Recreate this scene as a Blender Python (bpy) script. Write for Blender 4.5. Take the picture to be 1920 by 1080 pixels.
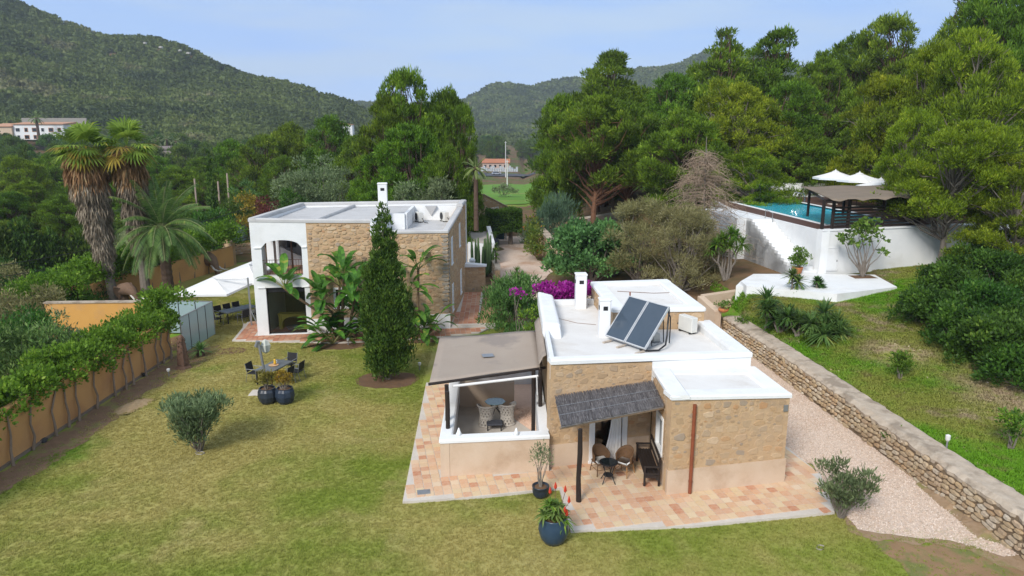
import bpy, math, random
import numpy as np
from mathutils import Vector, Matrix
for o in list(bpy.data.objects): bpy.data.objects.remove(o)
S = bpy.context.scene
C = S.collection
R = random.Random(7)
NR = np.random.default_rng(11)
PI = math.pi
rad = math.radians
# ------------------------------------------------------------ camera, sky, sun, exposure
PITCH = rad(12.5); FPX = 1330.0; CAMH = 11.5
cam = bpy.data.cameras.new('camera'); camo = bpy.data.objects.new('camera', cam); C.objects.link(camo)
camo.location = (0, 0, CAMH); camo.rotation_euler = (PI/2 - PITCH, 0, 0)
cam.sensor_width = 36; cam.lens = FPX/1920*36; cam.clip_start = .1; cam.clip_end = 6000
S.camera = camo
SUN_EL, SUN_AZ = rad(38), rad(208)
w = bpy.data.worlds.new('World'); S.world = w; w.use_nodes = True
nt = w.node_tree; nt.nodes.clear()
def N(nt, t, **k):
    n = nt.nodes.new(t)
    for a, b in k.items(): setattr(n, a, b)
    return n
def lk(nt, a, b): nt.links.new(a, b)
def sky_world():
    sky = N(nt, 'ShaderNodeTexSky', sky_type='NISHITA', sun_disc=False)
    sky.sun_elevation = SUN_EL; sky.sun_rotation = SUN_AZ; sky.altitude = 50
    sky.air_density = 1.3; sky.dust_density = 1.6; sky.ozone_density = 2.0
    tc = N(nt, 'ShaderNodeTexCoord'); mp = N(nt, 'ShaderNodeMapping'); mp.inputs['Scale'].default_value = (1.2, 1.2, 5)
    lk(nt, tc.outputs['Generated'], mp.inputs[0])
    ns = N(nt, 'ShaderNodeTexNoise'); ns.inputs['Scale'].default_value = 1.6; ns.inputs['Detail'].default_value = 5; ns.inputs['Roughness'].default_value = .5
    lk(nt, mp.outputs[0], ns.inputs['Vector'])
    cr = N(nt, 'ShaderNodeValToRGB'); cr.color_ramp.elements[0].position = .3; cr.color_ramp.elements[1].position = .75
    cr.color_ramp.elements[0].color = (.80, .80, .80, 1); cr.color_ramp.elements[1].color = (.97, .97, .97, 1)
    lk(nt, ns.outputs[0], cr.inputs[0])
    # thin high cloud veil: a pale blue-grey sheet paler towards the horizon
    sx = N(nt, 'ShaderNodeSeparateXYZ'); lk(nt, tc.outputs['Generated'], sx.inputs[0])
    gr = N(nt, 'ShaderNodeValToRGB'); gr.color_ramp.elements[0].position = 0; gr.color_ramp.elements[1].position = .55
    gr.color_ramp.elements[0].color = (2.7, 3.8, 5.9, 1); gr.color_ramp.elements[1].color = (3.3, 3.6, 4.0, 1)
    e = gr.color_ramp.elements.new(.17); e.color = (1.75, 3.0, 5.7, 1)
    lk(nt, sx.outputs[2], gr.inputs[0])
    mp2 = N(nt, 'ShaderNodeMapping'); mp2.inputs['Scale'].default_value = (1, 1, 7); mp2.inputs['Location'].default_value = (.3, .7, 0); lk(nt, tc.outputs['Generated'], mp2.inputs[0])
    n2 = N(nt, 'ShaderNodeTexNoise'); n2.inputs['Scale'].default_value = 2.4; n2.inputs['Detail'].default_value = 6; n2.inputs['Roughness'].default_value = .55; lk(nt, mp2.outputs[0], n2.inputs['Vector'])
    c2 = N(nt, 'ShaderNodeMapRange', interpolation_type='SMOOTHSTEP'); c2.inputs[1].default_value = .38; c2.inputs[2].default_value = .64; c2.inputs[3].default_value = 0; c2.inputs[4].default_value = .8; lk(nt, n2.outputs[0], c2.inputs[0])
    cl = N(nt, 'ShaderNodeMix', data_type='RGBA'); lk(nt, c2.outputs[0], cl.inputs[0]); lk(nt, gr.outputs[0], cl.inputs[6]); cl.inputs[7].default_value = (2.9, 3.7, 4.9, 1)
    mx = N(nt, 'ShaderNodeMix', data_type='RGBA'); lk(nt, cr.outputs[0], mx.inputs[0])
    lk(nt, sky.outputs[0], mx.inputs[6]); lk(nt, cl.outputs[2], mx.inputs[7])
    bg = N(nt, 'ShaderNodeBackground'); bg.inputs[1].default_value = .09
    out = N(nt, 'ShaderNodeOutputWorld')
    lk(nt, mx.outputs[2], bg.inputs[0]); lk(nt, bg.outputs[0], out.inputs[0])
sky_world()
sl = bpy.data.lights.new('sun', 'SUN'); sl.energy = 1.5; sl.angle = rad(18); sl.color = (1, .96, .9)
so = bpy.data.objects.new('sun', sl); C.objects.link(so)
dv = Vector((math.sin(SUN_AZ)*math.cos(SUN_EL), math.cos(SUN_AZ)*math.cos(SUN_EL), math.sin(SUN_EL)))
so.rotation_euler = dv.to_track_quat('Z', 'Y').to_euler(); so.location = (0, 0, 60)
S.view_settings.view_transform = 'Standard'; S.view_settings.look = 'None'; S.view_settings.exposure = 1.2
S.view_settings.gamma = 1; S.view_settings.use_curve_mapping = False
S.cycles.max_bounces = 5; S.cycles.diffuse_bounces = 3; S.cycles.transparent_max_bounces = 8; S.cycles.volume_bounces = 0
# ------------------------------------------------------------ coordinates
def ray(px, py):
    u = (px-960)/FPX; v = (540-py)/FPX
    return u, math.cos(PITCH)+v*math.sin(PITCH), -math.sin(PITCH)+v*math.cos(PITCH)
def P(px, py, z=0):            # point of the place at height z seen at (px, py)
    x, y, q = ray(px, py); t = (z-CAMH)/q; return (x*t, y*t, z)
def D(px, py, Y):
    x, y, q = ray(px, py); t = Y/y; return (x*t, Y, CAMH+q*t)
# ------------------------------------------------------------ materials
def M(name, c1, c2=None, scale=4, rough=.8, bump=0, bscale=40, isl=None, spec=.3, metal=0, c3=None, s3=.6, t3=(.5, .6), detail=5, jit=0, trans=0, alpha=0, emit=0):
    m = bpy.data.materials.new(name); m.use_nodes = True; t = m.node_tree; b = t.nodes['Principled BSDF']
    b.inputs['Roughness'].default_value = rough; b.inputs['Specular IOR Level'].default_value = spec; b.inputs['Metallic'].default_value = metal
    tc = N(t, 'ShaderNodeTexCoord'); col = None
    def mixc(f, a, bb, mode='MIX'):
        x = N(t, 'ShaderNodeMix', data_type='RGBA', blend_type=mode)
        for s, v in ((0, f), (6, a), (7, bb)):
            if hasattr(v, 'is_linked') or hasattr(v, 'links'): lk(t, v, x.inputs[s])
            elif s == 0: x.inputs[s].default_value = v
            else: x.inputs[s].default_value = tuple(v)+(1,) if len(v) == 3 else v
        return x.outputs[2]
    def noise(sc, lo, hi, det=detail):
        n = N(t, 'ShaderNodeTexNoise'); n.inputs['Scale'].default_value = sc; n.inputs['Detail'].default_value = det; n.inputs['Roughness'].default_value = .6
        lk(t, tc.outputs['Object'], n.inputs['Vector'])
        r = N(t, 'ShaderNodeMapRange'); r.inputs[1].default_value = lo; r.inputs[2].default_value = hi; lk(t, n.outputs[0], r.inputs[0]); return r.outputs[0]
    def rnd():
        g = N(t, 'ShaderNodeNewGeometry'); o = N(t, 'ShaderNodeObjectInfo')
        a = N(t, 'ShaderNodeMath', operation='ADD'); lk(t, g.outputs['Random Per Island'], a.inputs[0]); lk(t, o.outputs['Random'], a.inputs[1])
        f = N(t, 'ShaderNodeMath', operation='FRACT'); lk(t, a.outputs[0], f.inputs[0]); return f.outputs[0]
    if isl:
        cr = N(t, 'ShaderNodeValToRGB'); el = cr.color_ramp.elements; n = len(isl)
        while len(el) < n: el.new(.5)
        for i, c in enumerate(isl): el[i].position = i/max(1, n-1)*.98+.01; el[i].color = tuple(c)+(1,)
        lk(t, rnd(), cr.inputs[0]); col = cr.outputs[0]
        if c2: col = mixc(noise(scale, .3, .7), col, mixc(.5, col, c2))
    else:
        col = mixc(noise(scale, .3, .7), c1, c2 or tuple(v*.8 for v in c1))
    if c3: col = mixc(noise(s3, t3[0], t3[1]), col, c3)
    if jit:
        o = N(t, 'ShaderNodeObjectInfo'); h = N(t, 'ShaderNodeHueSaturation'); r = N(t, 'ShaderNodeMapRange')
        r.inputs[3].default_value = 1-jit; r.inputs[4].default_value = 1+jit; lk(t, o.outputs['Random'], r.inputs[0])
        lk(t, r.outputs[0], h.inputs['Value']); lk(t, col, h.inputs['Color']); col = h.outputs[0]
    lk(t, col, b.inputs['Base Color'])
    if bump:
        n = N(t, 'ShaderNodeTexNoise'); n.inputs['Scale'].default_value = bscale; n.inputs['Detail'].default_value = 4
        lk(t, tc.outputs['Object'], n.inputs['Vector'])
        bp = N(t, 'ShaderNodeBump'); bp.inputs['Strength'].default_value = bump; bp.inputs['Distance'].default_value = .02
        lk(t, n.outputs[0], bp.inputs['Height']); lk(t, bp.outputs[0], b.inputs['Normal'])
    if trans: b.inputs['Transmission Weight'].default_value = trans; b.inputs['IOR'].default_value = 1.15
    return m
def LM(name, dark, light, tip=None, cs=.9, jit=.18, tr=.25, rough=.55, pos=False, wi=.5):   # foliage: leaf to leaf and clump to clump colour
    m = bpy.data.materials.new(name); m.use_nodes = True; t = m.node_tree; b = t.nodes['Principled BSDF']
    b.inputs['Roughness'].default_value = rough; b.inputs['Specular IOR Level'].default_value = .25
    g = N(t, 'ShaderNodeNewGeometry'); tc = N(t, 'ShaderNodeTexCoord'); o = N(t, 'ShaderNodeObjectInfo')
    n = N(t, 'ShaderNodeTexNoise'); n.inputs['Scale'].default_value = cs; n.inputs['Detail'].default_value = 3; lk(t, g.outputs['Position'] if pos else tc.outputs['Object'], n.inputs['Vector'])
    r = N(t, 'ShaderNodeMapRange'); r.inputs[1].default_value = .33; r.inputs[2].default_value = .67; lk(t, n.outputs[0], r.inputs[0])
    a = N(t, 'ShaderNodeMath', operation='MULTIPLY_ADD'); lk(t, g.outputs['Random Per Island'], a.inputs[0]); a.inputs[1].default_value = wi
    h = N(t, 'ShaderNodeMath', operation='MULTIPLY'); lk(t, r.outputs[0], h.inputs[0]); h.inputs[1].default_value = 1-wi; lk(t, h.outputs[0], a.inputs[2])
    cr = N(t, 'ShaderNodeValToRGB'); el = cr.color_ramp.elements; el[0].color = tuple(dark)+(1,); el[0].position = .15; el[1].color = tuple(light)+(1,); el[1].position = .8
    if tip: e = el.new(.93); e.color = tuple(tip)+(1,)
    lk(t, a.outputs[0], cr.inputs[0])
    hs = N(t, 'ShaderNodeHueSaturation'); rr = N(t, 'ShaderNodeMapRange'); rr.inputs[3].default_value = 1-jit; rr.inputs[4].default_value = 1+jit
    lk(t, o.outputs['Random'], rr.inputs[0]); lk(t, rr.outputs[0], hs.inputs['Value']); lk(t, cr.outputs[0], hs.inputs['Color'])
    r2 = N(t, 'ShaderNodeMath', operation='MULTIPLY_ADD'); lk(t, o.outputs['Random'], r2.inputs[0]); r2.inputs[1].default_value = .035*(1 if jit else 0); r2.inputs[2].default_value = .4825
    r3 = N(t, 'ShaderNodeMath', operation='FRACT'); mm = N(t, 'ShaderNodeMath', operation='MULTIPLY'); lk(t, o.outputs['Random'], mm.inputs[0]); mm.inputs[1].default_value = 7.3; lk(t, mm.outputs[0], r3.inputs[0]); lk(t, r3.outputs[0], r2.inputs[0])
    lk(t, r2.outputs[0], hs.inputs['Hue'])
    lk(t, hs.outputs[0], b.inputs['Base Color'])
    tl = N(t, 'ShaderNodeBsdfTranslucent'); lk(t, hs.outputs[0], tl.inputs[0])
    mx = N(t, 'ShaderNodeMixShader'); mx.inputs[0].default_value = tr
    out = t.nodes['Material Output']; lk(t, b.outputs[0], mx.inputs[1]); lk(t, tl.outputs[0], mx.inputs[2]); lk(t, mx.outputs[0], out.inputs[0])
    return m
# ------------------------------------------------------------ meshes
class MB:
    def __init__(s): s.v = []; s.f = []
    def add(s, vs, fs):
        b = len(s.v); s.v += [tuple(v) for v in vs]; s.f += [tuple(b+i for i in f) for f in fs]; return s
    def box(s, x0, x1, y0, y1, z0, z1, b=0):
        if b: return s.cbox(((x0+x1)/2, (y0+y1)/2, (z0+z1)/2), (x1-x0, y1-y0, z1-z0), 0, b)
        return s.add([(x, y, z) for z in (z0, z1) for x, y in ((x0, y0), (x1, y0), (x1, y1), (x0, y1))], [(3, 2, 1, 0), (4, 5, 6, 7), (0, 1, 5, 4), (1, 2, 6, 5), (2, 3, 7, 6), (3, 0, 4, 7)])
    def cbox(s, c, d, rz=0, b=.01, ry=0, rx=0):     # chamfered box
        hx, hy, hz = d[0]/2, d[1]/2, d[2]/2; b = min(b, hx*.9, hy*.9, hz*.9)
        vs = []; mt = Matrix.Rotation(rz, 3, 'Z') @ Matrix.Rotation(ry, 3, 'Y') @ Matrix.Rotation(rx, 3, 'X')
        for sx in (-1, 1):
            for sy in (-1, 1):
                for sz in (-1, 1):
                    vs += [(sx*(hx-b), sy*(hy-b), sz*hz), (sx*(hx-b), sy*hy, sz*(hz-b)), (sx*hx, sy*(hy-b), sz*(hz-b))]
        def q(i, j): return i*3+j
        fs = [[q(0, 0), q(2, 0), q(6, 0), q(4, 0)], [q(1, 0), q(5, 0), q(7, 0), q(3, 0)], [q(0, 1), q(4, 1), q(5, 1), q(1, 1)], [q(2, 1), q(3, 1), q(7, 1), q(6, 1)],
              [q(0, 2), q(1, 2), q(3, 2), q(2, 2)], [q(4, 2), q(6, 2), q(7, 2), q(5, 2)]]
        for a, bb in ((0, 4), (2, 6), (1, 5), (3, 7)): fs.append([q(a, 0), q(bb, 0), q(bb, 1), q(a, 1)])
        for a, bb in ((0, 2), (4, 6), (1, 3), (5, 7)): fs.append([q(a, 0), q(bb, 0), q(bb, 2), q(a, 2)])
        for a, bb in ((0, 1), (2, 3), (4, 5), (6, 7)): fs.append([q(a, 1), q(bb, 1), q(bb, 2), q(a, 2)])
        for i in range(8): fs.append([q(i, 0), q(i, 1), q(i, 2)])
        return s.add([tuple(mt @ Vector(v) + Vector(c)) for v in vs], fs)
    def prism(s, pts, z0, z1):      # pts xy ccw, z0/z1 numbers or lists
        n = len(pts); a = z0 if isinstance(z0, (list, tuple)) else [z0]*n; b = z1 if isinstance(z1, (list, tuple)) else [z1]*n
        return s.add([(p[0], p[1], a[i]) for i, p in enumerate(pts)]+[(p[0], p[1], b[i]) for i, p in enumerate(pts)],
                     [tuple(range(n-1, -1, -1)), tuple(range(n, 2*n))]+[(i, (i+1) % n, n+(i+1) % n, n+i) for i in range(n)])
    def tube(s, pts, r, n=6, cap=True):
        pts = [Vector(p) for p in pts]; m = len(pts); rs = r if isinstance(r, (list, tuple)) else [r]*m
        vs = []; fs = []; px = None
        for i in range(m):
            t = (pts[min(i+1, m-1)]-pts[max(i-1, 0)]); t = t.normalized() if t.length > 1e-9 else Vector((0, 0, 1))
            if px is None: px = t.cross(Vector((0, 0, 1)) if abs(t.z) < .9 else Vector((1, 0, 0))).normalized()
            else:
                px = (px-t*px.dot(t)); px = px.normalized() if px.length > 1e-6 else t.orthogonal().normalized()
            py = t.cross(px)
            for k in range(n):
                a = 2*PI*k/n; vs.append(pts[i]+(px*math.cos(a)+py*math.sin(a))*rs[i])
        for i in range(m-1):
            for k in range(n): fs.append((i*n+k, i*n+(k+1) % n, (i+1)*n+(k+1) % n, (i+1)*n+k))
        if cap: fs.append(tuple(range(n-1, -1, -1))); fs.append(tuple(range((m-1)*n, m*n)))
        return s.add(vs, fs)
    def lathe(s, prof, c=(0, 0, 0), n=20, flute=0, fn=12):
        vs = []; fs = []
        for r, z in prof:
            for k in range(n):
                a = 2*PI*k/n; rr = r*(1+flute*math.cos(fn*a)); vs.append((c[0]+rr*math.cos(a), c[1]+rr*math.sin(a), c[2]+z))
        for i in range(len(prof)-1):
            for k in range(n): fs.append((i*n+k, i*n+(k+1) % n, (i+1)*n+(k+1) % n, (i+1)*n+k))
        fs.append(tuple(range(n-1, -1, -1))); fs.append(tuple(range((len(prof)-1)*n, len(prof)*n)))
        return s.add(vs, fs)
    def quad(s, a, b, c, d): return s.add([a, b, c, d], [(0, 1, 2, 3)])
    def mesh(s, name, off=(0, 0, 0)):
        me = bpy.data.meshes.new(name); me.from_pydata([(v[0]-off[0], v[1]-off[1], v[2]-off[2]) for v in s.v], [], s.f); me.update(); return me
def npmesh(name, V, F):
    V = np.asarray(V, dtype=np.float32); F = np.asarray(F, dtype=np.int32); k = F.shape[1]
    me = bpy.data.meshes.new(name); me.vertices.add(len(V)); me.vertices.foreach_set('co', V.ravel())
    me.loops.add(F.size); me.loops.foreach_set('vertex_index', F.ravel())
    me.polygons.add(len(F)); me.polygons.foreach_set('loop_start', np.arange(0, F.size, k, dtype=np.int32))
    try: me.polygons.foreach_set('loop_total', np.full(len(F), k, dtype=np.int32))
    except Exception: pass
    me.update(); me.validate(); return me
def loc_of(o):
    l = Vector((0, 0, 0))
    while o: l += o.location; o = o.parent
    return l
def link(name, me, mat, parent=None, smooth=False, loc=None):
    o = bpy.data.objects.new(name, me); C.objects.link(o)
    if parent: o.parent = parent
    if mat and not me.materials: me.materials.append(mat)
    if smooth: me.polygons.foreach_set('use_smooth', [True]*len(me.polygons))
    if loc is not None: o.location = loc
    return o
def W(name, mb, mat, parent=None, smooth=False, kind=None, lab=None):      # mesh given in world coordinates
    o = link(name, mb.mesh(name, loc_of(parent) if parent else (0, 0, 0)), mat, parent, smooth)
    if kind: o['kind'] = kind
    if lab: o['label'] = lab
    return o
def L(name, mb, mat, parent=None, smooth=False, kind=None):                # mesh given in the thing's own coordinates
    o = link(name, mb.mesh(name), mat, parent, smooth)
    if kind: o['kind'] = kind
    return o
def tag(o, label, cat, group=None):
    o['label'] = label; o['category'] = cat
    if group: o['group'] = group
    return o
def thing(name, label, cat, loc=(0, 0, 0), rz=0, group=None):
    o = bpy.data.objects.new(name, None); C.objects.link(o); o.location = loc; o.rotation_euler = (0, 0, rz); o.empty_display_size = .3
    return tag(o, label, cat, group)
def dup(root, loc, rz=0, label=None, group=None, sc=None):
    def cp(o, par):
        c = o.copy(); C.objects.link(c); c.parent = par
        for ch in o.children: cp(ch, c)
        return c
    r = cp(root, None); r.location = loc; r.rotation_euler = (0, 0, rz)
    if sc: r.scale = sc if isinstance(sc, (tuple, list)) else (sc,)*3
    if label: r['label'] = label
    if group: r['group'] = group
    return r
# ------------------------------------------------------------ scatter (stuff): templates and points live in one mesh, instanced by geometry nodes
def scatter(name, tpls, pts, rots, scs, idx, mat, kind='stuff', label=None, parent=None):
    V = []; F = []; tid = []; b = 0
    for k, (tv, tf) in enumerate(tpls):
        V += [tuple(v) for v in tv]; F += [tuple(i+b for i in f) for f in tf]; tid += [k+1]*len(tv); b += len(tv)
    nt_ = len(V); n = len(pts)
    pts = np.asarray(pts, dtype=np.float32)
    me = bpy.data.meshes.new(name); me.from_pydata(V+[tuple(p) for p in pts.tolist()], [], F)
    def att(nm, ty, arr):
        a = me.attributes.new(nm, ty, 'POINT'); a.data.foreach_set('value' if ty != 'FLOAT_VECTOR' else 'vector', np.asarray(arr).ravel())
    att('tid', 'INT', np.array(tid+[-(i+1) for i in idx], dtype=np.int32))
    att('rot', 'FLOAT_VECTOR', np.vstack([np.zeros((nt_, 3)), rots]).astype(np.float32))
    s3 = np.asarray(scs, dtype=np.float32); s3 = s3 if s3.ndim == 2 else np.repeat(s3[:, None], 3, 1)
    att('scl', 'FLOAT_VECTOR', np.vstack([np.ones((nt_, 3)), s3]).astype(np.float32))
    me.materials.append(mat)
    o = bpy.data.objects.new(name, me); C.objects.link(o); o['kind'] = kind
    if parent: o.parent = parent
    if label: o['label'] = label
    g = bpy.data.node_groups.new(name+'_nodes', 'GeometryNodeTree')
    g.interface.new_socket('Geometry', in_out='INPUT', socket_type='NodeSocketGeometry'); g.interface.new_socket('Geometry', in_out='OUTPUT', socket_type='NodeSocketGeometry')
    gi = N(g, 'NodeGroupInput'); go = N(g, 'NodeGroupOutput'); jn = N(g, 'GeometryNodeJoinGeometry')
    ta = N(g, 'GeometryNodeInputNamedAttribute', data_type='INT'); ta.inputs[0].default_value = 'tid'
    ra = N(g, 'GeometryNodeInputNamedAttribute', data_type='FLOAT_VECTOR'); ra.inputs[0].default_value = 'rot'
    sa = N(g, 'GeometryNodeInputNamedAttribute', data_type='FLOAT_VECTOR'); sa.inputs[0].default_value = 'scl'
    def sel(v):
        c = N(g, 'FunctionNodeCompare', data_type='INT', operation='EQUAL'); lk(g, ta.outputs[0], c.inputs[2]); c.inputs[3].default_value = v
        sp = N(g, 'GeometryNodeSeparateGeometry', domain='POINT'); lk(g, gi.outputs[0], sp.inputs[0]); lk(g, c.outputs[0], sp.inputs[1]); return sp.outputs[0]
    for k in range(len(tpls)):
        ip = N(g, 'GeometryNodeInstanceOnPoints'); lk(g, sel(-(k+1)), ip.inputs['Points']); lk(g, sel(k+1), ip.inputs['Instance'])
        er = N(g, 'FunctionNodeEulerToRotation'); lk(g, ra.outputs[0], er.inputs[0]); lk(g, er.outputs[0], ip.inputs['Rotation']); lk(g, sa.outputs[0], ip.inputs['Scale'])
        lk(g, ip.outputs[0], jn.inputs[0])
    lk(g, jn.outputs[0], go.inputs[0])
    md = o.modifiers.new('scatter', 'NODES'); md.node_group = g
    return o
# ------------------------------------------------------------ foliage
def unit(a): return a/np.maximum(np.linalg.norm(a, axis=1, keepdims=True), 1e-6)
def cards(Cn, A, Ln, Wd, shape='d', rg=None):     # diamond leaves: base, sides, tip
    rg = rg or NR; n = len(Cn); A = unit(A); s = unit(np.cross(A, unit(rg.normal(size=(n, 3)))))
    Ln = np.broadcast_to(np.asarray(Ln, float), (n,))[:, None]; Wd = np.broadcast_to(np.asarray(Wd, float), (n,))[:, None]
    nrm = np.cross(A, s)
    m = Cn+A*Ln*.45+nrm*Ln*.08
    V = np.stack([Cn, m+s*Wd*.5, Cn+A*Ln, m-s*Wd*.5], 1).reshape(-1, 3)
    return V, np.arange(4*n).reshape(n, 4)
def clumps(cl, per, Ln, Wd, up=.4, rg=None, shell=.45, flat=1.0):
    rg = rg or NR; Cs = []; As = []; Ls = []
    for (x, y, z, r) in cl:
        n = max(4, int(per*r*r)); d = unit(rg.normal(size=(n, 3))); d[:, 2] = np.where(d[:, 2] < -.35, -d[:, 2]*.6, d[:, 2]); d = unit(d)
        q = r*(shell+(1-shell)*rg.random((n, 1))**.6)
        lump = 1+.18*np.sin(d[:, :1]*7+x)+.15*np.cos(d[:, 1:2]*8+y*3)
        c = d*q*lump; c[:, 2] *= flat
        Cs.append(c+np.array([x, y, z])); As.append(d*.9+np.array([0, 0, up])+rg.normal(size=(n, 3))*.45); Ls.append(Ln*(.65+.7*rg.random(n)))
    Cn = np.vstack(Cs); Ll = np.concatenate(Ls)
    return cards(Cn, np.vstack(As), Ll, Ll*(Wd/Ln), rg=rg)
def wig(a, b, n, amt, rg, sag=0):
    a = Vector(a); b = Vector(b); pts = []
    for i in range(n+1):
        t = i/n; p = a.lerp(b, t); k = math.sin(PI*t)*amt*(b-a).length
        pts.append(p+Vector((rg.gauss(0, k), rg.gauss(0, k), -sag*math.sin(PI*t))))
    return pts
def vjoin(parts):
    V = []; F = []; b = 0
    for v, f in parts: V.append(v); F.append(f+b); b += len(v)
    return np.vstack(V), np.vstack(F)
# ------------------------------------------------------------ palette
white = M('white_render', (.80, .80, .79), (.72, .73, .73), 1.2, .85, .25, 14, c3=(.66, .65, .62), s3=.5, t3=(.55, .75))
greytop = M('grey_roof_membrane', (.54, .53, .52), (.48, .47, .46), 1.5, .8, .2, 20, c3=(.41, .40, .39), s3=.4, t3=(.5, .75))
roofdeck = M('pale_roof_screed', (.74, .72, .69), (.68, .655, .62), .9, .85, .2, 18, c3=(.58, .53, .47), s3=.7, t3=(.55, .8))
mortar = M('tan_lime_mortar', (.53, .37, .22), (.45, .30, .17), 1.3, .95, .9, 16, c3=(.34, .25, .17), s3=.8, t3=(.55, .75))
stone = M('rubble_stone', (.4, .3, .2), (.36, .25, .16), 3, .9, .7, 22, isl=[(.56, .40, .24), (.50, .34, .20), (.62, .46, .30), (.42, .29, .17), (.52, .34, .18), (.36, .29, .22), (.57, .39, .22), (.50, .28, .13)])
drystone = M('dry_wall_stone', (.4, .3, .2), (.36, .28, .19), 3, .9, .7, 18, isl=[(.52, .40, .25), (.46, .33, .19), (.60, .51, .38), (.40, .27, .16), (.54, .38, .21), (.62, .55, .45), (.48, .29, .14)], c3=(.33, .26, .19), s3=.8, t3=(.55, .8))
coping_m = M('wall_coping_mortar', (.50, .42, .33), (.40, .32, .24), 3, .95, 1, 14, c3=(.30, .24, .18), s3=1.1)
plinth = M('beige_plaster_plinth', (.60, .47, .35), (.54, .40, .28), 1.2, .9, .3, 14, c3=(.42, .29, .19), s3=.9, t3=(.55, .8))
ochre = M('ochre_plaster', (.60, .33, .13), (.56, .29, .11), .7, .9, .2, 10, c3=(.44, .22, .10), s3=.5, t3=(.5, .75))
tilem = M('cotto_tile', (.5, .3, .2), (.62, .48, .35), 2.2, .75, .3, 20, isl=[(.62, .47, .27), (.66, .42, .24), (.60, .33, .19), (.68, .53, .33), (.48, .18, .085), (.67, .45, .29), (.64, .49, .29), (.60, .32, .18), (.69, .55, .38), (.50, .20, .10)], c3=(.72, .62, .50), s3=1.1, t3=(.52, 1.1))
tilered = M('red_cotto_tile', (.5, .2, .1), (.48, .25, .15), 4, .75, .3, 20, isl=[(.50, .20, .11), (.55, .28, .17), (.42, .14, .08), (.58, .36, .24), (.52, .24, .13)])
grout = M('pale_grout', (.60, .50, .41), (.52, .41, .32), 2, .95, .3, 20)
kerbm = M('concrete_edge', (.60, .55, .48), (.52, .46, .40), 2, .95, .4, 20)
gravel = M('pink_beige_gravel', (.62, .50, .41), (.52, .39, .30), 9, .95, .8, 30, c3=(.42, .26, .17), s3=.35, t3=(.5, .7))
dirt = M('brown_soil', (.17, .095, .05), (.12, .07, .04), 3, .95, .8, 20)
blackwood = M('black_timber', (.022, .015, .013), (.03, .022, .018), 5, .6, .3, 30)
darkmetal = M('dark_metal', (.02, .02, .022), None, 5, .45)
alu = M('grey_aluminium', (.36, .37, .38), None, 5, .4, metal=.6)
glassd = M('dark_window_glass', (.012, .016, .016), None, 4, .08, spec=.6)
redpipe = M('copper_red_downpipe', (.26, .075, .035), (.2, .06, .03), 3, .5)
cloth = M('white_canvas', (.78, .77, .75), (.72, .71, .69), 1, .9, .1, 30)
taupe = M('taupe_awning_canvas', (.36, .30, .245), (.33, .27, .22), .8, .9, .15, 60, c3=(.26, .22, .19), s3=.5)
bark = M('pine_bark', (.13, .085, .06), (.08, .05, .035), 4, .95, .9, 12)
barkgrey = M('grey_bark', (.22, .19, .16), (.15, .125, .10), 4, .95, .8, 14)
barkred = M('orange_pine_bark', (.22, .11, .06), (.13, .07, .045), 4, .95, .9, 12)
pineM = LM('pine_needles', (.045, .085, .010), (.21, .35, .026), (.40, .52, .05), .55, .13, tr=.4)
pineY = LM('yellow_pine_needles', (.075, .115, .010), (.31, .40, .022), (.52, .55, .05), .5, .10, tr=.4)
pineF = LM('far_pine_needles', (.04, .085, .016), (.14, .235, .032), (.26, .36, .05), .4, .20, tr=.4)
oliveM = LM('olive_leaves', (.10, .14, .06), (.27, .34, .16), (.40, .46, .28), 1, .10, tr=.3)
oleM = LM('oleander_leaves', (.055, .12, .03), (.17, .29, .07), (.26, .38, .12), 1, .08)
cypM = LM('cypress_foliage', (.03, .07, .012), (.12, .20, .028), (.22, .29, .05), 2.2, .06)
hedM = LM('creeper_leaves', (.06, .15, .012), (.18, .36, .035), (.30, .46, .06), 1.2, .06, tr=.45)
shrM = LM('lentisk_leaves', (.020, .062, .009), (.078, .18, .021), (.19, .31, .05), .8, .08, tr=.3)
brightM = LM('bright_green_leaves', (.05, .11, .012), (.16, .28, .03), (.32, .38, .05), 1.5, .06)
bananaM = LM('banana_leaves', (.05, .12, .02), (.15, .30, .04), (.36, .36, .06), .9, .05, tr=.4, rough=.35)
palmM = LM('palm_fronds', (.06, .12, .03), (.18, .28, .07), (.36, .38, .10), .8, .05, tr=.35)
deadM = LM('dead_frond_thatch', (.12, .085, .06), (.33, .26, .20), (.46, .38, .30), 1.2, .03, tr=.05, rough=.9)
deadR = LM('brown_dead_fronds', (.13, .07, .03), (.32, .19, .09), (.44, .35, .19), 1.2, .03, tr=.05, rough=.9)
yucM = LM('yucca_leaves', (.03, .075, .018), (.11, .21, .04), (.26, .34, .06), 2, .05)
dryM = LM('dry_twig_foliage', (.085, .07, .05), (.17, .15, .09), (.25, .23, .17), 1, .04, tr=.05, rough=.9)
brownolM = LM('grey_brown_leaves', (.14, .14, .05), (.30, .29, .12), (.42, .40, .22), .8, .04)
magM = LM('magenta_bracts', (.22, .01, .17), (.46, .03, .38), (.6, .15, .5), 3, .03)

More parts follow.
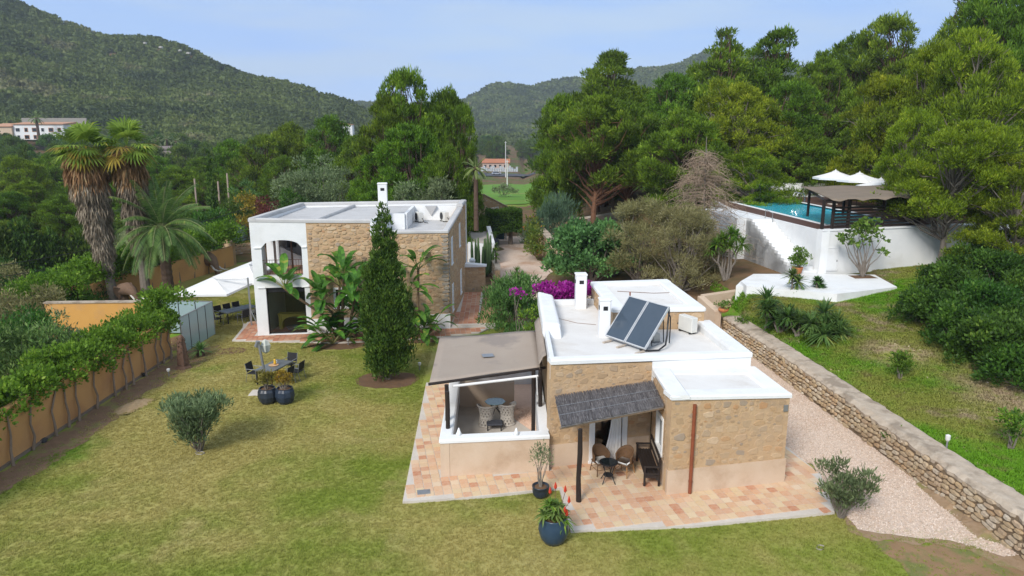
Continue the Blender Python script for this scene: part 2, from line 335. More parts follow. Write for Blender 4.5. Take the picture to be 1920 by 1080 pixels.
# ------------------------------------------------------------ terrain
def sst(a, b, x): t = np.clip((x-a)/(b-a), 0, 1); return t*t*(3-2*t)
WY = [0, 10, 17.5, 20.7, 26.5, 33, 39.4]; WX = [16.9, 15.4, 14.55, 14.2, 13.75, 13.25, 12.6]     # centre line of the dry-stone wall
def wallx(y): return np.interp(y, WY, WX)
RP = [-900, -400, -100, 0, 90, 200, 330, 450, 530, 600, 700, 800, 900, 1000, 2400]
RZ = [190, 185, 160, 140, 113, 94, 84, 66, 56, 41, 27, 14, 5, 0, 0]
R2P = [-900, 500, 700, 870, 940, 985, 1030, 1100, 1180, 1240, 1310, 1380, 1500, 1700, 2400]
R2Z = [20, 40, 48, 62, 78, 84, 88, 90, 104, 124, 142, 138, 118, 100, 80]
def h(x, y):
    x = np.asarray(x, float); y = np.asarray(y, float)
    z = np.zeros(np.broadcast(x, y).shape)
    z = z - .042*np.clip(y-75, 0, 300)
    left = np.where(y < 39.7, -18.6, -29.5)
    z = z - 1.8*sst(0, 5, left-x) - 3.2*sst(5, 45, left-x)*sst(75, 40, y)
    u = x-wallx(np.minimum(y, 39.4))
    up = 1.0+.045*np.clip(u, 0, 40)+.075*np.clip(np.minimum(y, 41)-25, -2, 30)*sst(.3, 4.5-3.2*sst(35, 40, y), u)+.10*np.clip(x-34, 0, 90)
    m1 = sst(-.4, .4, u)*(y < 39.4); m2 = sst(-9, 1.5, u)*(y >= 39.4)
    mm = np.where(y < 39.4, m1, sst(-3.2-np.clip(y-41, 0, 12)*.6, .4+np.clip(y-41, 0, 10)*.1, u))
    z = z+up*mm+.035*np.clip(y-62, 0, 60)*sst(0, 8, x)*mm
    px = 960+1360*x/np.maximum(y, 1)
    f = y > 60
    rz = np.interp(px, RP, RZ); t = np.clip((y-235)/390, 0, 1); lump = 6*np.sin(x*.021+y*.013)*np.sin(y*.017-x*.008)+3*np.sin(x*.05)*np.cos(y*.045)
    z = np.where(f, z+(rz+8)*(rz > 1)*t**1.5+lump*t*(rz > 5), z)
    r2 = np.interp(px, R2P, R2Z); t2 = np.clip((y-800)/520, 0, 1)
    z = np.where(f, np.maximum(z-.22*np.clip(y-640, 0, 500)*(rz > 5), -14+(r2+14)*t2**1.3+lump*t2*1.5), z)
    return z
def hz(x, y): return float(h(x, y))
def grass_nodes(t, vec, which):
    def noise(sc, lo, hi, det=6, rg=.6, mp=None):
        n = N(t, 'ShaderNodeTexNoise'); n.inputs['Scale'].default_value = sc; n.inputs['Detail'].default_value = det; n.inputs['Roughness'].default_value = rg
        if mp: q = N(t, 'ShaderNodeMapping'); q.inputs['Location'].default_value = mp; lk(t, vec, q.inputs[0]); lk(t, q.outputs[0], n.inputs['Vector'])
        else: lk(t, vec, n.inputs['Vector'])
        r = N(t, 'ShaderNodeMapRange', interpolation_type='SMOOTHSTEP'); r.inputs[1].default_value = lo; r.inputs[2].default_value = hi; lk(t, n.outputs[0], r.inputs[0]); return r.outputs[0]
    def mix(f, a_, b_, mode='MIX'):
        q = N(t, 'ShaderNodeMix', data_type='RGBA', blend_type=mode)
        for s_, v in ((0, f), (6, a_), (7, b_)):
            if isinstance(v, (tuple, float, int)): q.inputs[s_].default_value = v if s_ == 0 else tuple(v)+(1,)
            else: lk(t, v, q.inputs[s_])
        return q.outputs[2]
    if which == 'lawn':
        c = mix(noise(.10, .38, .58, 4), (.23, .29, .042), (.43, .37, .125))
        c = mix(noise(.45, .50, .80, 3), c, (.46, .40, .155))
        c = mix(noise(.11, .56, .68, 5, .55, (31, 4, 0)), c, (.16, .28, .024))
        c = mix(noise(3.0, .55, .95, 3), c, (.24, .23, .065))
    else:
        c = mix(noise(.20, .42, .62, 5, .62, (9, 2, 0)), (.15, .32, .020), (.29, .31, .065))
        c = mix(noise(.26, .54, .66, 7, .7, (3, 17, 0)), c, (.42, .33, .21))
        c = mix(noise(1.4, .52, .78, 4), c, (.24, .20, .08))
        for cx_, cy_, rr_ in ((20.8, 26.5, 4.2), (17.6, 31.0, 2.2), (23.5, 21.5, 2.5)):
            sb_ = N(t, 'ShaderNodeVectorMath', operation='SUBTRACT'); lk(t, vec, sb_.inputs[0]); sb_.inputs[1].default_value = (cx_, cy_, 1.6)
            ds = N(t, 'ShaderNodeVectorMath', operation='LENGTH'); lk(t, sb_.outputs[0], ds.inputs[0]); mr = N(t, 'ShaderNodeMapRange', interpolation_type='SMOOTHSTEP'); mr.inputs[1].default_value = rr_; mr.inputs[2].default_value = rr_*.3; lk(t, ds.outputs['Value'], mr.inputs[0])
            mu = N(t, 'ShaderNodeMath', operation='MULTIPLY'); lk(t, mr.outputs[0], mu.inputs[0]); lk(t, noise(.9, .34, .60, 6, .7), mu.inputs[1]); c = mix(mu.outputs[0], c, (.42, .32, .21))
    return c, noise, mix
def grass_mat(name, which):
    m = bpy.data.materials.new(name); m.use_nodes = True; t = m.node_tree; b = t.nodes['Principled BSDF']; b.inputs['Roughness'].default_value = .7; b.inputs['Specular IOR Level'].default_value = .15
    g = N(t, 'ShaderNodeNewGeometry'); c, noise, mix = grass_nodes(t, g.outputs['Position'], which)
    r = N(t, 'ShaderNodeMapRange'); r.inputs[3].default_value = .84; r.inputs[4].default_value = 1.25; lk(t, g.outputs['Random Per Island'], r.inputs[0])
    hs = N(t, 'ShaderNodeHueSaturation'); lk(t, r.outputs[0], hs.inputs['Value']); lk(t, c, hs.inputs['Color']); lk(t, hs.outputs[0], b.inputs['Base Color'])
    tl = N(t, 'ShaderNodeBsdfTranslucent'); lk(t, hs.outputs[0], tl.inputs[0]); mx = N(t, 'ShaderNodeMixShader'); mx.inputs[0].default_value = .35
    lk(t, b.outputs[0], mx.inputs[1]); lk(t, tl.outputs[0], mx.inputs[2]); lk(t, mx.outputs[0], t.nodes['Material Output'].inputs[0]); return m
grassM = grass_mat('lawn_blades', 'lawn'); grassG = grass_mat('rough_grass_blades', 'rough')
def build_ground():
    rr = [0.5]; 
    while rr[-1] < 2600: rr.append(rr[-1]*1.017+.02)
    an = np.concatenate([np.linspace(-PI, -rad(52), 26)[:-1], np.linspace(-rad(52), rad(52), 430), np.linspace(rad(52), PI, 26)[1:-1]])
    rr = np.array(rr); A, Rr = np.meshgrid(an, rr); X = np.sin(A)*Rr; Y = np.cos(A)*Rr
    Z = h(X, Y)+.05*np.sin(X*.9)*np.sin(Y*.7)*sst(60, 70, Y)
    nr, na = A.shape; V = np.stack([X, Y, Z], -1).reshape(-1, 3)
    i = np.arange(nr-1)[:, None]*na; j = np.arange(na)[None, :]; j2 = (j+1) % na
    F = np.stack([i+j, i+j2, i+na+j2, i+na+j], -1).reshape(-1, 4)[:, ::-1]
    me = npmesh('ground', V, F)
    # soil / lawn / rough grass zones are what grows there: point attribute masks
    x = V[:, 0]; y = V[:, 1]
    u = x-wallx(y); lawn = ((u < .2) & (x > -18) & (y < 47)) | ((x > -27.5) & (y >= 39.7) & (y < 62) & (x < -12))
    upl = (u > -.2) & (y < 41)
    far = (np.hypot((x+2)/17, (y-185)/52) < 1)
    lawn = lawn & ~((x > 2.5) & (y > 35)) & ~((x > -1.5) & (y > 42)); zone = np.where(lawn, 0.0, np.where(upl, .5, np.where(far, .5, 1.0)))
    a = me.attributes.new('zone', 'FLOAT', 'POINT'); a.data.foreach_set('value', zone.astype(np.float32))
    m = bpy.data.materials.new('ground_cover'); m.use_nodes = True; t = m.node_tree; b = t.nodes['Principled BSDF']; b.inputs['Roughness'].default_value = .95; b.inputs['Specular IOR Level'].default_value = .1
    tc = N(t, 'ShaderNodeTexCoord'); at = N(t, 'ShaderNodeAttribute'); at.attribute_name = 'zone'
    lawnc, noise, mix = grass_nodes(t, tc.outputs['Object'], 'lawn'); upc, _n, _m = grass_nodes(t, tc.outputs['Object'], 'rough')
    lawnc = mix(noise(5, .3, .8, 3), mix(.3, lawnc, (.10, .085, .03)), mix(.12, lawnc, (.10, .085, .03))); upc = mix(noise(4, .3, .8, 4), mix(.35, upc, (.10, .085, .035)), mix(.15, upc, (.10, .085, .035)))  # soil and thatch tone, with the blades' self-shading put into the colour
    woods = mix(noise(.6, .35, .65), (.20, .12, .065), (.12, .09, .045))
    woods = mix(noise(.05, .5, .6, 5, .6), woods, (.09, .13, .025))
    s1 = N(t, 'ShaderNodeMapRange'); s1.inputs[1].default_value = .1; s1.inputs[2].default_value = .4; lk(t, at.outputs['Fac'], s1.inputs[0])
    s2 = N(t, 'ShaderNodeMapRange'); s2.inputs[1].default_value = .6; s2.inputs[2].default_value = .9; lk(t, at.outputs['Fac'], s2.inputs[0])
    c = mix(s2.outputs[0], mix(s1.outputs[0], lawnc, upc), woods)
    lk(t, c, b.inputs['Base Color'])
    n = N(t, 'ShaderNodeTexNoise'); n.inputs['Scale'].default_value = 22; n.inputs['Detail'].default_value = 5; lk(t, tc.outputs['Object'], n.inputs['Vector'])
    bp = N(t, 'ShaderNodeBump'); bp.inputs['Strength'].default_value = .6; bp.inputs['Distance'].default_value = .03; lk(t, n.outputs[0], bp.inputs['Height']); lk(t, bp.outputs[0], b.inputs['Normal'])
    o = link('ground', me, m, None, True); o['kind'] = 'structure'
build_ground()
def inpoly(x, y, pts):
    c = False; n = len(pts)
    for i in range(n):
        x1, y1 = pts[i][:2]; x2, y2 = pts[(i+1) % n][:2]
        if (y1 > y) != (y2 > y) and x < (x2-x1)*(y-y1)/(y2-y1)+x1: c = not c
    return c
def sheet(name, pts, mat, dz=.02, kind='structure', step=.5, jag=0):     # a surface that follows the ground, cut to an outline
    from mathutils.geometry import delaunay_2d_cdt
    out = []; n = len(pts)
    for i in range(n):
        a = Vector(pts[i]); b_ = Vector(pts[(i+1) % n]); k = max(1, int((b_-a).length/step)) if jag else 1
        nv_ = (b_-a).normalized(); nv_ = Vector((nv_.y, -nv_.x)); ln_ = (b_-a).length
        for j in range(k):
            p = a.lerp(b_, j/k); q = j/k*ln_; o_ = jag*(.55*math.sin(q*2.1+i*1.7)+.3*math.sin(q*5.3+i)+.22*math.sin(q*12.7+i*3))*math.sin(PI*j/k)**.5 if jag else 0
            out.append(Vector((p.x+nv_.x*o_, p.y+nv_.y*o_)))
    m_ = len(out); ins = []; xs = [p.x for p in out]; ys = [p.y for p in out]; oo = [(p.x, p.y) for p in out]; st_ = max(.8, (max(ys)-min(ys))/60)
    x = min(xs)+.3
    while x < max(xs):
        y = min(ys)+.3
        while y < max(ys):
            if inpoly(x, y, oo): ins.append(Vector((x, y)))
            y += st_
        x += st_
    V2, E2, F2, _a, _b, _c = delaunay_2d_cdt(out+ins, [(i, (i+1) % m_) for i in range(m_)], [], 0, 1e-4)
    F3 = []
    for f in F2:
        c = sum((V2[i] for i in f), Vector((0, 0)))/len(f)
        if inpoly(c.x, c.y, oo):
            if (V2[f[1]]-V2[f[0]]).cross(V2[f[2]]-V2[f[0]]) < 0: f = f[::-1]
            F3.append(tuple(f))
    me = bpy.data.meshes.new(name); me.from_pydata([(v.x, v.y, hz(v.x, v.y)+dz) for v in V2], [], F3); me.update(); o = link(name, me, mat); o['kind'] = kind; return o
# gravel drive: forecourt strip, lane beside the guest house, bend past the carob and up to the gate house
DRIVE = [(10.2, 18.9), (11.5, 18.5), (12.6, 18.3), (13.6, 17.5), (14.05, 17.6), (13.85, 20), (13.3, 26), (12.8, 33), (12.1, 39.3), (10.6, 40.5), (9.2, 40), (8.9, 35), (8.9, 30), (9.6, 24.5), (10.6, 23), (10.2, 21)]
sheet('drive_verge', [(9.9, 19.0), (10.2, 18.5), (11.4, 18.1), (12.6, 17.9), (13.5, 17.0), (14.3, 16.6), (14.3, 19), (13.9, 22), (12, 21), (10.2, 20.5)], M('stony_soil', (.36, .25, .16), (.27, .18, .10), 5, .95, .9, 25, c3=(.20, .20, .06), s3=1.2, t3=(.5, .65)), .012, jag=.22, step=.18)
sheet('gravel_drive', DRIVE, gravel, .022, jag=.09, step=.15)
LANE = [(1.6, 52), (6, 52.5), (8, 49), (8.5, 45), (4, 44.6), (1.5, 46), (-.3, 51), (-1.6, 57), (-2.1, 62), (-2.0, 72), (-1.7, 80), (1.2, 80), (1.3, 74), (2.0, 66), (3.4, 58)]
sheet('gravel_lane', LANE, gravel, .03, jag=.2)
sheet('soil_strip', [(-17.6, 20), (-16.6, 20), (-16.1, 25), (-16.5, 30), (-15.9, 33), (-15.2, 36), (-16, 37.5), (-17.4, 36.5), (-17.6, 34)], M('dusty_brown_soil', (.24, .15, .09), (.17, .105, .06), 2.5, .95, .9, 20, c3=(.20, .20, .06), s3=1.1, t3=(.52, .66)), .012, jag=.2, step=.2)
SANDY = [(10.3, 18.5), (13.6, 17.7), (13.9, 15), (12, 14), (10.5, 16.5)]
sheet('soil_strip', SANDY, M('sandy_soil', (.30, .19, .10), (.24, .15, .08), 2, .95, .6, 20, c3=(.16, .17, .05), s3=.9, t3=(.5, .6)), .008, jag=.2, step=.25)
for cx, cy, r_ in ((-5.9, 31.8, 1.5), (-9.6, 38.0, 1.9), (-5.3, 38.6, 1.2), (-15.0, 36.3, .8)):
    sheet('planting_bed', [(cx+r_*math.cos(a*PI/7), cy+r_*.8*math.sin(a*PI/7)) for a in range(14)], dirt, .016, jag=.10, step=.2)
# ------------------------------------------------------------ masonry
def rock_mesh(name, rg, n=7, flat=False):
    mb = MB(); ang = sorted([(2*PI*i/n)+rg.uniform(-.25, .25) for i in range(n)])
    def ringp(s, y, ex=4): 
        r = []
        for a in ang:
            c, q = math.cos(a), math.sin(a); k = (abs(c)**ex+abs(q)**ex)**(-1/ex); k *= .5*s; r.append((c*k, y, q*k))
        return r
    jj = [rg.uniform(.72 if flat else .86, 1.04) for _ in range(n)]
    rings = [[(p[0]*j, p[1], p[2]*j) for p, j in zip(ringp(s, y), jj)] for s, y in (((1, .5), (.99, -.36), (.84, -.5)) if flat else ((1, .5), (.98, -.2), (.74, -.5+rg.uniform(-.06, .06))))]
    vs = [p for r in rings for p in r]; fs = []
    for i in range(2):
        for k in range(n): fs.append((i*n+k, (i+1)*n+k, (i+1)*n+(k+1) % n, i*n+(k+1) % n))
    fs.append(tuple(range(3*n-1, 2*n-1, -1))); mb.add(vs, fs)
    return mb
rg_ = random.Random(3); ROCK = [rock_mesh('stone', rg_, 6+i % 3) for i in range(9)]+[rock_mesh('stone', rg_, 6+i % 4, True) for i in range(12)]; ROCKME = {}
def rockme(i, mat):
    k = (i, mat.name)
    if k not in ROCKME: me = ROCK[i].mesh('stone'); me.materials.append(mat); ROCKME[k] = me
    return ROCKME[k]
class Masonry:
    def __init__(s): s.items = []
    def wall(s, A, B, z0, z1, sw, sh, proud=.035, depth=.12, holes=(), z0b=None, fill=.9, rg=None, flip=False):   # stones on the face left-to-right A->B (seen from outside)
        rg = rg or R; A = Vector(A); B = Vector(B); ln = (B-A).length; d = (B-A)/ln; nrm = Vector((d.y, -d.x)); ang = math.atan2(d.y, d.x)
        zl = lambda u: z1[0]+(z1[1]-z1[0])*u/ln if isinstance(z1, tuple) else z1
        zb = lambda u: z0[0]+(z0[1]-z0[0])*u/ln if isinstance(z0, tuple) else z0
        u0 = .03; zz = min(zb(0), zb(ln))
        while zz < max(zl(0), zl(ln)):
            hh = sh*rg.uniform(.7, 1.3); u = rg.uniform(-.3, 0)*sw
            while u < ln:
                ww = sw*rg.uniform(.55, 1.5)
                a, b = max(u, 0), min(u+ww, ln); u += ww
                if b-a < sw*.3: continue
                uc = (a+b)/2; h2 = hh*rg.uniform(.75, 1.05); zc = zz+hh/2+rg.uniform(-.02, .02)
                if zc+h2/2 > zl(uc) or zc-h2/2 < zb(uc): continue
                if any(b > q[0] and a < q[1] and zc+h2/2 > q[2] and zc-h2/2 < q[3] for q in holes): continue
                if rg.random() > fill: continue
                p = A+d*uc+nrm*(proud-depth/2)
                s.items.append(((p.x, p.y, zc), ang+rg.uniform(-.04, .04), ((b-a)*.94, depth*rg.uniform(.9, 1.15), h2*.93), rg.uniform(-.14, .14)))
            zz += hh
    def rubble(s, A, B, z0, z1, sw, sh, proud=.012, depth=.10, holes=(), rg=None):     # uncoursed rubble: big stones first, small ones fill in
        rg = rg or R; A = Vector(A); B = Vector(B); ln = (B-A).length; d = (B-A)/ln; nrm = Vector((d.y, -d.x)); ang = math.atan2(d.y, d.x); s.flat = True
        zl = lambda u: z1[0]+(z1[1]-z1[0])*u/ln if isinstance(z1, tuple) else z1
        cell = {}; area = ln*(max(zl(0), zl(ln))-z0)/(sw*sh); C_ = .5
        for f, k in ((1.35, .8), (1.05, 1.6), (.8, 3.0), (.58, 5.0), (.42, 6.0)):
            for _ in range(int(area*k)):
                w_ = sw*f*rg.uniform(.8, 1.25)/2; h_ = sh*f*rg.uniform(.75, 1.2)/2; u = rg.uniform(w_, ln-w_) if ln > 2*w_ else ln/2; z = rg.uniform(z0+h_, max(zl(0), zl(ln))-h_)
                if z+h_ > zl(u): continue
                if any(u+w_ > q[0] and u-w_ < q[1] and z+h_ > q[2] and z-h_ < q[3] for q in holes): continue
                ci, cj = int(u/C_), int(z/C_); bad = False
                for i in (ci-1, ci, ci+1):
                    for j in (cj-1, cj, cj+1):
                        for (a, b, c, e) in cell.get((i, j), ()):
                            if abs(u-a) < (w_+c)*.93 and abs(z-b) < (h_+e)*.93: bad = True; break
                        if bad: break
                    if bad: break
                if bad: continue
                cell.setdefault((ci, cj), []).append((u, z, w_, h_)); p = A+d*u+nrm*(proud*rg.uniform(.5, 1.6)-depth/2)
                s.items.append(((p.x, p.y, z), ang, (2*w_, depth, 2*h_), rg.uniform(-.18, .18)))
    flat = False
    def flush(s, parent, mat, limit=300, lim_dist=1e9, name='stone'):
        cp = Vector((0, 0, CAMH)); L0 = loc_of(parent) if parent else Vector((0, 0, 0))
        s.items.sort(key=lambda t: (Vector(t[0])-cp).length)
        n = 0; rest = MB()
        for pos, az, sc, ro in s.items:
            i = R.randrange(9, 21) if s.flat else (R.randrange(9) if R.random() < .5 else R.randrange(9, 21))
            if n < limit and (Vector(pos)-cp).length < lim_dist:
                o = bpy.data.objects.new(name, rockme(i, mat)); C.objects.link(o); o.parent = parent
                o.location = Vector(pos)-L0; o.rotation_euler = (0, ro, az); o.scale = sc; n += 1
            else:
                mt = Matrix.Translation(pos) @ Matrix.Rotation(az, 4, 'Z') @ Matrix.Rotation(ro, 4, 'Y') @ Matrix.Diagonal((*sc, 1))
                rest.add([mt @ Vector(v) for v in ROCK[i].v], ROCK[i].f)
        if rest.f: W('stonework' if n else 'stonework', rest, mat, parent, kind='stuff')
TILEME = {}
def tiles(parent, pts, z, size, ang, mat, limit=300, holes=(), org=None, gap=.018):
    L0 = loc_of(parent); ca, sa = math.cos(ang), math.sin(ang); ox, oy = org or pts[0][:2]
    k = mat.name
    if k not in TILEME:
        me = MB().cbox((0, 0, 0), (1, 1, 1), 0, .06).mesh('tile'); me.materials.append(mat); TILEME[k] = me
    its = []
    for i in range(-90, 90):
        for j in range(-90, 90):
            u = i*size; v = (j+.0)*size; x = ox+u*ca-v*sa; y = oy+u*sa+v*ca
            e = size*.41
            if all(inpoly(x+du*ca-dv*sa, y+du*sa+dv*ca, pts) for du, dv in ((-e, -e), (e, -e), (e, e), (-e, e))) and not any(inpoly(x, y, q) for q in holes): its.append((x, y))
    its.sort(key=lambda p: p[0]**2+p[1]**2); rest = MB()
    for n, (x, y) in enumerate(its):
        sx = size-gap*R.uniform(.6, 1.5); sy = size-gap*R.uniform(.6, 1.5); zz = z+R.uniform(-.003, .003); a = ang+R.uniform(-.02, .02)
        if n < limit:
            o = bpy.data.objects.new('tile', TILEME[k]); C.objects.link(o); o.parent = parent; o.location = Vector((x, y, zz))-L0; o.rotation_euler = (0, 0, a); o.scale = (sx, sy, .03)
        else: rest.cbox((x, y, zz), (sx, sy, .03), a, .004)
    if rest.f: W('tilework', rest, mat, parent, kind='stuff')
def patio(name, pts, zt, mat, size, ang, kerbmat, holes=(), limit=300, ground=None):
    o = W(name, MB().prism(pts, -.15, zt-.012), kerbmat); o['kind'] = 'structure'
    tiles(o, pts, zt-.011, size, ang, mat, limit, holes)
    return o
def poly_wall(mb, A, B, z0, z1, th):     # wall slab A->B, outside on the right hand side of A->B
    A = Vector(A); B = Vector(B); d = (B-A).normalized(); n = Vector((d.y, -d.x))*-th
    mb.prism([A, B, B+n, A+n], z0, [z1[0], z1[1], z1[1], z1[0]] if isinstance(z1, tuple) else z1); return mb
def coping(mb, A, B, z, w, t, out=.04, ext=0):   # rounded cap along A->B
    A = Vector(A); B = Vector(B); d = (B-A).normalized(); n = Vector((d.y, -d.x)); A = A-d*ext; B = B+d*ext
    za, zb = z if isinstance(z, tuple) else (z, z)
    prof = [(out, 0), (out, t*.7), (out-.05, t), (out-w+.05, t), (out-w, t*.7), (out-w, 0)]
    vs = []
    for p, zz in ((A, za), (B, zb)): vs += [(p.x+n.x*a, p.y+n.y*a, zz+b) for a, b in prof]
    mb.add(vs, [(i, (i+1) % 6, 6+(i+1) % 6, 6+i) for i in range(6)]+[(5, 4, 3, 2, 1, 0), (6, 7, 8, 9, 10, 11)]); return mb
# ------------------------------------------------------------ walls with openings
def wall_holes(mb, A, B, z0, z1, holes, th):
    A = Vector(A); B = Vector(B); ln = (B-A).length; d = (B-A)/ln; n = Vector((d.y, -d.x))*-th
    zf = (lambda u: z1[0]+(z1[1]-z1[0])*u/ln) if isinstance(z1, tuple) else (lambda u: z1)
    us = sorted(set([0, ln]+[q[0] for q in holes]+[q[1] for q in holes]))
    for a, b in zip(us, us[1:]):
        m = (a+b)/2; hs = sorted([q for q in holes if q[0] < m < q[1]], key=lambda q: q[2]); z = z0
        P0 = A+d*a; P1 = A+d*b
        for q in hs:
            if q[2] > z+1e-3: mb.prism([P0, P1, P1+n, P0+n], z, q[2])
            z = q[3]
        mb.prism([P0, P1, P1+n, P0+n], z, [zf(a), zf(b), zf(b), zf(a)])
    return mb
def on_wall(A, B, u, out=0):
    A = Vector(A); B = Vector(B); d = (B-A).normalized(); p = A+d*u+Vector((d.y, -d.x))*out; return p
def window(parent, A, B, hole, fw=.09, rec=.14, frame=white, glass=None, mull=0, out=.02, shut=False):     # > frame, pane
    u0, u1, z0, z1 = hole; d = (Vector(B)-Vector(A)).normalized(); ang = math.atan2(d.y, d.x); mb = MB()
    def bar(ua, ub, za, zb, o0, o1): 
        c = on_wall(A, B, (ua+ub)/2, (o0+o1)/2); mb.cbox((c.x, c.y, (za+zb)/2), (ub-ua, abs(o0-o1), zb-za), ang, .008)
    bar(u0, u0+fw, z0+fw, z1-fw, -rec-.03, out); bar(u1-fw, u1, z0+fw, z1-fw, -rec-.03, out); bar(u0, u1, z1-fw, z1, -rec-.03, out+.004); bar(u0-.03, u1+.03, z0, z0+fw, -rec-.03, out+.03)
    o = W('window', mb, frame, parent)
    if shut:
        p = MB(); bb = mb; 
        c = on_wall(A, B, (u0+u1)/2, -.05); p.cbox((c.x, c.y, (z0+z1)/2), (u1-u0-2*fw, .04, z1-z0-2*fw), ang, .01)
        for k in range(6):
            zz = z0+fw+(k+.5)*(z1-z0-2*fw)/6; q = on_wall(A, B, (u0+u1)/2, -.02); p.cbox((q.x, q.y, zz), (u1-u0-2*fw-.1, .03, .05), ang, .01)
        W('shutter', p, frame, o)
    else:
        g = MB(); c = on_wall(A, B, (u0+u1)/2, -rec); g.cbox((c.x, c.y, (z0+z1)/2), (u1-u0-2*fw, .02, z1-z0-2*fw), ang, .002)
        W('pane', g, glass or glassd, o)
    for k in range(mull):
        um = u0+(k+1)*(u1-u0)/(mull+1); m2 = MB(); c = on_wall(A, B, um, -rec+.03); m2.cbox((c.x, c.y, (z0+z1)/2), (.05, .05, z1-z0-2*fw), ang, .006); W('mullion', m2, frame, o)
    return o
cglass = bpy.data.materials.new('clear_glass'); cglass.use_nodes = True
def _cg():
    t = cglass.node_tree; t.nodes.clear(); o = N(t, 'ShaderNodeOutputMaterial'); a = N(t, 'ShaderNodeBsdfTransparent'); g = N(t, 'ShaderNodeBsdfGlossy'); m = N(t, 'ShaderNodeMixShader'); f = N(t, 'ShaderNodeFresnel')
    a.inputs[0].default_value = (.82, .87, .86, 1); g.inputs['Roughness'].default_value = .04; f.inputs[0].default_value = 1.5
    lk(t, f.outputs[0], m.inputs[0]); lk(t, a.outputs[0], m.inputs[1]); lk(t, g.outputs[0], m.inputs[2]); lk(t, m.outputs[0], o.inputs[0])
_cg()
def chimney(parent, x, y, z0, z1, w, ang=0):
    mb = MB(); mb.cbox((x, y, (z0+z1-.04)/2), (w, w, z1-.04-z0), ang, .03); o = W('chimney', mb, white, parent)
    cp = MB()
    mb2 = MB(); r = w/2
    cp.cbox((x, y, z1-.02), (w+.06, w+.06, .09), ang, .03)
    W('chimney_cap', cp, white, o)
    v = MB(); ca = math.cos(ang); sa = math.sin(ang)
    v.cbox((x+sa*(r-.005), y-ca*(r-.005), z1-.36), (w*.42, .03, .17), ang, .004); v.cbox((x-ca*(r-.005), y-sa*(r-.005), z1-.36), (.03, w*.42, .17), ang, .004); W('vent', v, darkmetal, o)
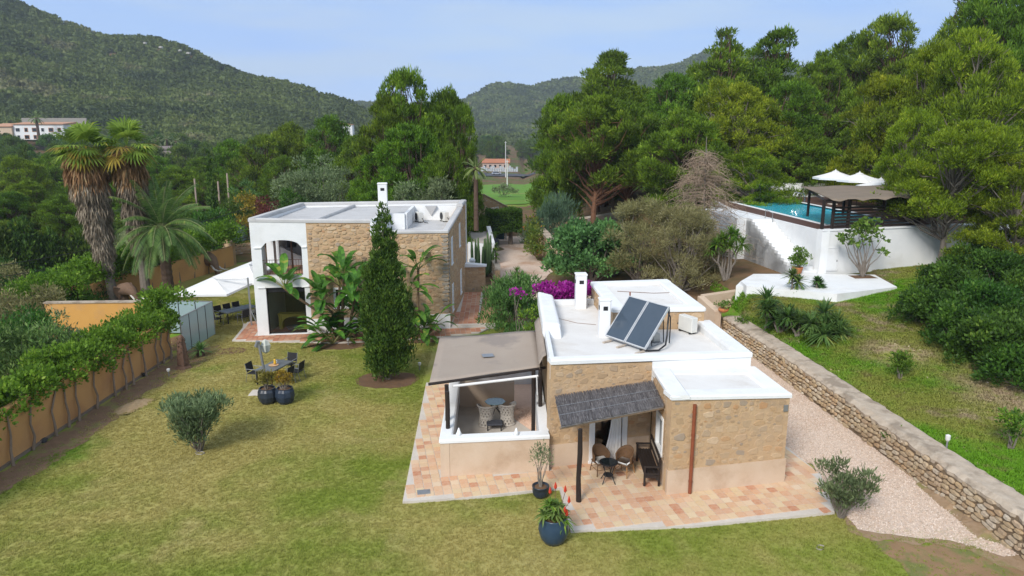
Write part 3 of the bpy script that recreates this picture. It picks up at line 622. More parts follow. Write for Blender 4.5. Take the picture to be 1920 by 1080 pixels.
# ------------------------------------------------------------ guest house (near)
GA = (1.3, 22.7); GB = (4.92, 23.52); GR = (8.6, 24.32); GBL = (1.32, 32.9); GBR = (8.05, 33.6)
AE = (4.98, 20.8); AF = (9.0, 21.66); AH = (8.72, 24.3)
gh = thing('guest_house', 'small single-storey rubble stone house with white flat roofs and solar panels, nearest the camera', 'house', (4.5, 27, 0))
zA = D(1028, 676, 22.7)[2]; zB = D(1216, 672, 23.52)[2]; zR = 3.72
zE = D(1253, 742, 20.8)[2]; zF = D(1476, 738, 21.66)[2]
def build_guest():
    fr_ln = (Vector(GB)-Vector(GA)).length
    # u along the porch wall for pixels 1117..1204
    door = (1.62, 2.62, 0.02, 2.12)
    wm = MB(); wall_holes(wm, GA, GB, 0, (zA-.14, zB-.14), [door], .4)
    W('wall', wm, mortar, gh)
    side = MB(); wl = (Vector(GB)-Vector(AE)).length
    # annex: front, left side with window, right side
    win = (.75, 1.75, .95, 2.3)
    L_ = MB(); wall_holes(L_, (4.93, 23.45), (AE[0], AE[1]+.1), 0, (zE-.14, zE-.14), [win], .35); W('wall', L_, mortar, gh)
    f_ = MB(); wall_holes(f_, (AE[0], AE[1]), AF, 0, (zE-.14, zF-.14), [], .35); W('wall', f_, mortar, gh)
    r_ = MB(); wall_holes(r_, AF, AH, 0, (zF-.14, zF-.1), [], .35); wall_holes(r_, (8.62, 24.4), (8.06, 33.5), 0, (3.36, 3.36), [], .4); wall_holes(r_, (8.0, 33.6), GBL, 0, (3.3, 3.3), [], .4); wall_holes(r_, (1.31, 32.9), (GA[0]-.002, GA[1]+.12), 0, (3.3, 3.4), [], .4)
    W('wall', r_, mortar, gh)
    ms = Masonry(); g = random.Random(5)
    ms.rubble(AE, AF, .92, (zE-.16, zF-.16), .30, .19, .012, .10, rg=g)
    ms.rubble(GA, GB, .92, (zA-.16, zB-.16), .29, .18, .012, .10, [(door[0]-.22, door[1]+.22, 0, 2.3)], rg=g)
    ms.rubble((4.93, 23.45), AE, .92, zE-.16, .30, .19, .012, .10, [(win[0]-.1, win[1]+.1, win[2]-.1, win[3]+.1)], rg=g)
    ms.rubble(AF, AH, .92, zF-.16, .3, .2, .012, .10, rg=g)
    ms.rubble((8.62, 24.5), (8.3, 29), .92, 3.4, .3, .2, .012, .10, rg=g)
    ms.flush(gh, stone, 300)
    pl = MB(); p2_ = MB(); p3_ = MB(); p4_ = MB(); p5_ = MB()
    poly_wall(pl, on_wall(AE, AF, -.03, .035), on_wall(AE, AF, 4.16, .035), 0, .93, .07); poly_wall(p2_, on_wall((4.93, 23.45), AE, 0, .033), on_wall((4.93, 23.45), AE, 2.68, .033), 0, .928, .065)
    poly_wall(p3_, on_wall(GA, GB, 0, .03), on_wall(GA, GB, door[0]-.2, .03), 0, .926, .06); poly_wall(p4_, on_wall(GA, GB, door[1]+.2, .03), on_wall(GA, GB, 3.66, .03), 0, .926, .06)
    poly_wall(p5_, on_wall(AF, AH, 0.03, .035), on_wall(AF, AH, 2.6, .035), 0, .924, .06)
    for q_ in (pl, p2_, p3_, p4_, p5_): W('plinth', q_, plinth, gh)
    # roofs
    dk = MB(); dk.prism([(GA[0]+.14, GA[1]+.36), (4.9, 23.9), (8.3, 24.65), (7.8, 33.3), (1.46, 32.75)], 3.1, [zA-.36, zB-.36, 3.42, 3.36, 3.36]); W('roof', dk, roofdeck, gh)
    pa = MB()
    coping(pa, GA, GR, (zA-.14, zR-.14), .42, .17, .05); coping(pa, (8.60, 24.5), (8.3, 28.8), 3.38, .62, .36, .05)
    W('parapet', pa, white, gh)
    inn = MB(); poly_wall(inn, on_wall(GA, GR, 0.3, -.42), on_wall(GA, GR, 7.3, -.42), 3.2, (zA-.15, zR-.15), -.04)
    poly_wall(inn, (1.3, 32.6), (1.28, 22.75), 3.3, (3.6, zA-.02), .16)
    poly_wall(inn, (8.0, 33.62), (1.3, 32.92), 3.3, 3.62, .18)
    W('parapet', inn, white, gh)
    # raised rounded kerb wall on the left edge of the roof
    rb = MB(); pts = [(1.30, 27.4), (1.30, 28.2), (1.30, 30), (1.32, 32.0), (1.42, 32.95)]
    rb.prism([(1.22, 27.3), (1.95, 27.3), (1.93, 32.4), (1.22, 33.0)], 3.3, [4.02, 3.98, 4.0, 4.05]); rb.prism([(1.26, 26.9), (1.98, 26.9), (1.95, 27.3), (1.22, 27.3)], 3.3, [3.55, 3.55, 3.98, 4.0])
    o = W('parapet', rb, white, gh); bv = o.modifiers.new('b', 'BEVEL'); bv.width = .12; bv.segments = 3
    # annex roof: broad white border round a grey centre panel
    ar = MB(); ar.prism([(AE[0]+.3, AE[1]+.35), (AF[0]-.35, AF[1]+.3), (8.4, 24.1), (5.1, 23.4)], zE-.5, [zE-.07, zF-.07, zF-.07, zE-.07]); W('roof', ar, roofdeck, gh)
    bo = MB(); coping(bo, on_wall(AE, AF, -.04, 0), on_wall(AE, AF, 4.15, 0), (zE-.13, zF-.13), .62, .14, .06)
    coping(bo, on_wall(AF, AH, .0, 0), on_wall(AF, AH, 2.65, 0), (zF-.128, zF-.11), .66, .14, .06)
    coping(bo, (4.93, 23.4), (AE[0], AE[1]), zE-.126, .62, .137, .06); W('parapet', bo, white, gh)
    bk = MB(); poly_wall(bk, on_wall(GA, GR, 3.66, .02), on_wall(GA, GR, 7.45, .02), 2.9, (zB-.1, zR-.1), .1); W('wall', bk, white, gh)
    bs = MB(); bs.prism([on_wall(GA, GR, 3.66, .6), on_wall(GA, GR, 7.42, .6), on_wall(GA, GR, 7.42, .02), on_wall(GA, GR, 3.66, .02)], zE-.3, [zE-.02, zF, zF+.02, zE]); W('roof', bs, white, gh)
    # raised rear block
    q = [(4.18, 28.45), (8.02, 28.65), (7.66, 34.35), (3.88, 33.75)]
    rbk = MB(); rbk.prism(q, 3.2, 4.16); W('wall', rbk, mortar, gh)
    m2 = Masonry(); m2.rubble(q[0], q[1], 3.38, 4.14, .3, .2, .012, .10, rg=g); m2.rubble(q[3], q[0], 3.38, 4.14, .3, .2, .012, .10, rg=g); m2.flush(gh, stone, 0)
    cp = MB(); coping(cp, q[0], q[1], 4.162, .62, .17, .06); coping(cp, q[1], q[2], 4.164, .62, .17, .06); coping(cp, q[2], q[3], 4.166, .62, .17, .06); coping(cp, q[3], q[0], 4.168, .62, .17, .06); W('parapet', cp, white, gh)
    rk = MB(); rk.prism([(4.7, 29), (7.5, 29.2), (7.2, 33.8), (4.4, 33.2)], 4.0, 4.19); W('roof', rk, roofdeck, gh)
    chimney(gh, 3.22, 32.4, 3.3, 5.0, .5, .05); chimney(gh, 3.72, 27.6, 3.3, 4.95, .44, .05)
    # door, curtain, window
    dd = window(gh, GA, GB, (door[0]-.2, door[1]+.2, 0.0, 2.3), .2, .06, white, cglass, 0, .05)
    dd.name = 'door_frame'
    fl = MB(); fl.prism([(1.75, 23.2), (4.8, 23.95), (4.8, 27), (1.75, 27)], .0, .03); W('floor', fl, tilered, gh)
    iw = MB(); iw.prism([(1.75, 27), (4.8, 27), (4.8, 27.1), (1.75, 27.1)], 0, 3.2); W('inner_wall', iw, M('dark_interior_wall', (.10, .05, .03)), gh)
    cu = MB(); c0 = on_wall(GA, GB, 2.50, .12)
    rows = []
    for i in range(11):
        t = i/10; z = 2.05*(1-t)+.03; row = []
        for j in range(13):
            s_ = j/12; off = -(.30+.28*math.sin(t*2.6))*s_*(1-.25*math.sin(PI*min(1, t*1.1))); p = on_wall(GA, GB, 2.56+off-.30*t*t*t*s_, .10+.035*math.sin(j*2.4)+.12*t*t)
            row.append((p.x, p.y, z))
        rows.append(row)
    vs = [p for r in rows for p in r]; cu.add(vs, [(i*13+j, i*13+j+1, (i+1)*13+j+1, (i+1)*13+j) for i in range(10) for j in range(12)])
    o = W('curtain', cu, cloth, gh, True); sm = o.modifiers.new('s', 'SOLIDIFY'); sm.thickness = .01
    wn = window(gh, (4.93, 23.45), AE, win, .13, .1, white, glassd, 0, .03)
    # downpipe on the annex corner
    dp = MB(); p = on_wall(AE, AF, .74, .09); dp.tube([(p.x, p.y, .05), (p.x, p.y, zE-.32)], .058, 10)
    dpo = W('downpipe', dp, redpipe, gh)
    for z in (.5, 1.3, 2.1, 2.85):
        b = MB(); b.tube([(p.x, p.y, z), (p.x, p.y, z+.05)], .068, 10); W('pipe_clip', b, redpipe, dpo)
    v = MB(); c = on_wall(AE, AF, 3.98, .03); v.cbox((c.x, c.y, 2.72), (.16, .03, .22), .21, .005); W('vent', v, alu, gh)
    # cable lines on the roof
    cb = MB(); cb.tube([(1.9, 30.5, 3.39), (2.8, 29.6, 3.39), (3.6, 29.3, 3.39)], .012, 4); cb.tube([(4.9, 32.2, 4.21), (6.5, 31.8, 4.21), (7.3, 31.9, 4.21)], .012, 4); W('cable', cb, M('brown_cable', (.2, .1, .06)), gh)
build_guest()
# paved terrace round the guest house
PT = [P(755, 945)[:2], (-.9, 20.72), (.95, 21.12), (1.55, 21.25), (1.72, 18.72), (5.5, 19.0), (9.9, 19.75), (10.5, 22.2), (10.15, 24.4), (8.95, 24.4), (8.6, 24.6), (4.9, 24.4), (1.25, 24.4), (1.2, 25), (-2.3, 31.2), (-3.98, 31.2)]
HOLE = [(1.28, 22.68), (4.9, 23.4), (4.95, 20.75), (9.02, 21.6), (8.72, 24.4), (1.3, 24.6)]
CY = [(-2.42, 22.0), (1.3, 22.36), (1.3, 31.5), (-2.42, 31.5)]
ter = patio('terrace', PT, .10, tilem, .295, rad(12), kerbm, [HOLE, CY], 300)
dr = MB(); dr.cbox((-2.85, 20.95, .107), (.42, .3, .012), rad(10), .003); W('drain_cover', dr, alu, ter)
# ------------------------------------------------------------ courtyard
cw = thing('courtyard_wall', 'low beige courtyard wall with broad white coping beside the guest house', 'wall', (-2.3, 22, 0))
def courtyard():
    ch = 1.31
    A, B_, Cc = (-2.4, 22.0), (1.27, 22.4), (-2.62, 31.0)
    m = MB(); poly_wall(m, A, B_, 0, ch, .3); poly_wall(m, Cc, (A[0], A[1]+.01), 0, ch, .3); W('wall', m, plinth, cw)
    c = MB(); coping(c, A, B_, ch, .46, .13, .04); coping(c, Cc, (A[0], A[1]+.01), ch-.002, .44, .128, .04); W('coping', c, white, cw)
    i = MB(); poly_wall(i, (-2.05, 30.9), (1.2, 31.1), 0, 1.5, .25); poly_wall(i, (-2.09, 22.5), (-2.3, 31), .1, ch-.005, .02); poly_wall(i, (.95, 22.75), (.94, 31), .0, 1.32, -.3); W('inner_face', i, white, cw)
    s2 = MB(); s2.prism([(.93, 22.8), (1.27, 22.8), (1.27, 25.4), (.93, 25.4)], 1.321, 1.42); W('coping', s2, white, cw)
    b = MB(); b.prism([(-2.2, 28.2), (.1, 28.3), (.1, 28.6), (-2.2, 28.5)], 0, 1.15); W('partition', b, plinth, cw)
    f = W('gravel_floor', MB().prism([(-2.2, 22.4), (1.0, 22.6), (1.0, 31.2), (-2.3, 31.2)], -.1, .055), M('pink_courtyard_gravel', (.85, .60, .46), (.74, .50, .37), 9, .95, .8, 30)); f['kind'] = 'structure'
courtyard()
def pebbles(name, pts, z, n, seed, lo=.012, hi=.03, pm=None):
    rg = np.random.default_rng(seed); xs = [p[0] for p in pts]; ys = [p[1] for p in pts]; out = []
    while len(out) < n:
        x = rg.uniform(min(xs), max(xs)); y = rg.uniform(min(ys), max(ys))
        if inpoly(x, y, pts): out.append((x, y, (hz(x, y)+z) if z is not None else 0))
    t = []
    for k in range(3):
        ph = k*1.3; t.append(([(math.cos(a*PI/2+ph)*1.0, math.sin(a*PI/2+ph)*(.8+.1*k), 0) for a in range(4)]+[(math.cos(a*PI/2+ph+.5)*.55, math.sin(a*PI/2+ph+.5)*.5, .7) for a in range(4)], [(0, 1, 5, 4), (1, 2, 6, 5), (2, 3, 7, 6), (3, 0, 4, 7), (4, 5, 6, 7)]))
    rots = np.zeros((n, 3)); rots[:, 2] = rg.uniform(0, 6.28, n)
    return scatter(name, t, out, rots, rg.uniform(lo, hi, n), rg.integers(0, 3, n), pm or pebm)
pebm = M('mixed_pebbles', (.5, .4, .3), None, 3, .9, isl=[(.68, .57, .48), (.56, .43, .33), (.74, .65, .57), (.46, .33, .24), (.62, .50, .40), (.36, .29, .23), (.70, .60, .52)], jit=0)
pebbles('drive_gravel', DRIVE, .022, 42000, 1)
pebbles('courtyard_gravel', [(-2.1, 22.5), (.93, 22.7), (.93, 28.2), (-2.1, 28.2)], .058, 6000, 2, pm=M('pink_pebbles', (.6, .4, .3), None, 3, .9, isl=[(.85, .64, .50), (.74, .50, .36), (.88, .72, .60), (.56, .36, .24), (.80, .57, .43)]))
# ------------------------------------------------------------ awning over the courtyard
aw = thing('awning', 'taupe canvas awning on black posts over the gravel courtyard', 'awning', (-2, 26, 0))
def awning():
    a = (-2.92, 23.75, 2.82); b = (1.16, 25.2, 2.92); c = (1.0, 29.4, 3.12); d = (-3.06, 28.9, 2.95)
    n = 14; V = []; 
    for i in range(n+1):
        for j in range(n+1):
            s, t = i/n, j/n; p = (Vector(a).lerp(Vector(b), s)).lerp(Vector(d).lerp(Vector(c), s), t); p.z -= .10*math.sin(PI*s)*math.sin(PI*t)+.012*math.sin(s*9+t*4); V.append(p)
    mb = MB().add(V, [(i*(n+1)+j, (i+1)*(n+1)+j, (i+1)*(n+1)+j+1, i*(n+1)+j+1) for i in range(n) for j in range(n)])
    o = W('canopy', mb, taupe, aw, True); sm = o.modifiers.new('s', 'SOLIDIFY'); sm.thickness = .02
    # upright flap against the roof edge
    V = []; m = 10
    for i in range(m+1):
        t = i/m; y = 24.6+(30.0-24.6)*t
        for s, (x, z) in enumerate([(1.02, 2.93+.2*t), (.98, 3.2+.1*t), (1.12, 3.5), (1.24, 3.56)]): V.append((x, y+.25*(s == 0), z+.012*math.sin(i*2)))
    f = MB().add(V, [(i*4+j, i*4+j+1, (i+1)*4+j+1, (i+1)*4+j) for i in range(m) for j in range(3)])
    o = W('canvas_flap', f, taupe, aw, True); sm = o.modifiers.new('s', 'SOLIDIFY'); sm.thickness = .02
    W('beam', MB().tube([(-2.95, 23.72, 2.76), (-.5, 24.6, 2.8), (1.25, 25.22, 2.86)], .055, 8), blackwood, aw)
    W('beam', MB().tube([(-3.0, 28.85, 2.9), (1.0, 29.35, 3.05)], .05, 8), blackwood, aw)
    for x, y, z0, z1 in ((-2.22, 22.95, 1.4, 2.78), (-2.3, 23.62, 1.4, 2.78), (1.05, 25.0, .05, 2.85), (.80, 25.05, .05, 2.85), (-2.45, 28.7, 1.4, 2.9)):
        W('post', MB().tube([(x, y, z0), (x+.01, y, (z0+z1)/2), (x, y, z1)], .075, 8), blackwood, aw)
    W('rod', MB().tube([(-2.1, 23.9, 2.62), (-.5, 24.35, 2.66), (.95, 24.6, 2.75)], .05, 8), cloth, aw)
    W('crank', MB().tube([(.9, 24.5, 2.8), (.92, 24.4, 2.1)], .018, 6), white, aw)
    W('vent', MB().cbox((-.95, 26.6, 2.9), (.45, .38, .012), .2, .004), alu, aw)
awning()
# ------------------------------------------------------------ brushwood porch
po = thing('porch', 'brushwood porch canopy on one black log post over the guest house door', 'porch', (3, 22, 0))
def porch():
    zbl = D(1041, 744, 22.66)[2]; zbr = D(1215, 715, 23.4)[2]
    a = Vector((1.52, 20.45, D(1053, 799, 20.45)[2])); b = Vector(D(1249, 761, 21.55)); b.x = 4.9; bl = Vector((D(1041, 744, 22.66)[0], 22.66, zbl)); br = Vector((4.88, 23.38, zbr))
    def pt(s, t, dz=0): p = a.lerp(b, s).lerp(bl.lerp(br, s), t); p.z += dz; return p
    # core mat
    core = MB().add([pt(0, 0), pt(1, 0), pt(1, 1), pt(0, 1), pt(0, 0, -.05), pt(1, 0, -.05), pt(1, 1, -.05), pt(0, 1, -.05)], [(0, 1, 2, 3), (7, 6, 5, 4), (0, 4, 5, 1), (1, 5, 6, 2), (2, 6, 7, 3), (3, 7, 4, 0)])
    bm_ = M('weathered_brushwood', (.1, .1, .1), (.09, .085, .085), 6, .95, .5, 60, isl=[(.15, .14, .145), (.24, .225, .23), (.10, .09, .095), (.34, .32, .32), (.19, .18, .18), (.08, .07, .075)])
    rf = W('brushwood_roof', core, bm_, po)
    g = random.Random(9); tw = MB()
    for row in range(5):
        for k in range(330):
            s = k/329+g.uniform(-.003, .003); t0 = max(-.02, row/5-g.uniform(.0, .05)); t1 = min(1.01, (row+1)/5+g.uniform(-.03, .06)); s2 = s+g.uniform(-.012, .012)
            tw.tube([pt(s, t0, .02+g.uniform(0, .025)-.03*(row == 0)*(g.random())), pt(s2, t1, .025+g.uniform(0, .03))], g.uniform(.006, .012), 3, False)
    o = W('twigs', tw, bm_, rf, kind='stuff')
    bmb = MB().tube([pt(-.01, .04, -.1), pt(.5, .04, -.1), pt(1.0, .04, -.1)], .05, 8); W('beam', bmb, M('pale_beam', (.3, .22, .15), (.2, .15, .1), 6, .9, .5, 20), po)
    for s in (.2, .5, .8): W('rafter', MB().tube([pt(s, .02, -.08), pt(s, .98, -.08)], .035, 6), blackwood, po)
    for t in (.3, .6): 
        wr = MB(); wr.tube([pt(i/12, t, .055) for i in range(13)], .008, 4); W('wire', wr, alu, rf)
    p = P(1085, 940, .1); q = pt(.16, .05)
    W('post', MB().tube([(p[0], p[1], .1), (p[0]-.02, p[1]+.02, .9), (p[0]+.01, p[1], 1.7), (p[0], p[1], q.z-.1)], [.088, .075, .082, .07], 9), blackwood, po)
porch()
# ------------------------------------------------------------ main house
MA = (-14.5, 38.95); MW = (-11.5, 39.36); MS = (-8.0, 39.9); MR = (-3.7, 40.6); MRB = (-3.35, 51.5); MBL = (-14.8, 49.6)
mh = thing('main_house', 'two-storey stone country house with a white arched balcony bay, beyond the tall cypress', 'house', (-9, 45, 0))
def zat(px, py, Y): return D(px, py, Y)[2]
def build_main():
    wl = (Vector(MW)-Vector(MA)).length
    gl = (.62, 2.75, .12, 2.85); ar = (.55, 2.72, 3.52, 5.55)
    fw = MB(); wall_holes(fw, MA, MW, 0, (6.62, 6.5), [gl, ar], .45)
    # arch infill above the balcony opening
    n = 10; A = Vector(MA); d = (Vector(MW)-A).normalized(); nn = Vector((d.y, -d.x))
    rise = .42
    for k in range(n):
        ua = ar[0]+(ar[1]-ar[0])*k/n; ub = ar[0]+(ar[1]-ar[0])*(k+1)/n
        za = ar[3]-.0+(-rise+rise*math.sin(math.acos(max(-1, min(1, 1-2*k/n))))); zb = ar[3]+(-rise+rise*math.sin(math.acos(max(-1, min(1, 1-2*(k+1)/n)))))
        p0 = A+d*ua; p1 = A+d*ub; q0 = p0-nn*.449; q1 = p1-nn*.449
        fw.prism([p0-nn*.001, p1-nn*.001, q1, q0], [min(za, ar[3]-.002), min(zb, ar[3]-.002), min(zb, ar[3]-.002), min(za, ar[3]-.002)], ar[3])
    W('wall', fw, white, mh)
    tr = MB()
    for u0, u1, z in ((.2, .62, 2.86), (2.6, 3.0, 2.86), (.15, .55, 5.13), (2.72, 3.0, 5.13)):
        c = on_wall(MA, MW, (u0+u1)/2, .03); tr.cbox((c.x, c.y, z), (u1-u0, .07, .06), math.atan2(d.y, d.x), .01)
    W('trim', tr, white, mh)
    # stone front and right side
    w1 = (1.75, 2.75, 1.0, 2.35); w2 = (3.35, 4.25, 3.6, 4.95); w3 = (1.75, 2.75, 3.7, 4.9)
    s1 = MB(); wall_holes(s1, MW, MS, 0, (6.5, 6.42), [(1.3, 2.1, 1.5, 2.75)], .45); W('wall', s1, mortar, mh)
    s1b = MB(); wall_holes(s1b, (MS[0]+.004, MS[1]), MR, 0, (5.8, 5.75), [(.55, 1.25, 3.55, 5.0)], .45); W('wall', s1b, mortar, mh)
    H3 = [(1.5, 2.35, .6, 2.35), (6.3, 7.2, .6, 2.3), (1.45, 2.3, 3.55, 5.25), (5.9, 6.8, 3.9, 5.5)]
    s2 = MB(); wall_holes(s2, (MR[0]+.002, MR[1]+.12), MRB, 0, (5.72, 6.42), H3, .45); W('wall', s2, mortar, mh)
    s3 = MB(); wall_holes(s3, MRB, MBL, 0, (6.4, 6.4), [], .45)
    W('wall', s3, white, mh)
    # left flank: open loggia above
    s4 = MB(); wall_holes(s4, MBL, (MA[0], MA[1]+.455), 0, (6.4, 6.6), [(6.9, 7.5, 3.6, 5.6), (8.0, 9.5, 3.6, 5.6)], .4); W('wall', s4, white, mh)
    pl = MB(); poly_wall(pl, on_wall(MW, MR, .0, .05), on_wall(MW, MR, 7.95, .05), 0, .95, .1); W('plinth', pl, white, mh)
    ms = Masonry(); g = random.Random(8)
    fr = (Vector(MR)-Vector(MW)).length
    ms.rubble(MW, MS, .97, (6.47, 6.4), .34, .19, .03, .10, [(1.2, 2.2, 1.4, 2.85)], rg=g)
    ms.rubble(MS, MR, .97, (5.76, 5.72), .34, .19, .03, .10, [(.45, 1.35, 3.45, 5.1)], rg=g)
    ms.rubble(MR, MRB, .2, (5.7, 6.38), .30, .18, .012, .10, [(a-.1, b+.1, c-.1, e+.1) for a, b, c, e in H3], rg=g)
    ms.flush(mh, M('main_house_stone', (.4, .3, .2), (.36, .25, .16), 3, .9, .7, 22, isl=[(.56, .40, .24), (.42, .28, .16), (.66, .50, .33), (.34, .23, .14), (.56, .36, .19), (.36, .30, .24), (.62, .44, .25), (.48, .25, .12)]), 0)
    q = Masonry()
    for k in range(20): # squared quoins at the right-hand corner
        z = 1.1+k*.235
        if z < 5.6: p = Vector(MR); q.items.append(((p.x-.16-.05*(k % 2), p.y-.0-.02, z), math.atan2(1.2, 7.8), (.36+.12*(k % 2), .12, .21), 0)); q.items.append(((p.x+.01, p.y+.2, z), PI/2, (.36, .12, .21), 0))
    q.flush(mh, M('grey_quoin_stone', (.33, .28, .22), (.26, .23, .19), 4, .9, .6, 20), 300, name='quoin')
    window(mh, MW, MS, (1.3, 2.1, 1.5, 2.75), .12, .12); window(mh, MS, MR, (.55, 1.25, 3.55, 5.0), .12, .12)
    for hh in H3: window(mh, MR, MRB, hh, .08, .06, shut=True)
    # glazed garden room with the carved yellow console behind it
    c = on_wall(MA, MW, (gl[0]+gl[1])/2, -.2); ang = math.atan2(d.y, d.x)
    fm = MB()
    for u0, u1, z0, z1 in ((gl[0], gl[0]+.05, .12, 2.6), (gl[1]-.05, gl[1], .12, 2.6), (gl[0], gl[1], .121, .17), (gl[0], gl[1], 2.55, 2.84), ):
        e = on_wall(MA, MW, (u0+u1)/2, -.2); fm.cbox((e.x, e.y, (z0+z1)/2), (u1-u0, .08, z1-z0), ang, .006)
    gf = W('glass_door', fm, darkmetal, mh)
    pn = MB(); pn.cbox((c.x, c.y, 1.36), (gl[1]-gl[0]-.1, .012, 2.36), ang, .002); W('pane', pn, cglass, gf)
    rm = MB(); rm.prism([(-14.0, 39.5), (-11.4, 39.8), (-11.4, 43), (-14.0, 43)], .0, .1); W('floor', rm, tilered, mh)
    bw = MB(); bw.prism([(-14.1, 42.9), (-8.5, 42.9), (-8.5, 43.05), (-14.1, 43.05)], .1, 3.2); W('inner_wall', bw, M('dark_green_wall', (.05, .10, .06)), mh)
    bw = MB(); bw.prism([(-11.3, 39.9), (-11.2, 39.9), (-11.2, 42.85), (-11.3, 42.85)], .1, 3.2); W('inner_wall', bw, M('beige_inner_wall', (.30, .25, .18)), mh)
    for x in (-13.6, -12.35): W('niche_panel', MB().cbox((x, 42.84, 2.35), (.3, .05, .6), 0, .01), M('pale_niche', (.5, .5, .48)), mh)  # plain pale panels on the dark green inner wall
    fl = MB(); fl.prism([(-14.2, 39.45), (-11.3, 39.85), (-11.3, 44.6), (-14.5, 44.6)], 3.2, 3.42); W('balcony_floor', fl, tilered, mh)
    # loggia: back wall of white piers with three openings
    lb = MB(); wall_holes(lb, (-14.45, 44.2), (-11.2, 44.5), 3.4, 6.3, [(.25, .85, 4.3, 6.05), (1.3, 1.95, 4.3, 6.05), (2.35, 2.95, 4.3, 6.05)], .3); W('wall', lb, white, mh)
    st = MB(); st.add([(-14.2, 42.8, 3.42), (-12.9, 43.1, 3.42), (-12.9, 43.1, 3.9), (-14.2, 42.8, 4.6), (-14.2, 43, 3.42), (-12.9, 43.3, 3.42), (-12.9, 43.3, 3.9), (-14.2, 43, 4.6)], [(0, 1, 2, 3), (7, 6, 5, 4), (3, 2, 6, 7), (1, 5, 6, 2), (0, 3, 7, 4)])
    W('stair_parapet', st, white, mh)
    rw = MB(); rw.prism([(-11.32, 39.85), (-11.2, 39.85), (-11.2, 44.5), (-11.32, 44.5)], 3.42, 6.3); W('inner_wall', rw, white, mh)
    W('loggia_post', MB().tube([(-13.05, 41.5, 3.42), (-13.05, 41.5, 6.3)], .06, 8), M('brown_post', (.16, .09, .06)), mh)
    ra = MB(); p0 = on_wall(MA, MW, ar[0], -.08); p1 = on_wall(MA, MW, ar[1], -.08)
    rl = MB()
    for z in (3.6, 4.42): rl.tube([(p0.x, p0.y, z), (p1.x, p1.y, z)], .018, 6)
    ro = W('railing', rl, M('rusty_iron', (.11, .06, .045), None, 8, .7), mh)
    for k in range(15):
        t = (k+.5)/15; x = p0.lerp(p1, t); W('baluster', MB().tube([(x.x, x.y, 3.6), (x.x, x.y, 4.42)], .011, 5), ro.data.materials[0], ro)
    # roofs
    rf = MB(); rf.prism([(MA[0]+.1, MA[1]+.2), (MW[0], MW[1]+.2), (-8.0, 40.1), (-8.0, 44.3), (-6.7, 44.4), (-6.9, 49.3), (-14.7, 49.5)], 6.15, [6.42, 6.36, 6.3, 6.3, 6.3, 6.3, 6.3]); W('roof', rf, greytop, mh)
    rf = MB(); rf.prism([(-7.95, 40.2), (-3.9, 40.85), (-3.6, 49.3), (-6.85, 49.3), (-6.68, 44.35), (-7.95, 44.25)], 5.2, 5.45); W('roof', rf, greytop, mh)
    rf = MB(); rf.prism([(-6.9, 49.35), (-3.5, 49.35), (-3.42, 51.4), (-14.75, 49.6)], 6.0, 6.32); W('roof', rf, greytop, mh)
    pw = MB()
    coping(pw, MA, MW, (6.6, 6.5), .38, .2, .03); coping(pw, MW, MS, (6.5, 6.42), .38, .2, .05)
    coping(pw, (MS[0]+.01, MS[1]), MR, (5.8, 5.75), .4, .16, .05); coping(pw, (MR[0], MR[1]), (-3.44, 48.6), (5.75, 6.24), .4, .16, .05); coping(pw, (-3.43, 48.6), MRB, (6.42, 6.42), .42, .22, .05)
    coping(pw, MRB, MBL, 6.4, .42, .22, .05); coping(pw, MBL, MA, (6.4, 6.598), .42, .22, .05)
    coping(pw, (-11.35, 39.75), (-10.9, 49.5), 6.3, .25, .2, .0)
    W('parapet', pw, greytop, mh)
    wh = MB(); wh.prism([(-8.02, 39.86), (-7.3, 39.97), (-7.3, 40.4), (-8.02, 40.3)], 5.7, [6.62, 6.05, 6.05, 6.62])
    wh.prism([(-8.05, 40.3), (-7.85, 40.32), (-7.85, 44.35), (-8.05, 44.35)], 5.3, 6.55); wh.prism([(-7.85, 44.18), (-6.72, 44.28), (-6.72, 44.45), (-7.85, 44.36)], 5.3, 6.45)
    wh.prism([(-6.8, 44.46), (-6.6, 44.46), (-6.75, 49.2), (-6.95, 49.2)], 5.3, 6.42); wh.prism([(-6.75, 49.2), (-3.85, 49.2), (-3.85, 49.34), (-6.75, 49.34)], 5.3, 6.44)
    W('parapet', wh, white, mh)
    # sloping V gutter step on the inner wall
    vg = MB(); vg.add([(-6.0, 49.18, 6.44), (-5.2, 49.18, 6.44), (-5.6, 49.18, 5.75), (-6.0, 48.95, 6.42), (-5.2, 48.95, 6.42), (-5.6, 49.1, 5.75)], [(0, 1, 4, 3), (3, 4, 5), (0, 3, 5, 2), (1, 2, 5, 4)]); W('rain_scupper', vg, greytop, mh)
    chimney(mh, -7.98, 44.0, 6.2, 8.35, .56, .14)
    # low buttress with a white cap at the far corner of the side wall
    b = MB(); b.prism([(-3.4, 50.3), (-1.95, 50.5), (-1.95, 51.0), (-3.4, 50.9)], 0, 1.9); bo = W('buttress', b, mortar, mh); m3 = Masonry(); m3.rubble((-3.35, 50.3), (-1.95, 50.5), .1, 1.85, .3, .18, .012, .10, rg=g); m3.flush(bo, stone, 0)
    b = MB(); b.prism([(-3.4, 50.15), (-1.85, 50.35), (-1.85, 51.1), (-3.4, 51.0)], 1.9, [2.15, 1.98, 1.98, 2.15]); W('buttress_cap', b, white, bo)
build_main()
cons = thing('console_table', 'carved yellow console table standing behind the tall garden window', 'table', (-12.75, 40.35, .1))
cy_ = M('yellow_ochre_wood', (.80, .58, .12), (.70, .48, .09), 4, .6)
L('top', MB().cbox((0, 0, .92), (1.9, .5, .08), 0, .02), cy_, cons)
for sx in (-.82, .82): L('leg', MB().cbox((sx, 0, .44), (.2, .42, .88), 0, .03), cy_, cons)
am = MB()
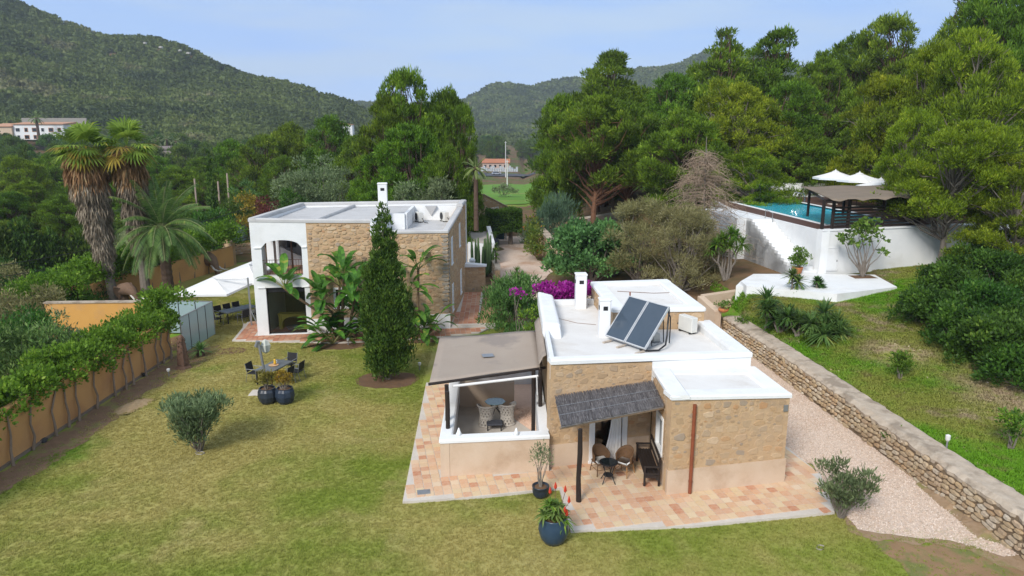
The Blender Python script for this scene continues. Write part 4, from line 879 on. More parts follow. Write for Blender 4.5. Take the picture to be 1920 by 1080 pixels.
for k in range(8):
    a0 = PI*k/8; a1 = PI*(k+1)/8
    am.prism([(.72*math.cos(a1), -.2), (.72*math.cos(a0), -.2), (.72*math.cos(a0), -.12), (.72*math.cos(a1), -.12)], [.35+.45*math.sin(a1), .35+.45*math.sin(a0), .35+.45*math.sin(a0), .35+.45*math.sin(a1)], .879)
L('apron', am, cy_, cons)
vs_ = M('grey_pottery', (.2, .24, .25), None, 4, .4)
tag(W('bowl', MB().lathe([(.12, 0), (.3, .08), (.42, .25), (.38, .27), (.26, .12), (.1, .06)], (-12.75, 39.95, .1), 18), vs_, None, True), 'wide grey bowl on the floor in front of the yellow console table', 'bowl')
fp = thing('indoor_plant', 'reddish leafy pot plant inside the garden window, right of the console', 'plant', (-11.75, 40.25, .1))
L('pot', MB().lathe([(.14, 0), (.2, .3), (.21, .32), (.17, .32), (.15, .2)], (0, 0, 0), 14), M('tan_pot', (.45, .3, .13), None, 4, .7), fp)
v, f = clumps([(0, 0, .65, .36)], 900, .16, .06); link('leaves', npmesh('leaves', v, f), LM('red_leaves', (.12, .05, .015), (.38, .13, .03)), fp)
# AC units: on both roofs
def ac_unit(name_label, loc, rz):
    t = thing('air_conditioner', name_label, 'air conditioner', loc, rz)
    ps = M('ac_casing', (.66, .65, .60), (.6, .59, .55), 3, .5)
    L('casing', MB().cbox((0, 0, .36), (.82, .32, .62), 0, .02), ps, t)
    g = MB(); g.lathe([(.25, 0), (.25, .02), (.02, .03)], (0, 0, 0), 20); me = g.mesh('fan_grille')
    o = link('fan_grille', me, darkmetal, t); o.rotation_euler = (PI/2, 0, 0); o.location = (-.1, -.16, .36)
    for x in (-.3, .3): L('foot', MB().cbox((x, 0, .025), (.08, .38, .05), 0, .008), darkmetal, t)
    L('pipe', MB().tube([(.41, .05, .3), (.55, .05, .25), (.7, .1, .04), (1.0, .25, .03)], .025, 6), M('pipe_sleeve', (.08, .08, .08)), t)
    return t
ac_unit('air conditioner left of the two together on the main house low roof', (*P(786, 416, 5.46)[:2], 5.46), rad(-62))
ac_unit('air conditioner beside coiled pipes, right of the two on the main house roof', (*P(833, 415, 5.46)[:2], 5.46), rad(-62))
bx = thing('junction_box', 'small grey box on the inner parapet of the main house roof', 'box', (*P(822, 398, 5.6)[:2], 5.455)); L('case', MB().cbox((0, 0, .22), (.35, .25, .4), 0, .015), alu, bx); L('cable', MB().tube([(.18, 0, .1), (.5, -.2, .03), (1.0, -.6, .02)], .018, 6), darkmetal, bx)
ac_unit('air conditioner standing on the guest house roof beside the solar collectors', (*P(1289, 622, 3.42)[:2], 3.42), rad(118))
# solar collectors
def solar():
    t = thing('solar_collector', 'pair of dark tilted solar collectors on the guest house roof', 'solar panels', (4.3, 26, 3.42))
    bl = Vector((3.66, 26.95, 3.62)); br = Vector((4.93, 25.18, 3.60)); up = Vector((1.08, 1.06, 1.36)); e = (br-bl); eu = e.normalized(); uu = up.normalized(); nn = eu.cross(uu)
    if nn.z < 0: nn = -nn
    gm = M('collector_glass', (.055, .075, .10), (.04, .06, .085), .8, .16, spec=.7)
    for k in range(2):
        o0 = bl+e*(.5*k)+eu*.01; w_ = e.length*.5-.03; hh = up.length
        fr = MB()
        for a, b, c, dd in ((0, .04, 0, hh), (w_-.04, w_, 0, hh), (.04, w_-.04, 0, .04), (.04, w_-.04, hh-.04, hh)):
            q = [o0+eu*a+uu*c, o0+eu*b+uu*c, o0+eu*b+uu*dd, o0+eu*a+uu*dd]; fr.add(q+[x-nn*.09 for x in q], [(0, 1, 2, 3), (7, 6, 5, 4), (0, 4, 5, 1), (1, 5, 6, 2), (2, 6, 7, 3), (3, 7, 4, 0)])
        f = W('collector_frame', fr, M('pale_aluminium', (.62, .63, .64), None, 4, .4, metal=.3), t)
        q = [o0+eu*.04+uu*.04-nn*.012, o0+eu*(w_-.04)+uu*.04-nn*.012, o0+eu*(w_-.04)+uu*(hh-.04)-nn*.012, o0+eu*.04+uu*(hh-.04)-nn*.012]
        W('collector_pane', MB().add(q+[x-nn*.06 for x in q], [(0, 1, 2, 3), (7, 6, 5, 4), (0, 4, 5, 1), (1, 5, 6, 2), (2, 6, 7, 3), (3, 7, 4, 0)]), gm, f)
    for k in (.15, .5, .85):
        tp = bl+e*k+up*.95-nn*.1; bt = bl+e*k-nn*.1; ft = Vector((tp.x+.1, tp.y+.1, 3.43))
        W('strut', MB().tube([tp, ft], .022, 6), darkmetal, t); W('strut', MB().tube([bt-Vector((0, 0, .1)), ft], .022, 6), alu, t); W('strut', MB().tube([bt+up*.45, (ft+bt)/2-Vector((0, 0, .08))], .018, 6), darkmetal, t)
    for k in (.1, .45, .9):
        p = bl+e*k; W('foot', MB().cbox((p.x-.05, p.y-.12, 3.45), (.5, .1, .06), rad(40), .01), M('foot_block', (.5, .42, .34)), t)
    q = bl+e*.9+up*.55; W('insulated_pipe', MB().tube([bl+e*.97+up*.98-nn*.1, Vector((6.0, 26.25, 4.7)), Vector((5.95, 26.15, 4.3)), Vector((5.9, 25.95, 3.9)), Vector((5.8, 25.7, 3.6)), Vector((5.5, 25.45, 3.47)), Vector((5.1, 25.4, 3.46)), Vector((4.8, 25.55, 3.48))], .035, 8), darkmetal, t)
    W('insulated_pipe', MB().tube([bl+e*.99+up*.9-nn*.1, Vector((6.1, 26.4, 4.5)), Vector((6.12, 26.45, 4.0)), Vector((6.1, 26.4, 3.46))], .025, 8), darkmetal, t)
    W('insulated_pipe', MB().tube([bl+e*.02+up*.99-nn*.05, bl+e*.0+up*1.02-nn*.05+Vector((0, 0, .15))], .03, 8), redpipe, t)
solar()
wt = thing('expansion_tank', 'small white tank behind the solar collectors on the guest house roof', 'tank', (*P(1262, 612, 3.42)[:2], 3.42))
L('tank_body', MB().lathe([(.05, .2), (.2, .26), (.24, .42), (.24, .55), (.18, .68), (.05, .74)], (0, 0, 0), 16), white, wt, True); L('stand', MB().tube([(0, 0, 0), (0, 0, .25)], .05, 8), darkmetal, wt)
pb = thing('pump_box', 'small cream pump box on the roof under the solar collectors', 'box', (*P(1229, 640, 3.42)[:2], 3.42)); L('case', MB().cbox((0, 0, .17), (.3, .25, .34), .2, .03), M('cream_plastic', (.62, .6, .54)), pb); L('base', MB().cbox((0, 0, .01), (.36, .3, .02), .2, .005), alu, pb)
# ------------------------------------------------------------ main house terrace and side path
PM = [P(435, 641)[:2], (-9.5, 37.6), (-4.6, 38.5), (-1.9, 39.6), (-1.3, 40.6), (-1.55, 41.0), (-3.6, 40.7), (-11.5, 39.4), (-14.5, 38.95), (-14.9, 42.5), (-16.2, 42)]
patio('main_terrace', PM, .09, tilered, .3, rad(8), kerbm, (), 0)
PS = [(-3.72, 41.0), (-2.05, 41.0), (-2.05, 49.9), (-3.4, 49.9)]
patio('side_path', PS, .14, tilered, .3, rad(1), kerbm, (), 0)
W('sand_path', MB().prism([(-2.0, 41.2), (-1.0, 41.2), (-1.35, 52), (-2.0, 52)], -.1, .11), M('ochre_sand_path', (.46, .29, .15), (.38, .23, .12), 5, .95, .4, 30), kind='structure')
st = MB()
for k in range(2): st.prism([(-3.6, 40.45-.3*k+.25), (-1.0, 40.75-.3*k+.25), (-1.0, 41.0-.3*k+.25), (-3.6, 40.75-.3*k+.25)], 0, .2-.07*k)
W('path_steps', st, kerbm, kind='structure')
# ------------------------------------------------------------ dry-stone retaining wall along the drive
rw = thing('stone_wall', 'long dry-stone retaining wall with pale rough coping between gravel drive and upper lawn', 'wall', (13.5, 25, 0))
def retaining():
    ys = [9, 13, 17.5, 20.7, 24, 26.5, 30, 33, 36, 39.2]; F = [(float(wallx(y))-.50, y) for y in ys]
    mb = MB(); g = random.Random(4)
    for a, b in zip(F, F[1:]): mb.prism([a, (a[0]+.96, a[1]), (b[0]+.96, b[1]), b], -.3, 1.08)
    W('wall_core', mb, M('dark_joint_mortar', (.24, .175, .115), (.17, .125, .08), 5, .95, .6, 20), rw)
    ms = Masonry()
    for b, a in zip(F, F[1:]): ms.wall(a, b, -.02, 1.10, .34, .17, .075, .2, rg=g, fill=1.1)
    ms.flush(rw, drystone, 300)
    # coping: broken, uneven surface
    V = []; nx = 7; rows = 0; y = 9.0; Fs = []
    while y < 39.3:
        for j in range(nx):
            t = j/(nx-1); e = abs(t-.5)*2; x = float(wallx(y))-.54+1.08*t+(g.uniform(-.035, .035) if 0 < j < nx-1 else g.uniform(-.06, .06)); V.append((x, y+g.uniform(-.04, .04), 1.20-.10*(e > .99)+g.uniform(-.018, .018)))
        rows += 1; y += .22
    for i in range(rows-1):
        for j in range(nx-1): k = i*nx+j; Fs.append((k, k+1, k+nx+1, k+nx))
    mb = MB().add(V, Fs); mb.add([(V[i*nx][0], V[i*nx][1], V[i*nx][2]) for i in range(rows)]+[(V[i*nx][0]+.02, V[i*nx][1], .98) for i in range(rows)], [(i, i+1, rows+i+1, rows+i) for i in range(rows-1)])
    mb.add([V[i*nx+nx-1] for i in range(rows)]+[(V[i*nx+nx-1][0], V[i*nx+nx-1][1], .8) for i in range(rows)], [(i+1, i, rows+i, rows+i+1) for i in range(rows-1)])
    W('coping', mb, coping_m, rw)
retaining()
# beige plastered return wall at the head of the drive
bw = thing('garden_wall', 'low beige plastered wall turning the corner between the drive head and the white steps', 'wall', (13, 41, 0))
def beige():
    A = P(1322, 552, 2.0)[:2]; B_ = P(1424, 540, 2.1)[:2]; Cc = P(1352, 590, 1.3)[:2]
    m = MB(); poly_wall(m, A, B_, .3, (1.9, 2.1), .45); poly_wall(m, (A[0]-.1, A[1]-.1), Cc, 0, (1.95, 1.5), -.4)
    W('wall', m, M('pale_beige_plaster', (.58, .45, .33), (.50, .37, .26), 1.5, .9, .4, 14), bw)
    ms = Masonry(); ms.wall((A[0]+1.2, A[1]-.1), B_, .8, 1.7, .28, .16, .06, .12, rg=random.Random(2)); ms.flush(bw, drystone, 0)
beige()
# ------------------------------------------------------------ pool terrace
ZS, ZD = 2.7, 5.4
K = Vector((19.28, 43.75)); KR = Vector((34.0, 47.6)); KL = Vector((17.5, 57.5))
slab = W('entrance_slab', MB().prism([P(1389, 527, ZS)[:2], P(1400, 536, ZS)[:2], P(1570, 551, ZS)[:2], P(1682, 538, ZS)[:2], P(1640, 515, ZS)[:2], (19.3, 43.8), (15.2, 43.8)], .8, ZS), white); slab['kind'] = 'structure'
ss = W('entrance_slab', MB().prism([P(1380, 536, ZS-.2)[:2], P(1572, 556, ZS-.2)[:2], (18.5, 40), (14, 42.5)], .8, ZS-.2), white); ss['kind'] = 'structure'
pt_ = thing('pool_terrace', 'raised white-rendered swimming pool platform with steps up its side', 'pool', (22, 46, 2.7))
def poolterrace():
    m = MB(); poly_wall(m, (K.x, K.y), KR, 1.5, ZD, .5); poly_wall(m, KL, (K.x, K.y+.002), 1.0, ZD, .5); poly_wall(m, (18.6, 66.5), KL, 1, ZD, .5)
    W('wall', m, white, pt_)
    cp = MB(); coping(cp, (K.x, K.y), KR, ZD, .5, .1, .05); W('coping', cp, white, pt_)
    pool = [(20.6, 46.4), (27.0, 47.4), (25.0, 64.3), (19.0, 62.3)]
    dkm = M('dark_brown_decking', (.11, .055, .04), (.08, .04, .03), 8, .7, .3, 20)
    # deck boards round the water
    outer = [(19.45, 44.3), (34, 48.1), (34, 67), (18.6, 67), (17.7, 57.4)]
    base = MB()
    pb = [(pool[i], pool[(i+1) % 4]) for i in range(4)]
    base.prism([outer[0], outer[1], pool[1], pool[0]], ZD-.3, ZD+.02); base.prism([pool[1], outer[1], outer[2], pool[2]], ZD-.3, ZD+.02); base.prism([pool[3], pool[2], outer[2], outer[3]], ZD-.3, ZD+.02); base.prism([outer[0], pool[0], pool[3], outer[3], outer[4]], ZD-.3, ZD+.02)
    W('deck', base, dkm, pt_)
    e = MB()
    for a, b in pb: coping(e, a, b, ZD+.02, .35, .035, .0)
    W('pool_edge', e, white, pt_)
    inn = MB()
    for a, b in pb: poly_wall(inn, b, a, ZD-1.5, ZD, .02)
    inn.prism(pool, ZD-1.6, ZD-1.5); W('pool_lining', inn, M('turquoise_pool_lining', (.42, .90, .95), (.36, .86, .92), 1, .6), pt_)
    wm = bpy.data.materials.new('pool_water'); wm.use_nodes = True; t = wm.node_tree; b = t.nodes['Principled BSDF']; b.inputs['Base Color'].default_value = (.06, .60, .80, 1); b.inputs['Roughness'].default_value = .05; b.inputs['Alpha'].default_value = .78; b.inputs['Specular IOR Level'].default_value = .2
    n = N(t, 'ShaderNodeTexNoise'); n.inputs['Scale'].default_value = 2.2; tc = N(t, 'ShaderNodeTexCoord'); lk(t, tc.outputs['Object'], n.inputs['Vector']); bp = N(t, 'ShaderNodeBump'); bp.inputs['Strength'].default_value = .12; bp.inputs['Distance'].default_value = .05; lk(t, n.outputs[0], bp.inputs['Height']); lk(t, bp.outputs[0], b.inputs['Normal'])
    w_ = W('water', MB().add([(*p, ZD-.08) for p in pool], [(0, 1, 2, 3)]), wm, pt_)
    # steps
    n = 15; y0, y1 = 43.95, 50.4; xl0, xr0 = 17.55, 19.2
    for k in range(n):
        t = k/n; y = y0+(y1-y0)*t; z = ZS+(ZD-ZS)*(k+1)/n; xr = K.x+(KL.x-K.x)*(y-K.y)/(KL.y-K.y)-.03; xe = K.x+(KL.x-K.x)*(y1+.5-K.y)/(KL.y-K.y)-.03; s = MB().prism([(xr-1.45, y), (xr, y), (xe, y1+.5), (xe-1.45, y1+.5)], 1.0+(k*.003), z-.002); W('step', s, white, pt_)
    ld = MB(); ld.prism([(16.2, 50.9), (18.2, 50.9), (17.4, 57), (15.2, 57)], 1.0, ZD-.02); W('landing', ld, white, pt_)
    bwl = MB(); poly_wall(bwl, (19, 66.9), (30, 66.9), ZD, ZD+1.3, .3); W('back_wall', bwl, white, pt_)
    d = (KR-K).normalized(); hm = MB(); ang = math.atan2(d.y, d.x)
    for u, z, a, c in ((.35, 3.6, .05, 1.5), (1.3, 3.6, .05, 1.5), (.825, 4.33, 1.0, .05), (.825, 2.87, 1.0, .05), (.825, 3.6, .86, 1.38)):
        q = on_wall(K, KR, u, .02); hm.cbox((q.x, q.y, z), (a, .05 if a < .5 or c < .1 else .03, c), ang, .006)
    h_ = W('hatch', hm, white, pt_); q = on_wall(K, KR, 1.22, .06); W('handle', MB().cbox((q.x, q.y, 3.5), (.03, .04, .12), ang, .005), darkmetal, h_)
    # ladder
    lm = M('chrome', (.6, .6, .6), None, 3, .15, metal=1); x, y = 24.9, 62.0
    for dx in (0, .5): W('ladder_rail', MB().tube([(x-.5+dx*.2, y-dx, ZD-.8), (x-.5+dx*.2, y-dx, ZD+.5), (x-.3+dx*.2, y-dx, ZD+.85), (x+.1+dx*.2, y-dx, ZD+.85), (x+.3+dx*.2, y-dx, ZD+.6), (x+.3+dx*.2, y-dx, ZD)], .035, 6), lm, pt_)
    W('handrail', MB().tube([(18.3, 49.7, ZD-.3), (18.3, 49.7, ZD+.45), (18.1, 50.6, ZD+.6), (18.1, 50.6, ZD)], .025, 6), alu, pt_)
poolterrace()
pg = thing('pergola', 'black timber pergola with a slatted screen and brown canopy at the pool corner', 'pergola', (21, 45, 5.42))
def pergola():
    z0 = 5.5; zt = 7.32
    fr = [on_wall(K, KR, u, -.25) for u in (.12, .85, 2.0, 4.6, 7.4)]
    bk = [(21.2, 50.8), (24.0, 51.4), (27.6, 52.0)]
    for p in fr: W('post', MB().cbox((p.x, p.y, (z0+zt)/2), (.16, .16, zt-z0), .25, .01), blackwood, pg)
    for p in bk: W('post', MB().cbox((p[0], p[1], (z0+zt)/2), (.14, .14, zt-z0), .25, .01), blackwood, pg)
    for k in range(7):
        z = z0+.12+k*.2
        a, b = fr[1], fr[4]; d = (b-a); c = a+d*.5; W('slat', MB().cbox((c.x, c.y-.09, z), (d.length, .035, .13), math.atan2(d.y, d.x), .006), blackwood, pg)
    W('beam', MB().tube([(*fr[0], zt), (*fr[4], zt)], .08, 4), blackwood, pg); W('beam', MB().tube([(*fr[0], zt), (bk[0][0], bk[0][1], zt)], .08, 4), blackwood, pg)
    W('beam', MB().tube([(bk[0][0], bk[0][1], zt), (bk[2][0], bk[2][1], zt)], .08, 4), blackwood, pg)
    a = Vector((19.4, 43.0, 7.42)); b = Vector((28.0, 45.6, 7.5)); c = Vector((28.6, 52.4, 7.62)); d = Vector((20.7, 51.2, 7.62)); V = []; n = 16
    for i in range(n+1):
        for j in range(n+1):
            s, t = i/n, j/n; p = a.lerp(b, s).lerp(d.lerp(c, s), t); p.z += .10*math.sin(PI*s)*math.sin(PI*t)+.03*math.sin(s*13+t*3)+(-.12 if j == 0 and i % 3 == 1 else 0); V.append(p)
    o = W('canopy', MB().add(V, [(i*(n+1)+j, (i+1)*(n+1)+j, (i+1)*(n+1)+j+1, i*(n+1)+j+1) for i in range(n) for j in range(n)]), M('brown_canopy_cloth', (.235, .185, .14), (.19, .15, .11), 1.2, .9, .3, 10), pg, True); s = o.modifiers.new('s', 'SOLIDIFY'); s.thickness = .04
pergola()
def parasol(label, loc, r, hh, rz, group):
    t = thing('parasol', label, 'parasol', loc, rz, group)
    L('pole', MB().tube([(0, 0, 0), (0, 0, hh-.1)], .03, 8), darkmetal, t); L('base', MB().cbox((0, 0, .04), (.6, .6, .08), 0, .01), kerbm, t)
    n = 8; V = [(0, 0, hh)]; 
    for q, (rr, zz) in enumerate(((.5, hh-.28*r/1.6), (1, hh-.5*r/1.6))):
        for k in range(n): a = 2*PI*(k+.5)/n; V.append((r*rr*math.cos(a), r*rr*math.sin(a), zz))
    F = [(0, 1+k, 1+(k+1) % n) for k in range(n)]+[(1+k, 1+n+k, 1+n+(k+1) % n, 1+(k+1) % n) for k in range(n)]
    b = len(V); V += [(v[0], v[1], v[2]-.16) for v in V[1+n:1+2*n]]; F += [(1+n+k, b+k, b+(k+1) % n, 1+n+(k+1) % n) for k in range(n)]
    o = L('canopy', MB().add(V, F), cloth, t); L('finial', MB().lathe([(.03, hh-.02), (.05, hh+.05), (.01, hh+.14)], (0, 0, 0), 8), cloth, t)
    L('vent_cap', MB().lathe([(.32, hh-.08), (.2, hh-.02), (.02, hh+.04)], (0, 0, 0), 8), cloth, t)
    return t
for i, (px, py, Y, lb) in enumerate(((1567, 320, 60, 'leftmost of the white parasols standing behind the pool pergola'), (1612, 324, 58, 'white parasol in the middle of the row behind the pool pergola'), (1652, 335, 56, 'white parasol nearest the overhanging pine, behind the pool pergola'))):
    q = D(px, py, Y); parasol(lb, (q[0], q[1], 5.42), 1.75, q[2]-5.42, .3*i, 'white parasols by the pool')
# ------------------------------------------------------------ ochre walls, creepers, frosted glass screens
ow = thing('ochre_wall', 'long ochre garden wall under the creeper on the left edge of the lawn', 'wall', (-17.8, 28, 0))
W('wall', MB().prism([(-18.05, 16), (-17.75, 16), (-17.75, 35.4), (-18.05, 35.4)], -2.5, 1.95), ochre, ow)
W('footing', MB().prism([(-17.75, 16), (-17.70, 16), (-17.70, 35.4), (-17.75, 35.4)], -.1, .12), M('grey_footing', (.25, .19, .14), None, 4, .95), ow)
ow2 = thing('ochre_wall', 'short bright ochre wall crossing in front of the two tall fan palms', 'wall', (-23, 39.5, 0))
W('wall', MB().prism([(-26.6, 39.2), (-20.2, 39.5), (-20.2, 39.75), (-26.6, 39.45)], -3.5, 1.9), M('bright_ochre_plaster', (.66, .36, .10), (.60, .31, .08), .7, .9, .2, 10, c3=(.5, .3, .15), s3=.6, t3=(.5, .75)), ow2)
W('coping', MB().prism([(-26.65, 39.15), (-20.2, 39.45), (-20.2, 39.8), (-26.65, 39.5)], 1.9, 1.98), coping_m, ow2)
ow3 = thing('ochre_wall', 'ochre wall beneath the rounded hedge beyond the white cantilever parasols', 'wall', (-25, 52, 0))
W('wall', MB().prism([(-29, 44), (-27.4, 45.3), (-24.3, 61), (-24.6, 61), (-27.7, 45.5), (-29.2, 44.3)], -3, 1.7), ochre, ow3)
frost = M('frosted_glass', (.34, .45, .46), (.30, .41, .42), .8, .18, spec=.5)
def glass_screen(label, A, B, z0, z1, n, grp=None):
    A = Vector(A); B = Vector(B); t = thing('glass_screen', label, 'glass fence', (A.x, A.y, z0), 0, grp); d = B-A; ang = math.atan2(d.y, d.x)
    for k in range(n):
        c = A+d*(k+.5)/n; W('glass_panel', MB().cbox((c.x, c.y, (z0+z1)/2), (d.length/n-.05, .025, z1-z0-.06), ang, .003), frost, t)
    for k in range(n+1):
        c = A+d*k/n; W('post', MB().cbox((c.x, c.y, (z0+z1)/2), (.045, .05, z1-z0), ang, .004), darkmetal if 0 < k < n else alu, t)
    W('rail', MB().cbox(((A.x+B.x)/2, (A.y+B.y)/2, z1), (d.length, .06, .04), ang, .005), alu, t)
glass_screen('frosted glass screen of four panels beside the palm stump on the lawn', (-17.3, 35.7), (-17.1, 39.3), .05, 2.0, 4)
glass_screen('frosted glass screen in line with the bright ochre wall, behind the four-panel one', (-20.15, 39.6), (-17.15, 39.4), .05, 1.98, 3)
a_ = D(425, 458, 66); b_ = D(475, 452, 70)
glass_screen('far frosted glass screen on a stone base left of the main house', a_[:2], b_[:2], a_[2]-.1, a_[2]+1.45, 2)
sb = thing('stone_wall', 'rough stone wall under the far glass screen left of the main house', 'wall', (a_[0], a_[1], 0))
W('wall', MB().prism([(a_[0]-.2, a_[1]-.3), (b_[0]+3, b_[1]-.3), (b_[0]+3, b_[1]+.2), (a_[0]-.2, a_[1]+.2)], -1, a_[2]-.12), mortar, sb)
ms = Masonry(); ms.wall((a_[0]-.2, a_[1]-.32), (b_[0]+3, b_[1]-.32), 0, a_[2]-.15, .4, .25, .04, .12, rg=random.Random(1)); ms.wall((-24.3, 61.3), (a_[0]-.2, a_[1]-.3), 0, 2, .4, .25, .04, .12, rg=random.Random(1)); ms.flush(sb, drystone, 0)
W('wall', MB().prism([(-24.5, 61.3), (-24.2, 61.3), (a_[0], a_[1]-.3), (a_[0]-.3, a_[1]-.3)], -1, 2.0), mortar, sb)
# creeper over the near wall
ch = thing('creeper_hedge', 'dense green creeper spilling over the long ochre wall, with twisted bare stems', 'creeper', (-18.2, 28, 0))
stemm = M('pale_brown_stem', (.30, .22, .16), (.22, .16, .11), 5, .95)
def creepers():
    rg = np.random.default_rng(21); g = random.Random(31); cl = []
    y = 17.0
    while y < 36.4:
        for _ in range(4):
            cl.append((-18.5+g.uniform(-.95, .8), y+g.uniform(-.5, .5), 1.98+g.uniform(-.28, .36), g.uniform(.34, .62)))
        cl.append((-17.75+g.uniform(-.1, .25), y+g.uniform(-.4, .4), 1.7+g.uniform(-.2, .2), g.uniform(.28, .48)))
        y += .55
    for k in range(7): cl.append((-18.3+g.uniform(-1, .6), 35.6+g.uniform(-.5, 1.2), 2.1+g.uniform(-.8, .6), .75))
    V, F = clumps(cl, 620, .15, .10, .5, rg, .55); me = npmesh('foliage', V-np.array([-18.2, 28, 0]), F); link('foliage', me, hedM, ch)
    y = 20.2
    while y < 35:
        p = (-17.55+g.uniform(-.1, .05), y, 0); q = (-17.72, y+g.uniform(.1, .7), 1.75); W('stem', MB().tube([p, (-17.6, y+.12+g.uniform(-.1, .1), .5), (-17.66, y+.15+g.uniform(-.15, .2), 1.0), q], [.06, .045, .038, .03], 6), stemm, ch); y += g.uniform(.55, 1.45)
creepers()
h2 = thing('rounded_hedge', 'bright green rounded hedge growing over the ochre wall behind the palms', 'hedge', (-25.3, 52, 0))
def hedge2():
    rg = np.random.default_rng(5); g = random.Random(6); cl = []
    for i in range(30):
        t = i/29; x = -28.0+3.1*t; y = 45.2+15.8*t
        for _ in range(3): cl.append((x+g.uniform(-1.0, .8), y+g.uniform(-.5, .5), 2.1+g.uniform(-.5, .55)+.5*t, g.uniform(.7, 1.1)))
    for k in range(16): a = g.uniform(0, 6.28); cl.append((-29.2+1.9*math.cos(a)*g.random(), 43.2+1.5*math.sin(a)*g.random(), 1.0+g.uniform(-1.6, 1.0), 1.1))
    V, F = clumps(cl, 330, .19, .13, .5, rg, .6); link('foliage', npmesh('foliage', V-np.array([-25.3, 52, 0]), F), hedM, h2)
    for k in range(10): y = 46.5+k*1.5+g.uniform(-.4, .4); x = -27.25+.197*(y-46); W('stem', MB().tube([(x, y, 0), (x-.05, y+g.uniform(-.3, .3), .9), (x-.15, y+g.uniform(-.4, .4), 1.8)], [.06, .05, .04], 5), barkgrey, h2)
hedge2()
# elephant heads on the far wall
def elephant(label, loc, rz, s):
    t = thing('elephant_sculpture', label, 'sculpture', loc, rz); t.scale = (s, s, s)
    em = M('brown_elephant_hide', (.22, .14, .09), (.16, .10, .07), 6, .9, .9, 14)
    hd = MB(); hd.tube([(-.9, 0, -.1), (-.5, 0, .12), (0, 0, .22), (.35, 0, .12), (.6, 0, -.1), (.75, 0, -.5), (.8, 0, -.95), (.95, 0, -1.25)], [.3, .48, .5, .40, .24, .17, .13, .08], 12); L('head', hd, em, t, True)
    for sy in (-1, 1):
        V = [(-.15, sy*.42, .35)]; n = 12
        for k in range(n): a = -1.4+4.0*k/n; V.append((-.35-.42*math.cos(a)*.7, sy*(.5+.22*math.sin(a*1.3)), -.02+.55*math.sin(a)))
        e = L('ear', MB().add(V, [(0, k+1, k+2) for k in range(n-1)]), em, t); sm = e.modifiers.new('s', 'SOLIDIFY'); sm.thickness = .05
        L('tusk', MB().tube([(.45, sy*.2, -.12), (.8, sy*.26, -.38), (1.15, sy*.27, -.45), (1.5, sy*.25, -.38)], [.07, .06, .045, .012], 8), M('ivory_paint', (.7, .68, .62), None, 3, .5), t, True)
        L('eye', MB().lathe([(.01, -.04), (.04, 0), (.01, .04)], (.32, sy*.33, .22), 8), darkmetal, t)
    L('support', MB().lathe([(.36, -2.0), (.34, -.4), (.3, -.1)], (-.5, 0, 0), 10), em, t)
    return t
q = D(395, 494, 57.5); elephant('brown elephant head sculpture with long white tusks on the wall beyond the white parasols', (q[0]-.2, q[1], q[2]+.1), rad(-25), 1.25)
q = D(240, 548, 46.0); elephant('brown elephant head sculpture low between the two fan palm trunks', (q[0], q[1], q[2]), rad(-20), .95)
# ------------------------------------------------------------ furniture
wick = M('brown_wicker', (.16, .085, .04), (.11, .06, .03), 12, .7, .5, 60); ltwood = M('honey_cane', (.38, .19, .07), None, 5, .5); cush = M('white_cushion', (.72, .71, .68), None, 5, .9)
def wicker_chair(label, loc, rz, frame, group=None):
    t = thing('wicker_chair', label, 'chair', loc, rz, group)
    L('seat', MB().cbox((0, 0, .42), (.5, .5, .05), 0, .02), wick, t); L('cushion', MB().cbox((0, -.02, .475), (.46, .46, .07), 0, .03), cush, t, True)
    V = []; n = 12; m = 5
    for i in range(n+1):
        a = PI*(-.08+1.16*i/n)
        for j in range(m+1):
            hh = (.26+.24*math.sin(PI*min(1, max(0, i/n)))**1.2)*j/m; V.append(((.29+.02*j/m)*math.cos(a), -.02+.29*math.sin(a)+.06*j/m*math.sin(a), .44+hh))
    o = L('backrest', MB().add(V, [(i*(m+1)+j, (i+1)*(m+1)+j, (i+1)*(m+1)+j+1, i*(m+1)+j+1) for i in range(n) for j in range(m)]), wick, t, True); s = o.modifiers.new('s', 'SOLIDIFY'); s.thickness = .03
    for sx, sy in ((-1, -1), (1, -1), (-1, 1), (1, 1)): L('leg', MB().tube([(sx*.21, sy*.2, .42), (sx*.26, sy*.27, 0)], [.02, .016], 7), frame, t)
    L('stretcher', MB().tube([(-.23, -.22, .2), (.23, -.22, .2), (.23, .22, .2), (-.23, .22, .2), (-.23, -.22, .2)], .01, 5), frame, t)
    return t
q = P(1127, 895, .1); wicker_chair('dark wicker armchair with white cushion left of the round table under the porch', (q[0]+.02, q[1]+.35, .1), rad(20), wick)
q = P(1172, 895, .1); wicker_chair('wicker armchair with honey-coloured legs between round table and black bench', (q[0], q[1]+.25, .1), rad(-38), ltwood)
q = P(1140, 903, .1); t = thing('round_table', 'small black iron round table under the porch between two wicker chairs', 'table', (q[0], q[1], .1))
tt = MB(); tt.lathe([(.30, .68), (.31, .70), (.31, .715), (.29, .715)], (0, 0, 0), 22); L('table_top', tt, darkmetal, t)
L('glass_inset', MB().lathe([(.02, .717), (.24, .717), (.24, .722), (.02, .722)], (0, 0, 0), 22), glassd, t); L('ring_shelf', MB().lathe([(.16, .24), (.17, .26), (.15, .26)], (0, 0, 0), 16), darkmetal, t)
for k in range(4): a = PI/4+k*PI/2; L('leg', MB().tube([(.26*math.cos(a), .26*math.sin(a), .68), (.13*math.cos(a), .13*math.sin(a), .3), (.3*math.cos(a), .3*math.sin(a), 0)], .016, 6), darkmetal, t)
